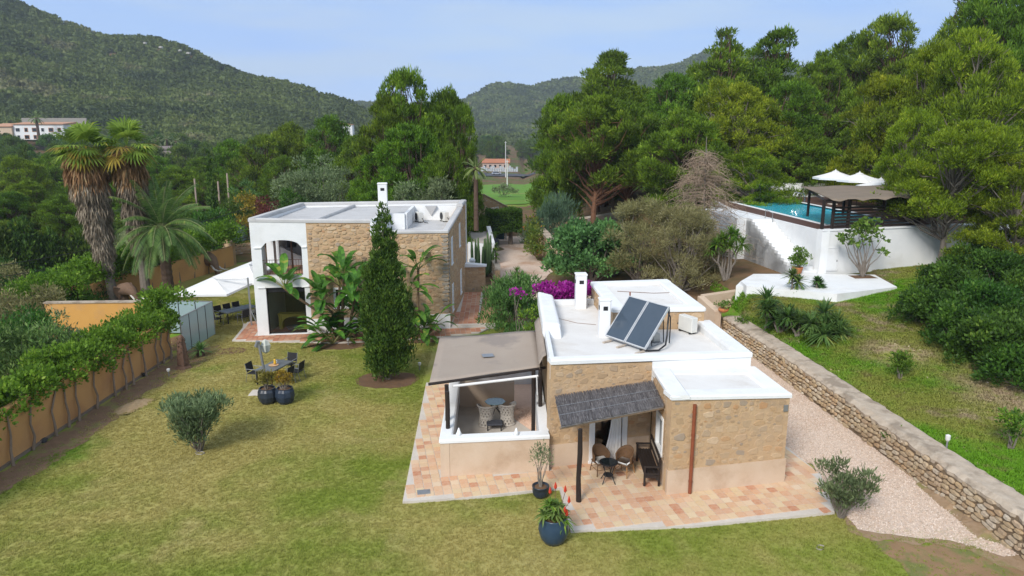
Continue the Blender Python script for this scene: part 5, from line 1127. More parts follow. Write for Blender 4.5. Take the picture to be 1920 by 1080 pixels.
# bench along the annex wall
be = thing('wooden_bench', 'long black wooden bench with open back against the wall beside the porch door', 'bench', (4.6, 22.25, .1), rad(-92))
L('seat', MB().cbox((0, 0, .43), (1.9, .5, .05), 0, .01), blackwood, be)
for k in range(5): L('seat_slat', MB().cbox((0, -.2+k*.1, .465), (1.88, .07, .02), 0, .005), blackwood, be)
L('back_rail', MB().cbox((0, .25, .98), (1.9, .05, .1), 0, .015), blackwood, be); L('back_rail', MB().cbox((0, .25, .62), (1.9, .04, .07), 0, .01), blackwood, be)
L('back_panel', MB().cbox((0, .25, .80), (1.84, .02, .1), 0, .005), M('pale_cane', (.4, .33, .25)), be)
for k in range(9): L('spindle', MB().cbox((-.84+k*.21, .25, .72), (.035, .025, .16), 0, .005), blackwood, be)
for sx in (-1, 1):
    L('leg', MB().cbox((sx*.9, -.22, .33), (.07, .07, .66), 0, .012), blackwood, be); L('leg', MB().cbox((sx*.9, .25, .5), (.07, .07, 1.0), 0, .012), blackwood, be); L('armrest', MB().cbox((sx*.9, 0, .68), (.08, .56, .05), 0, .015), blackwood, be); L('side_apron', MB().cbox((sx*.9, 0, .34), (.04, .44, .1), 0, .01), blackwood, be)
# courtyard set
ww = M('white_woven_rope', (.50, .46, .41), (.42, .38, .33), 20, .8, .3, 40)
def tub_chair(label, loc, rz):
    t = thing('woven_chair', label, 'chair', loc, rz, None); n = 18; m = 7
    def pt(a, j, e=0):
        tt = j/m; r = .30-.07*math.sin(PI*tt*.9)+.07*tt*tt+e; z = .06+(.82-.25*max(0, -math.sin(a)))*tt; return (r*math.cos(a), r*math.sin(a), z)
    mb = MB(); ang = [-.62+ (PI+1.24)*i/n for i in range(n+1)]
    for i in range(n+1):
        mb.tube([pt(ang[i], j) for j in range(m+1)], .017, 4)
    for j in range(m+1): mb.tube([pt(a, j) for a in ang], .02 if 0 < j < m else .035, 4)
    for i in range(n):
        for j in range(m):
            if (i+j) % 2 == 0:
                a = [Vector(pt(ang[i], j)), Vector(pt(ang[i+1], j)), Vector(pt(ang[i+1], j+1)), Vector(pt(ang[i], j+1))]; c = sum(a, Vector())/4; mb.add([c+(p-c)*.95 for p in a], [(0, 1, 2, 3)])
    L('woven_shell', mb, ww, t)
    L('seat', MB().lathe([(.25, .34), (.27, .38), (.26, .44), (.1, .46)], (0, 0, 0), 18), ww, t); L('base_ring', MB().lathe([(.27, 0), (.29, .05), (.27, .08)], (0, 0, 0), 18), ww, t); return t
q = P(912, 800, .06); tub_chair('white woven tub chair left of the glass table in the courtyard', (q[0], q[1]+.1, .06), rad(165))
q = P(951, 798, .06); tub_chair('white woven tub chair right of the glass table in the courtyard', (q[0], q[1]+.15, .06), rad(215))
q = P(928, 795, .06); t = thing('glass_table', 'round green-glass table on dark legs between the woven courtyard chairs', 'table', (q[0], q[1]+.55, .06))
L('table_top', MB().lathe([(.02, .72), (.42, .72), (.43, .735), (.42, .75), (.02, .75)], (0, 0, 0), 8), M('green_glass', (.12, .22, .19), (.2, .3, .27), 6, .1, spec=.7), t)
for k in range(3): a = k*2.1; L('leg', MB().tube([(.35*math.cos(a), .35*math.sin(a), .72), (.05*math.cos(a), .05*math.sin(a), .45), (.38*math.cos(a), .38*math.sin(a), 0)], .03, 6), darkmetal, t)
q = P(927, 812, .06); t = thing('low_stool', 'dark square low stool in the courtyard just behind the front wall', 'stool', (q[0], q[1]+.35, .06)); L('seat', MB().cbox((0, 0, .28), (.62, .5, .06), .05, .02), M('slate_top', (.06, .065, .08)), t)
for sx, sy in ((-1, -1), (1, -1), (-1, 1), (1, 1)): L('leg', MB().cbox((sx*.26, sy*.2, .125), (.05, .05, .25), 0, .005), darkmetal, t)
for px in (861, 968):
    q = P(px, 812, 1.42); tag(W('cone_finial', MB().lathe([(.11, 1.43), (.07, 1.53), (.015, 1.68)], (q[0], 22.42, 0), 10), white, None, True), 'white cone standing on the courtyard coping near the '+('black posts' if px < 900 else 'right woven chair'), 'ornament')
# garden dining set
blk = M('black_mesh_fabric', (.018, .018, .02), (.026, .026, .028), 30, .7); slate = M('grey_slate_top', (.14, .15, .155), (.10, .11, .115), 3, .35)
def mesh_chair(label, loc, rz, group, legm=None):
    t = thing('garden_chair', label, 'chair', loc, rz, group); lm = legm or alu
    L('seat', MB().cbox((0, 0, .43), (.5, .48, .03), 0, .01), blk, t)
    L('backrest', MB().cbox((0, .26, .70), (.5, .03, .42), 0, .01, rx=rad(-10)), blk, t)
    for sx in (-1, 1):
        L('leg', MB().tube([(sx*.26, -.23, 0), (sx*.26, -.23, .64), ], .014, 6), lm, t); L('leg', MB().tube([(sx*.26, .32, 0), (sx*.26, .22, .45), (sx*.26, .31, .92)], .014, 6), lm, t); L('armrest', MB().cbox((sx*.26, .02, .65), (.045, .52, .025), 0, .008), lm, t)
    return t
def dining(cx, cy, rz, ln, wd, z, tl, spots, grp, legs):
    t = thing('dining_table', tl, 'table', (cx, cy, z), rz)
    n = max(2, int(ln/.35))
    L('table_frame', MB().cbox((0, 0, .70), (ln-.06, wd-.06, .05), 0, .01), alu, t)
    for k in range(n): L('top_panel', MB().cbox((-ln/2+ln*(k+.5)/n, 0, .735), (ln/n-.012, wd, .025), 0, .004), slate, t)
    for sx in (-1, 1):
        for sy in (-1, 1): L('leg', MB().cbox((sx*(ln/2-.08), sy*(wd/2-.08), .34), (.06, .06, .68), 0, .006), legs, t)
    for (dx, dy, r_, lb) in spots:
        ca, sa = math.cos(rz), math.sin(rz); mesh_chair(lb, (cx+dx*ca-dy*sa, cy+dx*sa+dy*ca, z), rz+r_, grp)
q = P(527, 706, 0); gx, gy = q[0]-.1, q[1]-.55
dining(gx, gy, rad(72), 1.7, .95, 0, 'grey slate-topped garden table with a jug on it on the open lawn', [(-.35, .85, 0+rad(5), 'black mesh chair left of the lawn table, beside the parasol mast'), (1.25, .05, rad(-88), 'black mesh chair at the far head of the lawn table'), (-.3, -.85, rad(178), 'black mesh chair right of the lawn table, nearer the camera'), (.45, -.9, rad(184), 'black mesh chair right of the lawn table, farther from the camera')], 'chairs round the lawn table', darkmetal)
j = thing('jug', 'yellow juice jug standing on the wooden plate of the lawn table', 'jug', (gx+.02, gy+.08, .785)); L('jug_body', MB().lathe([(.05, 0), (.065, .06), (.055, .16), (.045, .2), (.05, .24)], (0, 0, 0), 14), M('orange_juice', (.75, .45, .05), None, 3, .3), j, True); L('handle', MB().tube([(.05, 0, .2), (.1, 0, .18), (.1, 0, .1), (.06, 0, .06)], .01, 5), cloth, j)
tag(W('wooden_plate', MB().lathe([(.02, .75), (.2, .75), (.24, .775), (.2, .765), (.02, .76)], (gx-.02, gy+.02, 0), 20), M('plate_wood', (.6, .38, .2)), None, True), 'round wooden plate under the jug on the lawn table', 'plate')
q = P(442, 605, 0); dx_, dy_ = q[0], q[1]+.6
dining(dx_, dy_, rad(55), 2.2, .95, 0, 'long slate dining table under the white cantilever parasols', [(-.7, .9, 0, 'black mesh chair nearest the glass screen at the parasol-shaded table'), (-.05, .9, 0, 'second black mesh chair along the glass-screen side of the shaded table'), (-1.5, 0, rad(90), 'black mesh chair at the near head of the shaded table'), (-.3, -.9, rad(180), 'black mesh chair on the house side of the shaded table, nearer end'), (.6, -.9, rad(180), 'black mesh chair on the house side of the shaded table, farther end'), (.6, .9, 0, 'black mesh chair on the hedge side of the shaded table, farther end')], 'chairs round the shaded table', darkmetal)
for i, (dx, dy, lb) in enumerate(((1.1, 3.9, 'black mesh chair standing apart beyond the shaded table, left one'), (2.0, 4.4, 'black mesh chair standing apart beyond the shaded table, right one'))): mesh_chair(lb, (dx_+dx, dy_+dy, 0), rad(-100), 'chairs round the shaded table')
# cantilever parasols
def cantilever(label, cs, mast, arm_z):
    t = thing('cantilever_parasol', label, 'parasol', (mast[0], mast[1], 0)); c = sum((Vector(p) for p in cs), Vector())/4+Vector((0, 0, .38)); V = [c]; F = []; n = 6
    for k in range(4):
        a, b = Vector(cs[k]), Vector(cs[(k+1) % 4])
        for i in range(n): 
            e = a.lerp(b, i/n); e.z -= .0; V.append(e)
    m = 4*n; V2 = [c]
    for r_ in (.34, .67, 1.0):
        for k in range(m): p = c.lerp(V[1+k], r_); p.z -= .05*math.sin(PI*r_)*(1 if k % n else 0); V2.append(p)
    F = [(0, 1+k, 1+(k+1) % m) for k in range(m)]
    for q in range(2): F += [(1+q*m+k, 1+(q+1)*m+k, 1+(q+1)*m+(k+1) % m, 1+q*m+(k+1) % m) for k in range(m)]
    b = len(V2); V2 += [v-Vector((0, 0, .12)) for v in V2[1+2*m:1+3*m]]; F += [(1+2*m+k, b+k, b+(k+1) % m, 1+2*m+(k+1) % m) for k in range(m)]
    W('canopy', MB().add(V2, F), cloth, t)
    W('mast', MB().cbox((mast[0], mast[1], arm_z/2), (.1, .1, arm_z), .3, .01), alu, t); W('arm', MB().tube([(mast[0], mast[1], arm_z-.05), (c.x, c.y, c.z+.12)], .045, 6), alu, t); W('arm', MB().tube([(mast[0], mast[1], arm_z*.35), (mast[0]+.4, mast[1]-.1, .1)], .03, 6), alu, t)
    W('base_plate', MB().cbox((mast[0], mast[1], .04), (1.0, 1.0, .08), .3, .01), kerbm, t)
    for k in range(4): W('rib', MB().tube([c-Vector((0, 0, .04)), Vector(cs[k])-Vector((0, 0, .03))], .015, 5), alu, t)
c1 = [P(322, 553, 2.25), P(425, 552, 2.25), P(480, 527, 2.5), P(397, 520, 2.62)]
cantilever('white cantilever parasol tilted over the shaded dining table, nearer the glass screen', c1, P(472, 612, 0)[:2], 3.0)
c2 = [P(398, 519, 2.6), P(482, 532, 2.45), P(520, 505, 2.55), P(472, 490, 2.7)]
cantilever('white cantilever parasol partly hidden behind the left flank of the main house', c2, P(485, 585, 0)[:2], 3.1)
# lawn mast with folded parasol, pots
q = P(500, 742, 0); t = thing('folded_parasol', 'grey parasol mast with folded head on the lawn behind two dark pots', 'parasol', (q[0], q[1]+.3, 0))
tz = D(484, 640, q[1]+.3)
L('mast', MB().tube([(0, 0, 0), (tz[0]-q[0], 0, tz[2])], .06, 8), alu, t); L('arm', MB().tube([(tz[0]-q[0], 0, tz[2]), (tz[0]-q[0]-.1, 0, tz[2]-.25)], .1, 6), alu, t)
L('folded_canopy', MB().lathe([(.03, -.1), (.15, .0), (.2, .3), (.1, .5), (.03, .55)], (tz[0]-q[0]+.2, .3, tz[2]-.55), 10, .15, 5), M('pale_grey_cloth', (.55, .57, .5)), t); L('base_plate', MB().cbox((-.45, .0, .025), (.75, .7, .05), .05, .008), kerbm, t)
# ------------------------------------------------------------ tree kinds (mesh data shared between alike trees)
def pine_meshes(seed, H, Rr, base, nc, cr, per, Ln, Wd, dome=.55, lean=0.0, mat=None, barkm=None):
    rg = np.random.default_rng(seed); g = random.Random(seed); cl = []; tries = 0
    while len(cl) < nc and tries < 4000:
        tries += 1; a = g.uniform(0, 2*PI); t = g.random(); z = base+(1-base)*t
        prof = float(np.interp(t, [0, .15, .45, .7, .88, 1], [.72, .98, 1, .86, .58, .18])) if dome < .6 else float(np.interp(t, [0, .25, .55, .8, 1], [.55, 1, .8, .5, .12]))
        rr = Rr*prof*(g.random()**.45); x, y = rr*math.cos(a), rr*math.sin(a); x += .22*Rr*math.sin(z*7+seed); y += .2*Rr*math.cos(z*6+seed*2); r = cr*g.uniform(.6, 1.3)*(1.05-.3*t)
        if all((x-c[0])**2+(y-c[1])**2+(z*H-c[2])**2 > (.46*(r+c[3]))**2 for c in cl): cl.append((x+lean*t*Rr, y, z*H-r*.5, r))
    V, F = clumps(cl, per, Ln, Wd, .8, rg, .4, .82)
    crown = npmesh('crown', V, F); crown.materials.append(mat)
    mb = MB(); tp = [(0, 0, -.5)]+[(lean*Rr*.5*t*t+g.gauss(0, .06*H*.2), g.gauss(0, .05*H*.2), H*t*.82) for t in (.2, .4, .6, .8, 1)]
    mb.tube(tp, [H*.026, H*.021, H*.017, H*.013, H*.009, H*.004], 7)
    for c in cl:
        t0 = max(.12, min(.9, (c[2]/H)*.78-.05)); i = min(4, int(t0*5)); f = t0*5-i; s = Vector(tp[i]).lerp(Vector(tp[min(5, i+1)]), f)
        mb.tube(wig(s, (c[0], c[1], c[2]), 3, .07, g, -.15), [H*.008, H*.006, H*.004, H*.002], 4, False)
    for k in range(nc):     # bare grey twigs showing between the clumps
        c = g.choice(cl); a = g.uniform(0, 6.3); mb.tube(wig((c[0]*.6, c[1]*.6, c[2]-c[3]*.6), (c[0]+c[3]*1.1*math.cos(a), c[1]+c[3]*1.1*math.sin(a), c[2]-c[3]*.1+g.uniform(-.3, .7)), 3, .1, g), [.035, .026, .018, .010], 3, False)
    tr = mb.mesh('trunk'); tr.materials.append(barkm or bark)
    return crown, tr, H
KIND = {}
def add_kind(k, *a, **kw): KIND[k] = pine_meshes(*a, **kw)
for i in range(4): add_kind('pine%d' % i, 40+i, 12, 4.6, .14+.05*(i % 2), 125, 1.05, 470, .32, .085, mat=pineM)
for i in range(3): add_kind('yel%d' % i, 60+i, 12, 4.8, .06, 140, 1.05, 640, .25, .075, mat=pineY, barkm=barkgrey)
for i in range(2): add_kind('yelhi%d' % i, 70+i, 12, 4.8, .42, 90, 1.05, 640, .25, .075, mat=pineY, barkm=barkgrey)
for i in range(2): add_kind('open%d' % i, 80+i, 12, 4.6, .40, 90, 1.1, 470, .32, .085, mat=pineM, barkm=barkred, lean=.35)
for i in range(2): add_kind('wispy%d' % i, 90+i, 12, 3.6, .2, 110, .78, 560, .3, .08, mat=pineM, dome=.62)
for i in range(3): add_kind('far%d' % i, 100+i, 10, 4.2, .12, 44, 1.3, 120, .55, .2, mat=pineF)
def tree(name, kind, label, cat, loc, H, Rs=1.0, rz=None, group=None):
    cr, tr, h0 = KIND[kind]; t = thing(name, label, cat, loc, R.uniform(0, 6.28) if rz is None else rz, group); s = H/h0
    t.scale = (s*Rs, s*Rs, s)
    link('crown', cr, None, t); link('trunk', tr, None, t); return t
def put_tree(px, top, Y, Rpx, kind, label, group=None, name='pine_tree', sink=0):
    q = D(px, top, Y); zg = hz(q[0], Y)-.2; H = (q[2]-zg)/.97; cr, tr, h0 = KIND[kind]
    Rm = Rpx*Y/1345; base = {'pine': 4.6, 'yel': 4.8, 'open': 4.6, 'wispy': 3.2, 'far': 4.2, 'yelhi': 4.8}[kind.rstrip('0123456789')]*H/h0
    return tree(name, kind, label, 'tree', (q[0], Y, zg), H, Rm/base, None, group)
CT = [ # cluster behind the main house
 (772, 148, 74, 78, 'pine2', 'tallest pine of the dense clump right behind the main house chimney'),
 (728, 195, 72, 60, 'pine0', 'pine on the left side of the dense clump behind the main house'),
 (825, 180, 76, 60, 'pine1', 'pine on the right of the tallest one in the clump behind the main house'),
 (862, 212, 70, 42, 'pine2', 'pine at the right edge of the clump, above the slender palm trunk'),
 (770, 245, 66, 85, 'pine3', 'broad low pine at the front of the clump behind the main house'),
 (835, 285, 64, 52, 'pine0', 'short pine in front of the clump, just behind the back right roof corner'),
 (700, 300, 70, 58, 'pine2', 'short bushy pine at the lower left of the clump behind the main house')]
for c in CT: put_tree(*c[:5], c[5], 'pines clumped behind the main house')
FT = [(1062, 190, 82, 62, 'pine1', 'leftmost pine of the wood, overhanging the green field'),
 (1118, 195, 76, 92, 'open0', 'large pine with a leaning orange trunk at the left front of the wood'),
 (1185, 200, 78, 90, 'open1', 'pine with a grey forked trunk right of the leaning orange trunk'),
 (1140, 105, 98, 88, 'wispy1', 'tall thin-topped pine rising behind the left front pines of the wood'),
 (1255, 148, 92, 80, 'pine3', 'pine in the middle of the wood below the farther blue hill'),
 (1290, 215, 68, 85, 'pine0', 'dark pine above the bare brown dead tree'),
 (1358, 66, 92, 72, 'wispy0', 'left one of the two tall thin tops standing over the wood'),
 (1450, 66, 95, 76, 'wispy1', 'right one of the two tall thin tops standing over the wood'),
 (1390, 160, 74, 95, 'yel0', 'yellow-green pine directly behind the dead brown tree'),
 (1470, 165, 78, 85, 'pine2', 'pine up the slope left of the white parasols'),
 (1420, 285, 63, 75, 'yel1', 'low yellow-green pine overhanging the left end of the pool'),
 (1500, 250, 70, 70, 'pine1', 'dark pine immediately left of the white parasols'),
 (1555, 120, 88, 75, 'pine3', 'pine above the white parasols against the sky'),
 (1610, 75, 96, 75, 'pine0', 'high pine on the skyline above the pool pergola'),
 (1690, 45, 92, 85, 'pine2', 'pine on the rising skyline left of the topmost tree'),
 (1800, 2, 84, 80, 'wispy0', 'topmost thin-crowned tree at the upper right of the wood'),
 (1890, -20, 72, 90, 'pine1', 'pine cut by the upper right corner of the picture'),
 (1660, 150, 64, 80, 'yel2', 'yellow-green pine leaning over the far end of the pergola'),
 (1745, 85, 62, 95, 'yel0', 'big yellow-green pine rising right behind the pool pergola'),
 (1850, 70, 55, 110, 'yel1', 'largest yellow-green pine filling the right side of the picture'),
 (1722, 215, 51, 66, 'yelhi0', 'yellow-green pine drooping onto the pergola roof'),
 (1795, 240, 44.5, 110, 'yelhi1', 'pine drooping over the white pool wall'),
 (1925, 300, 42, 95, 'yel1', 'pine cut by the right edge above the dark shrubbery')]
for c in FT: put_tree(*c[:5], c[5], 'pines of the wood on the right')
g = random.Random(77)
nfill = 0
while nfill < 46:      # depth of the wood behind the named pines
    px = g.uniform(1075, 1990); Y = g.uniform(92, 165); sky = np.interp(px, [1000, 1100, 1300, 1500, 1650, 1800, 2000], [200, 165, 150, 150, 90, 50, 0])
    put_tree(px, sky+g.uniform(18, 70), Y, g.uniform(50, 80), 'far%d' % g.randrange(3), 'pine deep in the dense wood on the right, only its top showing between nearer crowns', 'pines deep in the right wood'); nfill += 1
MT = [(610, 228, 105, 62, 'pine0', 'bright rounded pine behind the grey olives left of the main clump'), (545, 240, 112, 56, 'pine1', 'second rounded pine left of the bright one behind the main house roof'), (660, 262, 98, 50, 'pine3', 'pine between the bright rounded one and the dense clump'), (490, 262, 108, 55, 'pine2', 'dark pine above the leaning wooden posts'), (440, 270, 118, 50, 'pine1', 'pine right of the slim far cypress'), (525, 300, 95, 45, 'pine0', 'low dark pine just left of the grey olives')]
for c in MT: put_tree(*c[:5], c[5], 'pines beyond the main house')
MT2 = [(30, 300, 105), (95, 292, 120), (150, 330, 96), (60, 345, 85), (120, 372, 78), (10, 365, 80), (190, 300, 110), (235, 318, 100), (300, 300, 120), (345, 320, 105), (380, 330, 98), (200, 370, 85), (280, 360, 92), (20, 420, 66), (340, 372, 90), (390, 300, 130), (250, 400, 80)]
for k, (px, tp, Y) in enumerate(MT2): put_tree(px, tp, Y, g.uniform(38, 60), 'pine%d' % (k % 4), 'pine in the low valley wood seen behind and between the tall fan palms', 'pines in the left valley')
for k in range(60):
    px = g.uniform(-60, 700); Y = g.uniform(135, 300); zt = np.interp(Y, [135, 300], [286, 258]); put_tree(px, zt+g.uniform(-8, 12), Y, g.uniform(20, 34), 'far%d' % g.randrange(3), 'small far pine on the valley floor left of the house, below the wooded hill', 'far pines on the valley floor')
for k in range(34):
    px = g.uniform(860, 1010); Y = g.uniform(430, 620); put_tree(px, g.uniform(255, 275), Y, g.uniform(9, 16), 'far%d' % g.randrange(3), 'tiny far pine behind the road at the foot of the farther hill', 'far pines behind the road')
# ------------------------------------------------------------ wooded hills: one mass of crowns
def hills():
    rg = np.random.default_rng(12); tp = []
    for k in range(4):
        V = []; F = []; n = 46
        d = unit(rg.normal(size=(n, 3))); d[:, 2] = np.abs(d[:, 2])*1.0-.15; c = unit(d)*np.array([1, 1, .85])*rg.uniform(.55, 1, (n, 1))
        v, f = cards(c*.8, d+rg.normal(size=(n, 3))*.5, .62, .46, rg=rg); V = [tuple(x) for x in v]; F = [tuple(x) for x in f]
        core = MB().lathe([(.35, -.7), (.8, -.35), (.85, .15), (.55, .55), (.2, .7)], (0, 0, 0), 6); b = len(V); V += core.v; F += [tuple(i+b for i in q) for q in core.f]; tp.append((V, F))
    pts = []; sc = []
    def sow(n, y0, y1, p0, p1, s0, s1, hill):
        k = 0
        while k < n:
            y = rg.uniform(y0, y1); px = rg.uniform(p0, p1); x = (px-960)/1360*y
            if px > 820 and y < 700: k += 1; continue
            z = hz(x, y); s = rg.uniform(s0, s1); pts.append((x, y, z+s*.5)); sc.append(s); k += 1
    sow(9500, 235, 660, -120, 900, 2.2, 4.2, 1); sow(2500, 300, 660, -500, -120, 3, 4.5, 1); sow(14000, 760, 1340, 560, 1800, 4.5, 8.5, 2); sow(1500, 560, 800, 700, 1300, 3, 5, 2)
    keep = [i for i, p in enumerate(pts) if not (-250 < p[0] < -175 and 300 < p[1] < 352 and p[2] < 30)]
    pts = [pts[i] for i in keep]; sc = [sc[i] for i in keep]
    n = len(pts); rot = np.zeros((n, 3)); rot[:, 2] = rg.uniform(0, 6.28, n)
    hm = LM('hill_wood_canopy', (.045, .080, .018), (.12, .175, .036), (.18, .19, .08), .018, 0, tr=.2, pos=True, wi=.12)
    t = hm.node_tree
    scatter('hill_wood', tp, pts, rot, sc, rg.integers(0, 4, n), hm)
hills()
# ------------------------------------------------------------ cypress
def column(name, label, loc, H, r, mat, per=900, Ln=.26, seed=1, cat='tree', group=None, full=False):
    rg = np.random.default_rng(seed); g = random.Random(seed); t = thing(name, label, cat, loc, 0, group); cl = []
    z = .35
    while z < H:
        f = z/H; rr = r*float(np.interp(f, [0, .06, .18, .32, .45, .6, .75, .88, 1], [.45, .72, .95, 1, .92, .72, .50, .32, .14])); rr = max(.06, rr)
        for k in range(max(1, int(5*rr/ r*1.6))):
            a = g.uniform(0, 6.28); q = rr*g.uniform(.45, .8); cl.append((q*math.cos(a), q*math.sin(a), z+g.uniform(-.15, .15), max(.10, rr*g.uniform(.28, .48))))
        z += .26*max(.4, rr/r)
    V, F = clumps(cl, per, Ln, Ln*.36, 1.5, rg, .55, 1.5); link('crown', npmesh('crown', V, F), mat, t)
    L('trunk', MB().tube([(0, 0, -.1), (0, 0, H*.5), (0, 0, H*.9)], [r*.12, r*.08, .03], 8), barkgrey, t); return t
column('cypress_tree', 'tall dense dark cypress on the lawn in front of the main house', (-5.85, 31.9, 0), 8.4, 1.22, cypM, 1600, .16, 3)
q = P(396, 420, 0); zt = D(390, 285, 80); column('cypress_tree', 'very slim far cypress standing right of the feathery palm', (zt[0], 80, hz(zt[0], 80)), zt[2]-hz(zt[0], 80), .75, cypM, 160, .4, 4)
for k in range(20): # dark cypress hedge row behind the palms
    px = -10+k*17; Y = 60+k*.5; q = D(px, 424+g.uniform(-18, 22)+max(0, k-13)*4, Y); column('cypress_tree', 'cypress in the close dark row at the left edge, behind the round hedge', (q[0], Y, hz(q[0], Y)), q[2]-hz(q[0], Y), .95, cypM, 120, .42, 50+k, 'tree', 'dark cypresses in a close row')
# ------------------------------------------------------------ bushes
def bush(name, label, loc, cl, per, Ln, Wd, mat, stems=0, up=.5, seed=1, cat='bush', group=None, shell=.3, barkm=None, stem_r=.035, flat=1.0):
    rg = np.random.default_rng(seed); g = random.Random(seed); t = thing(name, label, cat, loc, 0, group)
    V, F = clumps(cl, per, Ln, Wd, up, rg, shell, flat); link('foliage', npmesh('foliage', V, F), mat, t)
    if stems:
        mb = MB()
        for k in range(stems):
            c = cl[k % len(cl)]; mb.tube(wig((g.uniform(-.06, .06), g.uniform(-.06, .06), -.05), (c[0], c[1], c[2]), 4, .04, g), [stem_r, stem_r*.8, stem_r*.6, stem_r*.4, stem_r*.2], 5, False)
        o = L('stems', mb, barkm or barkgrey, t)
    return t
def dome(rx, ry, h, n, cr, seed, z0=.3, hollow=.0):
    g = random.Random(seed); o = []
    for _ in range(n):
        a = g.uniform(0, 6.28); q = max(hollow, g.random()**.5); z = z0+(h-z0)*g.random()
        k = math.sqrt(max(0.05, 1-((z-z0)/(h-z0+.01))**2*.75)); o.append((rx*q*k*math.cos(a), ry*q*k*math.sin(a), z, cr*g.uniform(.7, 1.2)))
    return o
def vase(r, h, n, cr, seed, z0=.8):
    g = random.Random(seed); o = []
    for _ in range(n):
        a = g.uniform(0, 6.28); t = g.random()**.7; q = r*(.35+.65*t)*g.random()**.5; z = z0+(h-z0)*t-.25*(q/r)**2; o.append((q*math.cos(a), q*math.sin(a), z, cr*g.uniform(.7, 1.2)))
    return o
bush('olive_bush', 'rounded grey-green olive bush alone on the lawn left of the dark pots', (-11.5, 24.15, 0), vase(1.05, 2.0, 74, .32, 3, .5), 1150, .17, .04, oliveM, 22, 1.0, 3)
q = P(1578, 972, 0); bush('olive_bush', 'sparse grey-green olive bush at the corner where the terrace meets the gravel', (q[0], q[1]+.05, 0), vase(.85, 1.62, 54, .26, 4, .35), 850, .15, .04, oliveM, 26, 1.0, 4)
q = P(960, 630, 0); bush('oleander_bush', 'big pale green oleander beside the ochre path and the awning', (.2, 39.6, 0), dome(2.0, 2.2, 3.0, 60, .55, 5, .5), 420, .24, .06, oleM, 14, 1.0, 5)
bush('oleander_bush', 'lower oleander spilling over the ochre path behind the big one', (-.1, 43.2, 0), dome(1.1, 1.8, 1.7, 26, .5, 6, .4), 420, .22, .06, oleM, 6, 1.0, 6)
q = P(1085, 520, 0); bush('carob_tree', 'broad dark green carob tree beside the gravel lane', (5.9, 52.0, .2), dome(3.5, 3.0, 4.1, 90, .75, 7, 1.2), 300, .28, .16, LM('carob_leaves', (.05, .11, .03), (.15, .28, .08), (.24, .38, .09), .6, .05), 16, .4, 7, 'tree', stem_r=.13)
bush('grey_shrub', 'tall blue-green reedy shrub in front of the orange earth bank', (P(1035, 450, .5)[0], 70, hz(4, 70)), dome(2.6, 2.2, 4.6, 44, .9, 9, .6), 130, .5, .06, LM('blue_green_reed', (.05, .10, .06), (.12, .2, .12), None, .7, .04), 0, 1.6, 9)
for k, (px, tp, Y, r_, lb) in enumerate(((1205, 385, 50, 2.6, 'grey-brown half-bare almond tree left of the dead tree'), (1285, 400, 47, 2.9, 'grey-brown half-bare almond tree in front of the dead tree'), (1345, 460, 54, 2.0, 'grey-brown half-bare almond tree next to the green dragon tree'), (1150, 430, 54, 2.1, 'grey-brown low almond tree touching the carob'))):
    q = D(px, tp, Y); zg = hz(q[0], Y); bush('almond_tree', lb, (q[0], Y, zg), dome(r_, r_, q[2]-zg, 84, .62, 20+k, .9), 800, .24, .03, brownolM, 46, .3, 20+k, 'tree', stem_r=.075, shell=.1)
# dead conifer
def dead_tree():
    q = D(1325, 256, 50); zg = hz(q[0], 50); H = q[2]-zg; t = thing('dead_tree', 'bare brown dead conifer with drooping twigs in front of the wood', 'tree', (q[0], 50, zg)); g = random.Random(3)
    L('trunk', MB().tube([(0, 0, 0), (.1, 0, H*.5), (0, 0, H)], [.16, .1, .02], 6), barkgrey, t); mb = MB(); dead = M('dead_wood_brown', (.38, .29, .21), (.27, .20, .14), 6, .95)
    for k in range(250):
        z = H*(.16+.72*g.random()); r_ = (1-z/H)**.75*5.2*g.uniform(.5, 1)+.3; a = g.uniform(0, 6.28); e = Vector((r_*math.cos(a), r_*math.sin(a), z-.25*r_+g.uniform(-.2, .3))); pts = wig((0, 0, z), e, 4, .07, g, -.25); mb.tube(pts, [.03, .024, .018, .012, .005], 3, False)
        for m in range(7):
            p = pts[1+m % 4]; mb.tube([p, p+Vector((g.uniform(-.6, .6), g.uniform(-.6, .6), g.uniform(-.7, .25))), p+Vector((g.uniform(-.9, .9), g.uniform(-.9, .9), g.uniform(-1.0, .2)))], [.012, .009, .003], 3, False)
    L('branches', mb, dead, t)
dead_tree()
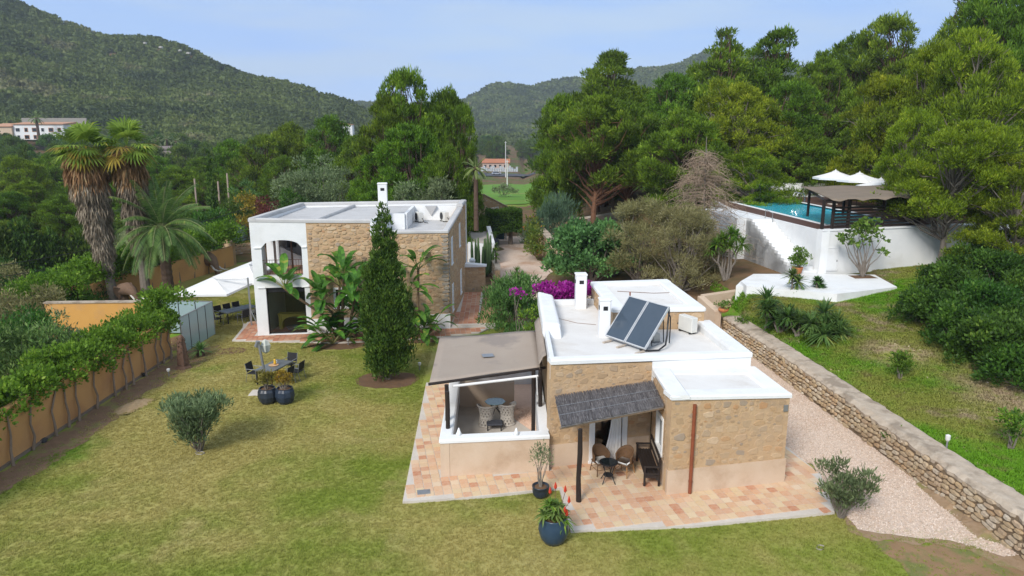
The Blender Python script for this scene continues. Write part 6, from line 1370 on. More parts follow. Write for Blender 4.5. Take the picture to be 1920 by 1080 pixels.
# olives and shrubs behind the main house
for k, (px, tp, Y, r_, lb) in enumerate(((590, 303, 76, 3.2, 'silvery grey-green olive tree behind the left part of the main house roof'), (640, 318, 74, 2.6, 'silvery olive tree between the grey-green one and the pines'), (548, 335, 72, 2.2, 'low silvery olive bush above the back edge of the main roof'), (770, 352, 62, 1.7, 'silvery olive bush peeping over the roof right of the chimney'), (820, 350, 62, 1.9, 'silvery olive bush above the back parapet of the roof, farther right'))):
    q = D(px, tp, Y); zg = hz(q[0], Y); bush('olive_tree', lb, (q[0], Y, zg), dome(r_, r_, q[2]-zg, 50, .75, 30+k, 1.2), 230, .3, .08, oliveM, 12, .5, 30+k, 'tree', stem_r=.09)
for k, (px, tp, Y, r_, m_, lb) in enumerate(((468, 372, 70, 2.0, LM('autumn_yellow_leaves', (.16, .11, .02), (.42, .28, .04), (.5, .38, .08), .8, .02), 'yellow-orange autumn bush beyond the left roof corner'), (505, 378, 68, 1.4, LM('maroon_leaves', (.08, .02, .02), (.2, .05, .05), (.3, .12, .1), .8, .02), 'dark red bush beside the yellow autumn bush'), (435, 382, 72, 1.6, cypM, 'dark round bush left of the yellow autumn bush'), (400, 400, 66, 2.2, shrM, 'dark bush at the foot of the slim far cypress'), (450, 345, 84, 2.5, oleM, 'blue-green shrub behind the yellow autumn bush'), (350, 400, 70, 2.8, shrM, 'dark shrub behind the feathery palm'), (270, 420, 66, 2.6, shrM, 'dark shrub behind the fan palm trunks'), (555, 362, 66, 1.8, shrM, 'dark green shrub over the left back edge of the roof'))):
    q = D(px, tp, Y); zg = hz(q[0], Y); bush('garden_bush', lb, (q[0], Y, zg), dome(r_, r_, q[2]-zg, 34, .6, 40+k, .4), 240, .26, .1, m_, 5, .5, 40+k)
for k, (px, tp, Y, r_, m_) in enumerate(((40, 560, 40, 3.0, brownolM), (100, 600, 36, 2.6, oliveM), (20, 610, 33, 2.8, shrM), (70, 640, 30, 2.2, oleM), (150, 640, 37.0, 1.5, oleM), (-20, 580, 44, 3.0, oliveM), (130, 560, 45, 2.5, shrM), (-10, 640, 29, 2.0, oleM), (60, 520, 52, 3.0, shrM), (-40, 500, 56, 3.4, shrM), (110, 655, 31, 1.5, oliveM), (0, 500, 50, 2.5, brownolM))):
    q = D(px, tp, Y); zg = hz(q[0], Y); rr = r_; bush('wild_shrub', ['grey-brown wild shrub', 'silvery wild shrub', 'dark green wild shrub', 'mid-green wild shrub'][[brownolM, oliveM, shrM, oleM].index(m_)]+' on the low ground outside the ochre wall at the left edge', (q[0], Y, zg), dome(rr, rr, max(1.2, q[2]-zg), 44, .65, 60+k, .3), 330, .2, .07, m_, 6, .5, 60+k, 'bush', 'wild shrubs outside the ochre wall')
# big dark shrubbery on the right and ground shrubs of the upper lawn
sh = [(1748, 588), (1805, 618), (1868, 648), (1930, 672), (1780, 555), (1845, 590), (1915, 620), (1985, 650), (1865, 545), (1935, 565), (1815, 525), (2015, 600)]
for k, (px, py) in enumerate(sh):
    q = P(px, py+10, 2.4); zg = hz(q[0], q[1]); bush('lentisk_shrub', ['dark glossy lentisk shrub at the near left end of the shrubbery', 'dark glossy lentisk shrub at the front of the shrubbery'][k > 0] if k < 4 else 'dark glossy lentisk shrub merged into the back of the shrubbery on the upper lawn', (q[0], q[1], zg), dome(1.7, 1.6, 1.4+.18*(k % 3), 56, .5, 80+k, .2), 620, .17, .09, shrM, 8, .5, 80+k, 'bush', 'dark shrubs massed on the upper lawn')
def lemon(px, py, hh, r_, lb, m_, k):
    q = P(px, py, 1.3); zg = hz(q[0], q[1]); q = P(px, py, zg); zg = hz(q[0], q[1]); bush('lemon_sapling', lb, (q[0], q[1], zg), vase(r_, hh, 16, .2, k, .25), 1100, .13, .065, m_, 6, .5, k)
lemon(1688, 712, 1.15, .5, 'small yellow-green sapling in the middle of the upper lawn', brightM, 101); lemon(1893, 842, 1.35, .55, 'small yellow-green sapling near the right edge of the upper lawn', brightM, 102)
for k, (px, py, r_) in enumerate(((1700, 797, .5), (1520, 640, .4), (1405, 600, .6))): 
    q = P(px, py, 1.3); zg = hz(q[0], q[1]); bush('low_weed_clump', ['low weed clump by the coping of the dry-stone wall', 'low weed clump on the lawn beside the spiky plants', 'low green ground cover at the far end of the dry-stone wall'][k], (q[0], q[1], zg), dome(r_*1.4, r_, .35, 12, .2, 110+k, .05), 900, .12, .05, brightM, 0, .8, 110+k, 'weeds')
# ------------------------------------------------------------ spiky plants
def rosette(n, ln, wd, seed, lo=-.5, hi=1.4, droop=.25):
    rg = np.random.default_rng(seed); V = []; F = []; b = 0
    for i in range(n):
        a = rg.uniform(0, 6.28); e = rg.uniform(lo, hi); l = ln*rg.uniform(.75, 1.1); d = np.array([math.cos(a)*math.cos(e), math.sin(a)*math.cos(e), math.sin(e)]); s = np.array([-math.sin(a), math.cos(a), 0])*wd/2
        p = [d*l*t-np.array([0, 0, droop*l*t*t]) for t in (0.03, .4, .75, 1)]
        ws = (.7, 1, .7, .04)
        for q, w_ in zip(p, ws): V += [q-s*w_, q+s*w_]
        for k in range(3): F.append((b+2*k, b+2*k+1, b+2*k+3, b+2*k+2))
        b += 8
    return np.array(V), np.array(F)
def yucca(label, loc, heads, ln=.6, wd=.05, n=90, mat=None, seed=1, name='yucca', cat='plant', group=None, bk=None):
    t = thing(name, label, cat, loc, 0, group); g = random.Random(seed); mb = MB()
    for k, (x, y, z) in enumerate(heads):
        v, f = rosette(n, ln*g.uniform(.85, 1.15), wd, seed+k); o = link('leaf_head', npmesh('leaf_head', v, f), mat or yucM, t); o.location = (x, y, z)
        if z > .15: mb.tube(wig((x*.15, y*.15, -.05), (x, y, z), 4, .05, g), [.08, .065, .055, .05, .045], 7)
    if mb.f: L('trunks', mb, bk or barkgrey, t)
    return t
def at(px, py): 
    z = 1.2
    for _ in range(6): q = P(px, py, z); z = hz(q[0], q[1])
    return (q[0], q[1], z)
yucca('multi-stemmed dragon tree with bright green heads on pale trunks, by the beige wall', at(1362, 522), [(-.75, 0, 2.3), (-.35, .3, 2.6), (.1, -.2, 2.2), (.5, .2, 2.7), (.85, 0, 2.3), (.2, .3, 2.9), (-.1, .5, 2.4), (-.95, .3, 1.9)], .85, .07, 90, brightM, 1, 'dragon_tree', 'tree')
L_ = [(1437, 576, 1.0, [(0, 0, 1.15), (.25, .2, .75)], 'tall single-headed yucca nearest the white slab'), (1468, 585, .75, [(-.3, 0, .5), (.25, .1, .75), (.6, .2, .55), (-.6, .2, .85)], 'cluster of short yuccas left of the dense one'), (1500, 600, .8, [(0, 0, .6), (.4, .3, .5), (-.4, .2, .7)], 'yucca clump in the middle of the spiky group'), (1545, 632, 1.0, [(0, 0, .45), (.5, .1, .55), (-.5, .1, .5), (.1, .4, .8), (-.2, -.4, .25), (.45, -.3, .3)], 'dense dark green yucca clump at the near end of the spiky group'), (1482, 558, .7, [(0, 0, .9), (.4, .3, .6)], 'dark spiky yucca in front of the terracotta pot'), (1530, 552, .5, [(0, 0, .55), (.2, .2, .4)], 'small greyish spiky palm at the edge of the white slab')]
for k, (px, py, ln, hd, lb) in enumerate(L_): yucca(lb, at(px, py), [(a*1.25, b*1.25, c*1.45) for a, b, c in hd], ln*1.05, .08, 110, yucM if k not in (3, 4) else palmM, 10*k+5, group='spiky plants on the upper lawn')
q = P(944, 505, .3); yucca('thin leaning yucca with one shaggy head beside the gravel lane', (-.9, 54.5, .1), [(-.4, 0, 2.6), (-.42, 0, 2.2), (-.35, 0, 1.8)], .5, .05, 60, brightM, 77)
yucca('short yucca clump at the top of the oleander beside the lane', (.4, 51.5, .1), [(0, 0, 1.2), (.4, .2, .8), (-.3, .3, .6)], .6, .05, 80, brightM, 78)
# small cycad and stump
q = P(377, 668, 0); t = thing('small_palm', 'small cut-back palm sprouting beside the frosted glass screen', 'plant', (q[0], q[1], 0))
v, f = rosette(46, .85, .09, 5, .1, 1.4, .4); o = link('fronds', npmesh('fronds', v, f), oleM, t); o.location = (0, 0, .3); L('trunk', MB().lathe([(.2, 0), (.22, .15), (.16, .35)], (0, 0, 0), 10), bark, t)
q = P(345, 690, 0); t = thing('palm_stump', 'tapering brown palm stump in the soil strip near the glass screen', 'stump', (q[0], q[1], 0))
L('stump', MB().lathe([(.42, 0), (.26, .15), (.24, .6), (.2, 1.1), (.13, 1.6), (.05, 1.72)], (0, 0, 0), 12, .12, 5), M('red_brown_fibre', (.16, .09, .06), (.10, .06, .04), 8, .95, 1, 20), t)
mb = MB(); g2 = random.Random(1)
for k in range(60): z = g2.uniform(.1, 1.5); a = g2.uniform(0, 6.28); r_ = .24-.08*z; mb.tube([(r_*math.cos(a), r_*math.sin(a), z), ((r_+.07)*math.cos(a), (r_+.07)*math.sin(a), z+.1)], [.03, .015], 4)
L('leaf_bases', mb, bark, t)
# ------------------------------------------------------------ fan palms with long skirts of dead leaves
def fan_frond(rg, a, e, ln, fr, V, F, nb=16):
    d = np.array([math.cos(a)*math.cos(e), math.sin(a)*math.cos(e), math.sin(e)]); b0 = np.zeros(3); tip = d*ln+np.array([0, 0, -.15*ln]); s = np.array([-math.sin(a), math.cos(a), 0]); u = np.cross(s, d)
    def addq(pts): b = len(V); V.extend(pts); F.append((b, b+1, b+2, b+3))
    addq([b0-s*.02, b0+s*.02, tip+s*.015, tip-s*.015])
    dd = d+np.array([0, 0, -.35]); dd /= np.linalg.norm(dd)
    for k in range(nb):
        th = -1.9+3.8*k/(nb-1); c = dd*math.cos(th)+s*math.sin(th); l = fr*(.75+.25*math.cos(th))*rg.uniform(.85, 1.1); w_ = np.cross(c, u); w_ /= max(1e-6, np.linalg.norm(w_)); m = tip+c*l*.6; en = tip+c*l+np.array([0, 0, -.22*l])
        addq([tip, m+w_*.07, en, m-w_*.07])
def fan_palm(label, loc, H, ztop_skirt, zbot, rs, lean, seed):
    t = thing('fan_palm', label, 'palm', loc, 0, 'tall fan palms with dead-leaf skirts'); rg = np.random.default_rng(seed); g = random.Random(seed); lx = lean
    def ax(z): f = z/H; return np.array([lx*f*f, 0, z]) if False else np.array([lx*f, .0, z])
    L('trunk', MB().tube([tuple(ax(z)) for z in (-.2, H*.25, H*.5, H*.8)], [.36, .27, .24, .2], 10), barkgrey, t)
    V = []; F = []
    def sk(n, za, zb, mat, nm, ra, rb, ln):
        C_ = []; A_ = []; L_s = []
        for i in range(n):
            z = g.uniform(za, zb); f = (z-za)/(zb-za); r = (ra+(rb-ra)*f)*g.uniform(.72, 1.05)*(1+.16*math.sin(z*5+g.random())); a = g.uniform(0, 6.28); c = ax(z)+np.array([r*math.cos(a), r*math.sin(a), 0]); C_.append(c); A_.append((.22*math.cos(a)+g.gauss(0, .12), .22*math.sin(a)+g.gauss(0, .12), -1)); L_s.append(ln*g.uniform(.5, 1.3))
        L_s = np.array(L_s); v, f_ = cards(np.array(C_), np.array(A_), L_s, L_s*.055+.03, rg=rg); link(nm, npmesh(nm, v, f_), mat, t)
    zs = ztop_skirt
    sk(11000, zbot, zs-1.4, deadM, 'dead_leaf_skirt', .34, rs, .65)
    sk(2600, zs-1.9, zs+.1, deadR, 'brown_leaf_skirt', rs, rs*.95, .8)
    L('skirt_core', MB().tube([tuple(ax(zbot)), tuple(ax((zbot+zs)/2)), tuple(ax(zs-.5)), tuple(ax(zs+.4))], [.24, rs*.66, rs*.82, .3], 10), M('skirt_core_brown', (.14, .10, .07), (.1, .07, .05), 5, .95), t)
    # ragged collar at the foot of the skirt
    sk(500, zbot-.75, zbot+.1, deadM, 'leaf_base_collar', .3, .38, .28)
    for nm, n, e0, e1, fr, m_, ln in (('fan_fronds', 32, -.3, 1.5, 1.25, LM('fan_leaf_green%d' % seed, (.10, .20, .03), (.28, .45, .07), (.52, .52, .10), .8, 0, tr=.45), 1.05), ('drooping_fronds', 30, -1.2, -.4, .9, deadR, .8), ('yellowing_fronds', 9, -.5, .3, 1.25, LM('yellow_fan_leaf%d' % seed, (.2, .17, .03), (.42, .36, .05), None, .8, 0, tr=.4), 1.1)):
        V = []; F = []
        for k in range(n): fan_frond(rg, g.uniform(0, 6.28), g.uniform(e0, e1), ln*g.uniform(.7, 1.15), fr*g.uniform(.8, 1.15), V, F)
        o = link(nm, npmesh(nm, np.array(V), np.array(F)), m_, t); c = ax(zs+.5); o.location = tuple(c)
    return t
def palmspec(bx, by, Y, topx, topy, skt, skb):
    b = D(bx, by, Y); tp = D(topx, topy, Y); return b, tp
q = P(262, 572, 0); b = (q[0]+.2, 47.2, 0); tp = D(233, 235, 47.2); s0 = D(237, 325, 47.2)[2]; s1 = D(252, 462, 47.2)[2]
fan_palm('right one of the two tall fan palms with a long grey skirt of dead leaves', b, tp[2]-.9, s0+1.3, s1, .85, tp[0]-b[0], 7)
b = (P(222, 572, 0)[0], 46.2, 0); tp = D(150, 250, 46.2); s0 = D(150, 325, 46.2)[2]; s1 = D(205, 490, 46.2)[2]
fan_palm('left leaning one of the two tall fan palms with a long skirt of dead leaves', b, tp[2]-.9, s0+1.1, s1, 1.05, tp[0]-b[0], 8)
def feather_palm(name, label, loc, H, n, ln, seed, mat, tr_r=.25, cat='palm', lw=.045, e0=-.35, e1=1.35, steps=22):
    t = thing(name, label, cat, loc); g = random.Random(seed); V = []; F = []; mb = MB()
    for k in range(n):
        a = k*2.4+g.uniform(-.2, .2); e = e0+(e1-e0)*((k+.5)/n)+g.uniform(-.1, .1); l = ln*g.uniform(.85, 1.1); p = Vector((0, 0, 0)); d = Vector((math.cos(a)*math.cos(e), math.sin(a)*math.cos(e), math.sin(e))); pts = [p.copy()]; seg = l/steps
        s = Vector((-math.sin(a), math.cos(a), 0))
        for i in range(steps):
            p = p+d*seg; d = (d+Vector((0, 0, -1.45/steps*(.4+math.cos(e)*.9)))).normalized(); pts.append(p.copy())
            if i > 2:
                for sg in (-1, 1):
                    for h_ in (0, .5):
                        q0 = pts[-2].lerp(p, h_); dr = (s*sg*.9+d*.55+Vector((0, 0, -.25))).normalized(); ll = ln*.17*math.sin(PI*min(.97, (i+2)/(steps+3)))**.6*g.uniform(.85, 1.1); m = q0+dr*ll*.5; w_ = d*lw*.5; en = q0+dr*ll+Vector((0, 0, -.25*ll)); b = len(V); V += [q0, m+w_, en, m-w_]; F.append((b, b+1, b+2, b+3))
        mb.tube(pts[::3]+[pts[-1]], [.03]*3+[.015]*(len(pts[::3])-2), 4, False)
    o = link('fronds', npmesh('fronds', np.array([tuple(v) for v in V]), np.array(F)), mat, t); o.location = (0, 0, H); o = L('frond_ribs', mb, M('frond_rib', (.3, .32, .14), None), t); o.location = (0, 0, H)
    pr = []; 
    for i in range(26): z = -.2+(H+.2)*i/25; pr.append((tr_r*(1.25-.3*z/H)*(1+.10*(i % 2)), z))
    L('trunk', MB().lathe(pr+[(tr_r*1.5, H-.1), (tr_r*.9, H+.25)], (0, 0, 0), 10), bark, t); return t
greyp = LM('grey_green_palm', (.09, .14, .05), (.26, .33, .14), (.42, .45, .22), .8, 0, tr=.35)
b = D(304, 430, 47.5); feather_palm('date_palm', 'grey-green feathery date palm right of the two fan palms', (P(310, 570, 0)[0], 47.5, 0), b[2], 44, 3.8, 3, palmM, .3, lw=.075, e0=-.3, e1=1.45)
feather_palm('date_palm', 'small feathery palm half hidden between the fan palm trunks', (D(228, 500, 53)[0], 53, 0), D(228, 462, 53)[2], 26, 2.4, 4, greyp, .16)
b = D(895, 318, 62); b0 = D(893, 428, 62); feather_palm('slender_palm', 'slender brown-trunked palm beyond the back right corner of the main house', (b0[0], 62, b0[2]), b[2]-b0[2], 16, 1.4, 5, palmM, .17)
# ------------------------------------------------------------ giant bird-of-paradise plants against the stone wall
def paddle(V, F, M_, p0, a, e, pet, ln, wd, g, droop=.9):
    d = Vector((math.cos(a)*math.cos(e), math.sin(a)*math.cos(e), math.sin(e))); s = Vector((-math.sin(a), math.cos(a), 0)); p = Vector(p0); pts = [p.copy()]
    for i in range(4): p = p+d*pet/4; pts.append(p.copy()); d = (d+Vector((math.cos(a)*.05, math.sin(a)*.05, -.05))).normalized()
    M_.tube(pts, [.035, .03, .025, .02, .015], 5, False); n = 9; prev = None
    for i in range(n+1):
        t = i/n; w_ = wd*.5*math.sin(PI*min(.985, t*.93+.05))**.55; fold = Vector((0, 0, 1))*w_*.35; c = p.copy(); l = c-s*w_+fold; r_ = c+s*w_+fold
        if prev is not None:
            b = len(V); g1 = .012 if i % 3 == 0 else 0; V += [prev[0], prev[1], c, l, prev[0], prev[2], r_, c]; F += [(b, b+1, b+3, b+2), (b+4, b+5, b+6, b+7)]
        prev = (c, l, r_)
        p = p+d*ln/n; d = (d+Vector((0, 0, -droop/n))).normalized()
def bop(label, loc, stems, seed, nl=9, ln=1.3, wd=.42, grp=None):
    t = thing('bird_of_paradise_plant', label, 'plant', loc, 0, grp); g = random.Random(seed); V = []; F = []; pm = MB(); tm = MB()
    for (x0, y0, x, y, z) in stems:
        if z > .3: tm.tube([(x0, y0, -.05), (x0+(x-x0)*.3, y0+(y-y0)*.3, z*.5), (x, y, z)], [.09, .075, .07], 8)
        a0 = g.uniform(0, 6.28)
        for k in range(nl):
            a = a0+(k % 2)*PI+g.uniform(-.75, .75); e = .35+1.1*(k/nl)+g.uniform(-.15, .15); paddle(V, F, pm, (x, y, z), a, e, g.uniform(.55, .95), ln*g.uniform(.8, 1.1), wd*g.uniform(.85, 1.1), g, g.uniform(.7, 1.6))
    link('leaves', npmesh('leaves', np.array([tuple(v) for v in V]), np.array(F)), bananaM, t); L('leaf_stalks', pm, M('green_stalk', (.16, .19, .05), (.2, .15, .06), 3, .6), t)
    if tm.f: L('trunks', tm, M('fibrous_brown_trunk', (.17, .11, .06), (.10, .07, .04), 6, .9, .6, 16), t)
bop('large bird-of-paradise clump with leaning trunks against the stone front of the main house', (-9.5, 38.3, 0), [(0, 0, .25, -.2, 3.6), (-.2, 0, -3.0, -.2, 3.0), (.2, .1, -.9, -.3, 2.2), (.4, -.1, .9, -.3, 2.7), (-.5, 0, -.9, -.4, .2), (.3, -.3, .3, -.5, .2), (-.1, -.2, .0, -.2, 1.4), (.7, -.1, 1.2, -.4, 1.3), (-.3, .2, -.1, .3, 3.0), (.1, -.4, -.3, -.9, .1)], 3, 13, 1.45, .44)
bop('tall thin bird-of-paradise right of the cypress against the stone corner', (-5.35, 39.0, 0), [(0, 0, .1, 0, 3.9), (-.2, 0, -.5, -.1, 2.6), (-.4, -.1, -.5, -.3, 1.2)], 5, 12, 1.25, .38)
bop('low bird-of-paradise clump at the foot of the stone corner right of the cypress', (-5.0, 38.3, 0), [(0, 0, 0, 0, .2), (.3, .1, .3, .1, .3), (-.4, .1, -.4, .1, .5), (.1, .3, .5, .2, .7), (-.1, .2, -.7, .2, .1)], 6, 9, 1.0, .32)
# ------------------------------------------------------------ pots
bluep = M('dark_blue_glazed_pot', (.035, .065, .10), (.02, .045, .08), 3, .3, .1, 10, spec=.5); blackp = M('black_glazed_pot', (.018, .024, .036), (.03, .04, .055), 4, .35, spec=.5); terr = M('terracotta_pot', (.50, .19, .07), (.44, .16, .06), 4, .8)
def pot(label, loc, r, hh, mat, flute=0, soil=True, prof=None, name='plant_pot', n=28, group=None):
    t = thing(name, label, 'pot', loc, 0, group); pf = prof or [(.62, 0), (.86, .2), (1, .5), (.95, .8), (.82, .96), (.84, 1), (.74, 1), (.72, .9)]
    L('pot_body', MB().lathe([(r*a, hh*b) for a, b in pf], (0, 0, 0), n, flute, 9), mat, t, flute == 0); L('soil', MB().lathe([(.02, hh*.88), (r*.73, hh*.88), (r*.73, hh*.9), (.02, hh*.92)], (0, 0, 0), 16), dirt, t); return t
q = P(1039, 1027, 0); pot('big rounded blue glazed pot at the front edge of the terrace, holding a flowering aloe', (q[0], q[1]+.32, 0), .44, .78, bluep); al = (q[0], q[1]+.32, .7)
t = thing('aloe_plant', 'aloe with red flower spikes growing in the big blue pot', 'plant', al)
for k, (x, y, z) in enumerate(((0, 0, .1), (.18, .1, .2), (-.2, .05, .15), (.02, -.15, .25), (-.05, .2, .3), (-.28, -.1, .2), (.26, -.12, .05), (.1, .0, .42), (-.12, .02, .45))): v, f = rosette(34, .40, .055, 200+k, -.3, 1.3, .5); o = link('leaf_rosette', npmesh('leaf_rosette', v, f), [brightM, LM('aloe_leaf', (.06, .13, .03), (.16, .26, .06), (.3, .3, .08), 2, 0)][k % 2], t); o.location = (x, y, z)
redf = M('red_aloe_flower', (.62, .06, .025), (.5, .04, .02), 8, .6)
for k, (x, y, h_) in enumerate(((.05, .2, 1.0), (.32, .1, .95), (.42, -.05, .7), (-.1, .25, .82), (.3, -.15, .45), (.36, -.1, .32))):
    L('flower_stalk', MB().tube([(x*.5, y*.5, .2), (x, y, h_-.15)], .008, 4), M('stalk_brown', (.2, .1, .06)), t); L('flower_spike', MB().lathe([(.012, 0), (.038, .04), (.03, .12), (.006, .22)], (x, y, h_-.17), 8, .2, 4), redf, t)
q = P(1014, 938, .0); pot('small round black pot on the terrace edge with a young olive', (q[0], q[1]+.22, .0), .27, .40, blackp, prof=[(.6, 0), (.9, .25), (1, .6), (.98, .9), (1.03, .92), (1.03, 1), (.92, 1), (.88, .9)])
bush('young_olive', 'young grey-green olive growing in the small black pot', (q[0], q[1]+.22, .36), [(0, 0, .95, .22), (-.12, .05, 1.2, .2), (.14, 0, 1.15, .2), (.02, 0, 1.35, .18), (-.16, 0, .85, .18), (.2, 0, .8, .2), (.05, .1, 1.05, .22), (.26, 0, 1.0, .14), (-.24, 0, 1.08, .14)], 1900, .085, .022, oliveM, 9, .8, 55, stem_r=.022)
for k, px in enumerate((497, 530)):
    q = P(px, 762, 0); pot(['left one of the two ribbed dark blue pots on the lawn', 'right one of the two ribbed dark blue pots on the lawn'][k], (q[0], q[1]+.4, 0), .41, .70, blackp if k == 0 else M('slate_blue_pot', (.035, .05, .075), (.02, .03, .05), 3, .35), .03, group='twin dark pots')
    bush('pot_shrub', ['yellow-green shrub in the left dark ribbed pot', 'red-tinged yellow shrub in the right dark ribbed pot'][k], (q[0], q[1]+.4, .6), dome(.42, .4, .75, 16, .17, 90+k, .2), 1900, .085, .05, [LM('yellowgreen_leaf', (.10, .11, .02), (.26, .24, .04), (.35, .3, .06), 3, 0), LM('croton_leaf', (.18, .13, .015), (.42, .34, .04), (.5, .1, .03), 3, 0)][k], 6, .7, 90+k)
q = P(1497, 514, 2.7); pot('terracotta pot on the white slab at the foot of the white steps', (q[0], q[1]+.2, 2.7), .33, .42, terr, prof=[(.7, 0), (.9, .7), (.92, .8), (1, .82), (1, 1), (.88, 1), (.86, .9)]); bush('pot_shrub', 'yellowish leafy shrub in the terracotta pot by the white steps', (q[0], q[1]+.2, 3.05), dome(.62, .5, 1.15, 24, .24, 93, .2), 900, .12, .07, brightM, 6, .7, 93)
q = P(1354, 582, 1.6); q = (q[0]+.1, q[1]+.1); pot('small terracotta bowl on the end of the beige wall', (q[0], q[1], 1.5), .3, .22, terr); bush('pot_shrub', 'low green plant in the terracotta bowl on the beige wall end', (q[0], q[1], 1.65), dome(.42, .35, .35, 12, .17, 94, .08), 900, .1, .05, brightM, 0, .7, 94)
q = P(926, 448, 1.6); pot('black urn on the white wall beside the clipped hedge tree', (q[0], q[1], .5), .55, 1.1, blackp); bush('pot_shrub', 'dark small plant in the black urn on the white wall', (q[0], q[1], 1.5), dome(.4, .4, .6, 10, .2, 95, .1), 600, .13, .07, shrM, 0, .7, 95)
# fig tree on the white slab
q = P(1617, 519, 2.7); fx, fy = q[0], q[1]; s_ = W('tree_pit', MB().prism([(fx-.7, fy-.55), (fx+.75, fy-.45), (fx+.7, fy+.5), (fx-.7, fy+.4)], 2.55, 2.71), dirt); s_['kind'] = 'structure'
cl = [(-1.2, 0, 2.2, .38), (-.8, 0, 2.7, .42), (-.3, .1, 2.9, .45), (.2, 0, 2.6, .42), (.4, 0, 3.2, .3), (-.2, 0, 3.4, .34), (-1.55, 0, 2.45, .25), (-.75, 0, 2.0, .3), (.9, 0, 2.3, .25), (.05, 0, 2.15, .3), (1.05, 0, 1.5, .2), (-.5, .1, 3.1, .3), (.7, 0, 2.8, .2), (1.3, 0, 1.35, .14)]
bush('fig_tree', 'small multi-stemmed broad-leaved tree in a soil square on the white slab', (fx, fy, 2.7), cl, 330, .24, .20, LM('fig_leaves', (.05, .12, .02), (.14, .27, .04), (.26, .36, .08), 2, 0), 12, .2, 96, 'tree', stem_r=.06, shell=.2)
# bougainvillea
q = P(1055, 540, 2.4); bl = [(g.uniform(-.8, 2.2), g.uniform(-.5, .5), 3.5+g.uniform(-.3, .35), g.uniform(.25, .42)) for _ in range(30)]
bush('bougainvillea', 'magenta flowering bougainvillea behind the guest house roof and its left chimney', (2.1, 34.3, .0), bl, 800, .15, .11, magM, 0, .4, 97, 'climber')
bush('creeper', 'green leaves and bare shoots of the climber under the magenta flowers', (2.1, 34.7, .0), [(g.uniform(-1.6, 2), g.uniform(-.4, .4), 2.9+g.uniform(-1.6, .3), .5) for _ in range(22)], 300, .16, .08, hedM, 12, .4, 98, 'climber')
for k, (x, y, z, r_) in enumerate(((-1.9, 34.5, 3.5, .25),)): bush('bougainvillea', 'small detached tuft of magenta bougainvillea left of the guest house roof', (x+2.3, y, 0), [(0, 0, z, r_), (-.3, 0, z+.1, .2)], 900, .13, .09, magM, 4, .4, 99, 'climber')
# cactus
q = P(900, 508, 0); t = thing('candelabra_cactus', 'tall many-armed green cactus beside the far corner of the main house', 'cactus', (-2.55, 56.2, 0)); g3 = random.Random(5); cm = M('cactus_green', (.07, .13, .04), (.11, .17, .07), 6, .6)
for k in range(17):
    a = g3.uniform(0, 6.28); r_ = g3.uniform(.1, 1.1); hh = g3.uniform(2.2, 4.0)*(1-.15*r_); x, y = r_*math.cos(a), r_*math.sin(a)*.8
    mb = MB(); mb.tube([(x*.3, y*.3, .0), (x*.85, y*.85, .5), (x, y, 1.0), (x*1.05, y*1.05, hh*.7), (x*1.08, y*1.08, hh)], [.1, .12, .13, .12, .05], 7); L('arm', mb, cm, t, False)
# clipped hedge tree
t = thing('clipped_tree', 'box-clipped dense green tree on one trunk beside the stone gate house', 'tree', (-.85, 72.6, hz(0, 72))); rg5 = np.random.default_rng(3); n = 9000
c = rg5.uniform(-1, 1, (n, 3)); ax_ = rg5.integers(0, 3, n); c[np.arange(n), ax_] = np.sign(c[np.arange(n), ax_])*rg5.uniform(.8, 1, n); nn = c.copy(); zc_ = (D(945, 394, 72.6)[2]+D(945, 432, 72.6)[2])/2; zh_ = (D(945, 394, 72.6)[2]-D(945, 432, 72.6)[2])/2; c = c*np.array([1.75, 1.3, zh_])+np.array([0, 0, zc_]); c[:, 2] += .12*np.sin(c[:, 0]*2)
v, f = cards(c, nn+rg5.normal(size=(n, 3))*.6, .26, .12, rg=rg5); link('crown', npmesh('crown', v, f), LM('clipped_leaves', (.02, .07, .01), (.08, .19, .02), (.14, .26, .03), 1, 0), t)
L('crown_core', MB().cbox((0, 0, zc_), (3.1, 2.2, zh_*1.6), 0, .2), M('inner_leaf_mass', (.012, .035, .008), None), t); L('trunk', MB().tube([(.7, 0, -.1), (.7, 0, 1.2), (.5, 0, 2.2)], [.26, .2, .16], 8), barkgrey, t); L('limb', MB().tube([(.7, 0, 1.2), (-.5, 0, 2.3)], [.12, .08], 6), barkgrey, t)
# orange and green climber on the lane wall
cr_ = P(995, 450, 1.5); bush('creeper', 'green and orange trumpet climber on the lane wall right of the clipped tree', (2.1, 67.0, hz(2, 67)), [(g.uniform(-.5, .5), g.uniform(-4.5, 3.5), g.uniform(.6, 3.2), .6) for _ in range(40)], 160, .24, .12, LM('trumpet_vine', (.05, .12, .015), (.16, .22, .03), (.6, .2, .03), 1, 0), 6, .3, 120, 'climber')
# ------------------------------------------------------------ lane walls, gate house
lw = thing('stone_wall', 'low stone wall with beige coping on the right side of the gravel lane', 'wall', (2.4, 62, 0))
def lane():
    ms = Masonry(); g = random.Random(4); pts = [(3.0, 74.5), (2.4, 71), (3.2, 62), (4.8, 56)]; mb = MB(); cp = MB()
    for a, b in zip(pts, pts[1:]):
        poly_wall(mb, a, b, -1, 2.1, .5); coping(cp, a, b, 2.1, .75, .12, .08); ms.wall(a, b, .1, 2.05, .4, .22, .04, .12, rg=g)
    poly_wall(mb, (3.0, 74.5), (8, 75), -1, 2.4, .4); coping(cp, (3, 74.3), (8, 74.8), 2.4, .6, .12, .05)
    W('wall', mb, mortar, lw); W('coping', cp, coping_m, lw); ms.flush(lw, drystone, 0)
lane()
lw2 = thing('stone_wall', 'curved stone wall between cactus and gravel lane by the main house', 'wall', (-1.5, 54, 0))
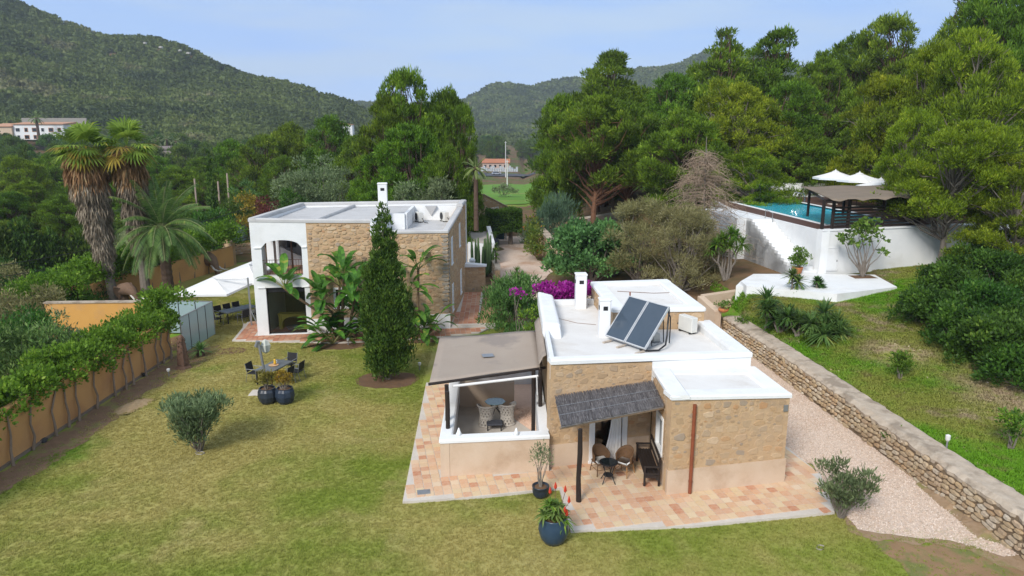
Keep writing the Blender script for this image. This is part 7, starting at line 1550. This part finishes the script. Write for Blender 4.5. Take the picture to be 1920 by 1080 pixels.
tf = W('raised_terrace', MB().prism([(-3.9, 60.85), (-1.75, 61.3), (-2.5, 69), (-6.5, 69), (-6.5, 60.85)], -.5, 1.9), M('pale_terrace_floor', (.50, .44, .38), None)); tf['kind'] = 'structure'
def lane2():
    pts = [(-2.3, 58.5), (-1.7, 56.5), (-1.3, 54), (-1.25, 52)]; mb = MB(); cp = MB(); ms = Masonry(); g = random.Random(4)
    for b, a in zip(pts, pts[1:]): poly_wall(mb, a, b, -.5, 1.3, -.35); coping(cp, a, b, 1.3, .45, .1, .4)
    for a, b in zip(pts, pts[1:]): ms.wall(a, b, .05, 1.25, .3, .18, .03, .1, rg=g)
    poly_wall(mb, (-1.25, 52.0), (-1.2, 46), -.5, .5, -.3)
    W('wall', mb, mortar, lw2); W('coping', cp, coping_m, lw2); ms.flush(lw2, drystone, 0)
lane2()
wb = thing('white_wall', 'low white rendered wall with stepped top beyond the side of the main house', 'wall', (-3, 62, 0))
W('wall', MB().prism([(-3.8, 60.5), (-1.5, 61), (-1.5, 61.3), (-3.8, 60.8)], -.5, [2.1, 1.75, 1.75, 2.1]), white, wb); W('wall', MB().prism([(-1.75, 61.3), (-1.45, 61.3), (-2.1, 69), (-2.5, 69)], -.5, [1.75, 1.75, 2.4, 2.4]), white, wb)
pp = thing('white_pillar', 'white post with a rounded white cap beside the cactus', 'pillar', (-3.05, 53.6, 0)); L('post', MB().cbox((0, 0, .8), (.22, .22, 1.6), 0, .03), white, pp); L('cap', MB().lathe([(.12, 1.6), (.24, 1.7), (.24, 1.85), (.1, 1.98)], (0, 0, 0), 12), white, pp, True)
gt = thing('gate_house', 'stone outbuilding with sloping parapet and white double shutters behind the clipped tree', 'building', (-2.5, 80, 0))
def gate():
    za = hz(-2, 80)-.3; z = lambda px, py, Y: D(px, py, Y)[2]; A = D(908, 400, 80); B_ = D(955, 400, 84)
    l, r_ = (A[0], 80), (B_[0]+.3, 85); q = [l, r_, (r_[0]-2, 92), (l[0]-2, 90)]; zl = z(908, 366, 80); zr = z(952, 393, 85)
    W('wall', MB().prism(q, za, [zl, zr, zr, zl]), mortar, gt); ms = Masonry(); ms.wall(l, r_, za+.3, (zl-.1, zr-.1), .45, .26, .05, .12, [(1.1, 3.0, .8, 3)], rg=random.Random(3)); ms.flush(gt, drystone, 0)
    c = MB(); coping(c, l, r_, (zl, zr), .6, .14, .08); W('coping', c, coping_m, gt)
    for u in (1.2, 2.15): window(gt, l, r_, (u, u+.75, 1.2, 2.9), .08, .04, shut=True, out=.06)
gate()
dg = thing('garden_gate', 'dark teal gate panel under the clipped tree', 'gate', P(938, 450, .1)); L('gate_panel', MB().cbox((0, 0, 1.0), (.9, .06, 1.9), 0, .02), M('teal_paint', (.04, .1, .12), None), dg); L('post', MB().cbox((.6, 0, 1.1), (.15, .15, 2.2), 0, .02), white, dg)
curb = W('path_edge', MB().prism([P(1080, 414, 2.0)[:2], P(1180, 398, 2.0)[:2], P(1182, 401, 2.0)[:2], P(1082, 418, 2.0)[:2]], -1, 2.3), kerbm); curb['kind'] = 'structure'
# ------------------------------------------------------------ road, car, roadside buildings
def roadz(x, y): return hz(x, y)+.05
rd = MB(); n = 30; V = []
for i in range(n+1):
    x = -60+120*i/n; y0 = 352+.25*x; 
    for k, dy in enumerate((-11, -4, 4, 11)): V.append((x, y0+dy*1.5, roadz(x, y0+dy*1.5)+.25))
rd.add(V, [(i*4+k, (i+1)*4+k, (i+1)*4+k+1, i*4+k+1) for i in range(n) for k in range(3)]); W('road', rd, M('asphalt', (.075, .075, .08), (.06, .06, .065), .5, .9), kind='structure')
ln = MB()
for i in range(12): x = -40+7*i; y = 352+.25*x; ln.add([(x, y-.15, roadz(x, y)+.30), (x+3, y+.6, roadz(x, y)+.30), (x+3, y+.9, roadz(x, y)+.30), (x, y+.15, roadz(x, y)+.30)], [(0, 1, 2, 3)])
W('lane_marking', ln, white, kind='structure')
cx = D(931, 330, 352)[0]; cy = 350; cz = roadz(cx, cy)+.25
car = thing('car', 'light silver car driving on the distant road between the trees', 'car', (cx, cy, cz), rad(14)); pnt = M('silver_car_paint', (.55, .58, .62), None, 3, .3, metal=.3)
L('body', MB().cbox((0, 0, .62), (4.6, 1.8, .62), 0, .12), pnt, car); L('cabin', MB().prism([(-1.7, -.8), (1.1, -.8), (1.1, .8), (-1.7, .8)], .93, .95).add([(-1.8, -.82, .93), (1.25, -.82, .93), (1.25, .82, .93), (-1.8, .82, .93), (-1.35, -.68, 1.5), (.5, -.68, 1.5), (.5, .68, 1.5), (-1.35, .68, 1.5)], [(0, 1, 5, 4), (1, 2, 6, 5), (2, 3, 7, 6), (3, 0, 4, 7), (4, 5, 6, 7)]), glassd, car); L('roof', MB().cbox((-.42, 0, 1.52), (1.75, 1.3, .05), 0, .02), pnt, car)
for sx in (-1.4, 1.4):
    for sy in (-.82, .82): o = L('wheel', MB().tube([(sx, sy-.1, .33), (sx, sy+.1, .33)], .33, 14), darkmetal, car)
for sy in (-.6, .6): L('headlight', MB().cbox((2.28, sy, .7), (.08, .35, .15), 0, .02), cush, car)
fb = thing('roadside_building', 'long low building with orange tiled roof and pale walls beyond the road', 'building', (D(940, 300, 410)[0], 410, hz(0, 410)))
zb = hz(0, 410); zt = D(940, 305, 410)[2]
L('wall', MB().cbox((-3, 0, (zt-zb)/2), (15, 10, zt-zb), 0, .1), M('pale_pink_wall', (.55, .42, .35), None), fb); L('roof', MB().prism([(-11, -5.5), (5, -5.5), (5, 5.5), (-11, 5.5)], zt-zb, [zt-zb+.3, zt-zb+.3, zt-zb+2, zt-zb+2]), M('orange_tiles', (.50, .20, .10), (.42, .16, .08), 2, .9), fb)
for k in range(5): L('window', MB().cbox((-9+k*2.8, -5.03, (zt-zb)*.5), (1.2, .1, 1.4), 0, .02), glassd, fb)
fc = thing('roadside_fence', 'pale cluttered fence and white awnings along the far side of the road', 'fence', (D(935, 312, 385)[0], 385, hz(0, 385)))
for k in range(16): L('fence_panel', MB().cbox((-9+k*1.25, .3*math.sin(k*2.3), 1.4+.4*math.sin(k*1.7)), (1.1, .12, 2.4+.8*math.sin(k*1.7)), 0, .02), M('fence_pale', (.6, .6, .6), (.3, .36, .4), 1.5, .8), fc)
for px, top, base, Y, lb in ((948, 265, 318, 330, 'tall pale utility pole beside the far road'), (951, 300, 345, 230, 'shorter pale post on the edge of the green field')):
    q = D(px, top, Y); zg = hz(q[0], Y); t = thing('utility_pole', lb, 'pole', (q[0], Y, zg)); L('pole', MB().tube([(0, 0, 0), (0, 0, q[2]-zg)], [.22, .15], 8), cush, t); L('crossarm', MB().cbox((0, 0, q[2]-zg-.5), (1.2, .1, .1), 0, .01), cush, t)
for k, (px, tp, Y) in enumerate(((363, 335, 90), (407, 340, 88), (424, 325, 90))):
    q = D(px, tp, Y); zg = hz(q[0], Y); t = thing('wooden_post', ['leftmost bare pole beyond the feathery palm', 'shorter bare pole right of the slim far cypress', 'tallest bare pole right of the slim far cypress'][k], 'pole', (q[0], Y, zg)); L('pole', MB().tube([(0, 0, 0), (.1, 0, q[2]-zg)], .10, 6), M('bleached_pole', (.42, .33, .26)), t)
q = D(945, 372, 165); bush('field_bush', 'grey bush alone on the bright green field', (q[0], 168, hz(q[0], 168)), dome(3, 2.5, 2.6, 24, .8, 3, .3), 60, .4, .2, oliveM, 0, .4, 130)
fl_ = [( -7+10*math.cos(a*PI/10)*1.0, 200+62*math.sin(a*PI/10)) for a in range(20)]
sheet('green_field', [(x*1.6+9, y) for x, y in fl_], M('bright_field_grass', (.09, .22, .014), (.14, .27, .03), .15, .95, c3=(.22, .24, .05), s3=.05, t3=(.55, .7)), .12, jag=.8)
# power lines at the left
pl_ = thing('power_lines', 'three dark overhead wires crossing the left edge in front of the cypress row', 'wires', (-30, 50, 6))
for a, b in (((-60, 508), (480, 385)), ((-60, 528), (480, 415)), ((-60, 550), (480, 440))):
    p, q = Vector(D(*a, 44)), Vector(D(*b, 62)); W('wire', MB().tube([p.lerp(q, i/14)-Vector((0, 0, .5*math.sin(PI*i/14))) for i in range(15)], .022, 4), darkmetal, pl_)
# ------------------------------------------------------------ far villa and terraces on the left slope
def villa():
    Y = 330; A = D(28, 262, Y); B_ = D(122, 262, Y); zg = A[2]; t = thing('hillside_villa', 'white two-storey villa with dark windows and orange trim at the foot of the wooded hill', 'house', (A[0], Y, zg)); wd = B_[0]-A[0]; sc = Y/1360
    H2 = 28*sc; ow_ = M('far_orange_trim', (.55, .30, .18)); cream = M('cream_wall', (.62, .48, .34))
    L('wall', MB().box(0, wd, 0, 9, 0, H2), white, t); L('roof', MB().prism([(-.5, -.6), (wd+.5, -.6), (wd+.5, 9.6), (-.5, 9.6)], H2, [H2+.3, H2+.3, H2+1.2, H2+1.2]), ow_, t)
    L('wing_wall', MB().box(-9, -.1, -1, 7, -.5, H2-1), cream, t); L('wing_roof', MB().prism([(-9.5, -1.6), (.2, -1.6), (.2, 7.6), (-9.5, 7.6)], H2-1, [H2-.8, H2-.8, H2+.6, H2+.6]), ow_, t)
    for fl2 in range(2):
        for k in range(6):
            x = 2+k*(wd-4)/5; w_ = 1.8 if (k+fl2) % 2 else 1.2; f = L('window', MB().cbox((x, -.04, 1.2+fl2*3.2), (w_+.5, .12, 1.9), 0, .03), ow_ if k % 3 else white, t); L('pane', MB().cbox((x, -.12, 1.2+fl2*3.2), (w_, .06, 1.5), 0, .02), glassd, f)
    for k in range(2): f = L('window', MB().cbox((-6.5+k*3.5, -1.05, 1.6), (1.8, .1, 1.8), 0, .03), white, t); L('pane', MB().cbox((-6.5+k*3.5, -1.12, 1.6), (1.3, .06, 1.4), 0, .02), glassd, f)
    L('chimney', MB().box(8, 9, 4, 5, H2, H2+2), white, t)
    w2 = thing('terrace_wall', 'long grey terrace retaining wall on the slope above the white villa', 'wall', (D(40, 222, 360)[0], 360, D(40, 222, 360)[2]-1)); L('wall', MB().box(0, 32, 0, .6, -3, 1.2), M('grey_terrace_wall', (.34, .31, .27)), w2)
    g = random.Random(8)
    for k in range(26):
        px = g.uniform(-40, 330); Y2 = g.uniform(318, 326) if k % 2 else g.uniform(340, 350)
        if 20 < px < 128 and Y2 < 330: continue
        put_tree(px, g.uniform(246, 256) if Y2 < 330 else g.uniform(232, 246), Y2, g.uniform(9, 15), 'far%d' % g.randrange(3), 'small far tree on the villa slope below the wooded hill', 'far trees round the villa')
    q = D(68, 222, 322); feather_palm('date_palm', 'far feathery palm in front of the left end of the hillside villa', (q[0], 322, D(68, 262, 322)[2]-1), q[2]-D(68, 262, 322)[2]+1, 16, 4.2, 9, palmM, .5, lw=.3, steps=10)
    for k, (px, py) in enumerate(((292, 265), (312, 262), (330, 266))): q = D(px, py, 260); feather_palm('date_palm', ['left one of three far palms at the foot of the hill', 'middle one of three far palms at the foot of the hill', 'right one of three far palms at the foot of the hill'][k], (q[0], 260, D(px, 290, 260)[2]), q[2]-D(px, 290, 260)[2], 14, 3, 20+k, greyp, .35, lw=.25, steps=9)
    q = D(300, 283, 255); r2 = thing('thatched_shelter', 'low grey-roofed shelter near the far palms below the hill', 'building', (q[0], 255, D(300, 291, 255)[2])); L('roof', MB().prism([(-6, -2), (6, -2), (6, 2), (-6, 2)], 2.0, [2.4, 2.4, 3.2, 3.2]), M('grey_thatch', (.22, .18, .16)), r2); L('wall', MB().box(-5, 5, -1.5, 1.5, -.5, 2), M('shed_wall', (.3, .26, .22)), r2)
    q = D(650, 236, 330); s = thing('far_house', 'small white house corner showing between pines left of the tall clump', 'house', (q[0], 330, q[2]-5)); L('wall', MB().box(-2.5, 2.5, 0, 4, 0, 5.5), white, s); L('roof', MB().prism([(-2.8, -.3), (2.8, -.3), (2.8, 4.3), (-2.8, 4.3)], 5.5, [6.3, 5.6, 5.6, 6.3]), M('terracotta_roof', (.5, .25, .15)), s); L('window', MB().cbox((0, -.02, 3.8), (1.1, .06, 1.3), 0, .02), glassd, s)
    g = random.Random(19)
    for k, (px, py) in enumerate(((270, 68), (300, 76), (336, 82), (352, 87))): q = D(px, py, 600); s = thing('limestone_outcrop', 'pale limestone outcrop on the hill skyline, one of four in a row', 'rock', (q[0], 600, q[2]-5.2), 0, 'pale outcrops on the hill skyline'); o = L('rock_face', rock_mesh('r', random.Random(k), 9), M('pale_limestone', (.55, .53, .48), (.4, .38, .34), .4, .95, 1, 3), s); o.scale = (2.6+k % 2, 2, 1.8)
villa()
# ------------------------------------------------------------ small garden things
def garden_light(label, loc, h_=.38):
    t = thing('garden_light', label, 'lamp', loc); L('post', MB().tube([(0, 0, 0), (0, 0, h_*.7)], .03, 8), alu, t); L('lamp_head', MB().lathe([(.05, h_*.65), (.075, h_*.75), (.08, h_), (.03, h_+.03)], (0, 0, 0), 12), cush, t)
q = P(317, 706, 0); garden_light('small white-topped garden light on the lawn beside the palm stump', (q[0], q[1], 0))
q = P(653, 647, 0); garden_light('small garden light in the soil bed under the large bird-of-paradise clump', (q[0], q[1], 0))
q = P(787, 694, 0); garden_light('small garden light on the lawn right of the tall cypress', (q[0], q[1], 0))
garden_light('pale garden light near the coping on the upper lawn', at(1774, 845), .55)
garden_light('small garden light among the spiky plants on the upper lawn', at(1440, 617), .3)
for k, (px, py, s, lb) in enumerate(((375, 851, .28, 'flat pale stone in the lawn beneath the olive bush'), (60, 832, .3, 'grey stone lying against the foot of the ochre wall'), (80, 828, .3, 'darker stone beside the grey one at the foot of the ochre wall'), (267, 705, .3, 'dark stone at the ochre wall near the glass screen'), (1538, 1028, .22, 'flat grey stone in the lawn in front of the terrace'))):
    q = P(px, py, 0); o = W('stone', MB(), None) if False else link('garden_stone', ROCK[k].mesh('garden_stone'), drystone if k in (1,) else M('grey_stone%d' % k, [(.42, .38, .33), (.3, .28, .26), (.05, .05, .05), (.05, .05, .05), (.36, .33, .30)][k]), None); o.location = (q[0], q[1], .05 if k not in (0, 4) else .01); o.scale = (s*1.4, s*(.3 if k in (0, 4) else 1), s*.8); o.rotation_euler = (PI/2 if k in (0, 4) else .3, 0, k*1.0); tag(o, lb, 'stone')
sm = M('sand_pile', (.42, .30, .17), (.36, .24, .13), 6, .95, .6, 25); q = P(248, 762, 0); V = []; n = 16
for i in range(n+1):
    for j in range(n+1): s, t = i/n*2-1, j/n*2-1; r_ = min(1, s*s+t*t); V.append((q[0]+s*.55+t*.2, q[1]+t*1.0, .10*(1-r_)**1.5*(1+.5*math.sin(s*9)*math.cos(t*7))))
o = W('sand_pile', MB().add(V, [(i*(n+1)+j, (i+1)*(n+1)+j, (i+1)*(n+1)+j+1, i*(n+1)+j+1) for i in range(n) for j in range(n)]), sm, None, True); tag(o, 'small heap of pale sand on the soil strip by the ochre wall', 'sand heap')
# ------------------------------------------------------------ grass
def grass():
    rg = np.random.default_rng(3); tp = []
    for k in range(5):
        V = []; F = []
        for i in range(9):
            a = rg.uniform(0, 6.28); l = rg.uniform(.55, 1); r_ = rg.uniform(0, .9); x, y = r_*math.cos(a*3), r_*math.sin(a*3); s = np.array([-math.sin(a), math.cos(a), 0])*.13; b = len(V)
            tip = np.array([x+math.cos(a)*l*.7, y+math.sin(a)*l*.7, l]); V += [tuple(np.array([x, y, 0])-s), tuple(np.array([x, y, 0])+s), tuple(tip)]; F.append((b, b+1, b+2))
        tp.append((V, F))
    soil = [(-5.9, 31.8, 1.35), (-9.6, 38, 1.7), (-5.3, 38.6, 1.1)]
    def sow(n, x0, x1, y0, y1, test, s0, s1):
        pts = []; sc = []
        while len(pts) < n:
            m = n; X = rg.uniform(x0, x1, m); u = rg.random(m); Y = y0+(y1-y0)*u**1.35
            for x, y in zip(X, Y):
                if test(x, y): pts.append((x, y)); sc.append(rg.uniform(s0, s1)*(1+max(0, y-20)*.012))
        pts = np.array(pts[:n]); sc = np.array(sc[:n]); z = h(pts[:, 0], pts[:, 1]); return np.column_stack([pts, z]), sc
    PTp = PT; PMp = PM
    def lawn(x, y):
        if abs(x) > y*.80+1.5: return False
        if x-float(wallx(y)) > -.6 or x > 10.2 and y > 18.9: return False
        if x > 10.2 and y > 18.4: return rg.random() < .25
        if x > -4.2 and y > 31: return False
        if x < -16.3+.35*math.sin(y*1.3)+.25*math.sin(y*3.1) and y < 39.4: return rg.random() < (.35 if x > -16.7+.3*math.sin(y*2.1) else .05)
        if y > 39.4 and x < -27.3+.2*(y-45): return False
        if y > 37 and x > -15.5 and (x > -2 or y > 38.2): return False
        if inpoly(x, y, PTp) or inpoly(x, y, CY) or inpoly(x, y, PMp): return False
        if any((x-a)**2+(y-b)**2 < r_*r_ for a, b, r_ in soil): return False
        if inpoly(x, y, SANDY): return rg.random() < .12
        return True
    p, s = sow(140000, -30, 13.5, 11, 50, lawn, .03, .06)
    n = len(p); rot = np.zeros((n, 3)); rot[:, 2] = rg.uniform(0, 6.28, n); s3 = np.column_stack([s*1.5, s*1.5, s]); scatter('lawn_grass', tp, p, rot, s3, rg.integers(0, 5, n), grassM)
    def upper(x, y):
        u = x-float(wallx(min(y, 39.4)))
        if u < .55 or abs(x) > y*.80+1.5: return False
        if any(math.hypot(x-a, y-b) < r_*rg.uniform(.4, 1) for a, b, r_ in ((20.8, 26.5, 4), (17.6, 31, 2), (23.5, 21.5, 2.4))) and rg.random() < .8: return False
        if y > 37 and x > 13.5 and inpoly(x, y, [P(1385, 527, 2.7)[:2], P(1570, 556, 2.6)[:2], P(1690, 538, 2.7)[:2], (24, 50), (13, 50)]): return False
        f = math.sin(x*.9+1.3*math.sin(y*.5))+math.cos(y*.7-x*.35)+.6*math.sin(y*1.9+x*1.1); return f > -.1 or rg.random() < .6
    p, s = sow(80000, 13, 40, 15, 46, upper, .05, .12)
    n = len(p); rot = np.zeros((n, 3)); rot[:, 2] = rg.uniform(0, 6.28, n); s3 = np.column_stack([s*1.5, s*1.5, s]); scatter('rough_grass', tp, p, rot, s3, rg.integers(0, 5, n), grassG)
    # loose stones on the upper lawn
    def st(x, y): return x-float(wallx(min(y, 39.4))) > .7 and abs(x) < y*.8+1 and not (y > 38 and x < 24)
    p, s = sow(1400, 14, 36, 16, 44, st, .02, .06); n = len(p); rot = rg.uniform(0, 6.28, (n, 3)); scatter('loose_stones', [(ROCK[i].v, ROCK[i].f) for i in range(3)], p, rot, s*1.3, rg.integers(0, 3, n), drystone)
    # fallen leaves and litter on the lawn
grass()
# ------------------------------------------------------------ air
def haze():
    o = W('haze', MB().box(-1500, 1500, -60, 2300, -60, 420), None); o['kind'] = 'stuff'; m = bpy.data.materials.new('hazy_air'); m.use_nodes = True; t = m.node_tree; t.nodes.clear()
    v = N(t, 'ShaderNodeVolumePrincipled'); v.inputs['Color'].default_value = (.80, .88, 1, 1); v.inputs['Density'].default_value = HAZE; v.inputs['Anisotropy'].default_value = .1
    out = N(t, 'ShaderNodeOutputMaterial'); lk(t, v.outputs[0], out.inputs['Volume']); o.data.materials.append(m)
HAZE = .00023
haze()
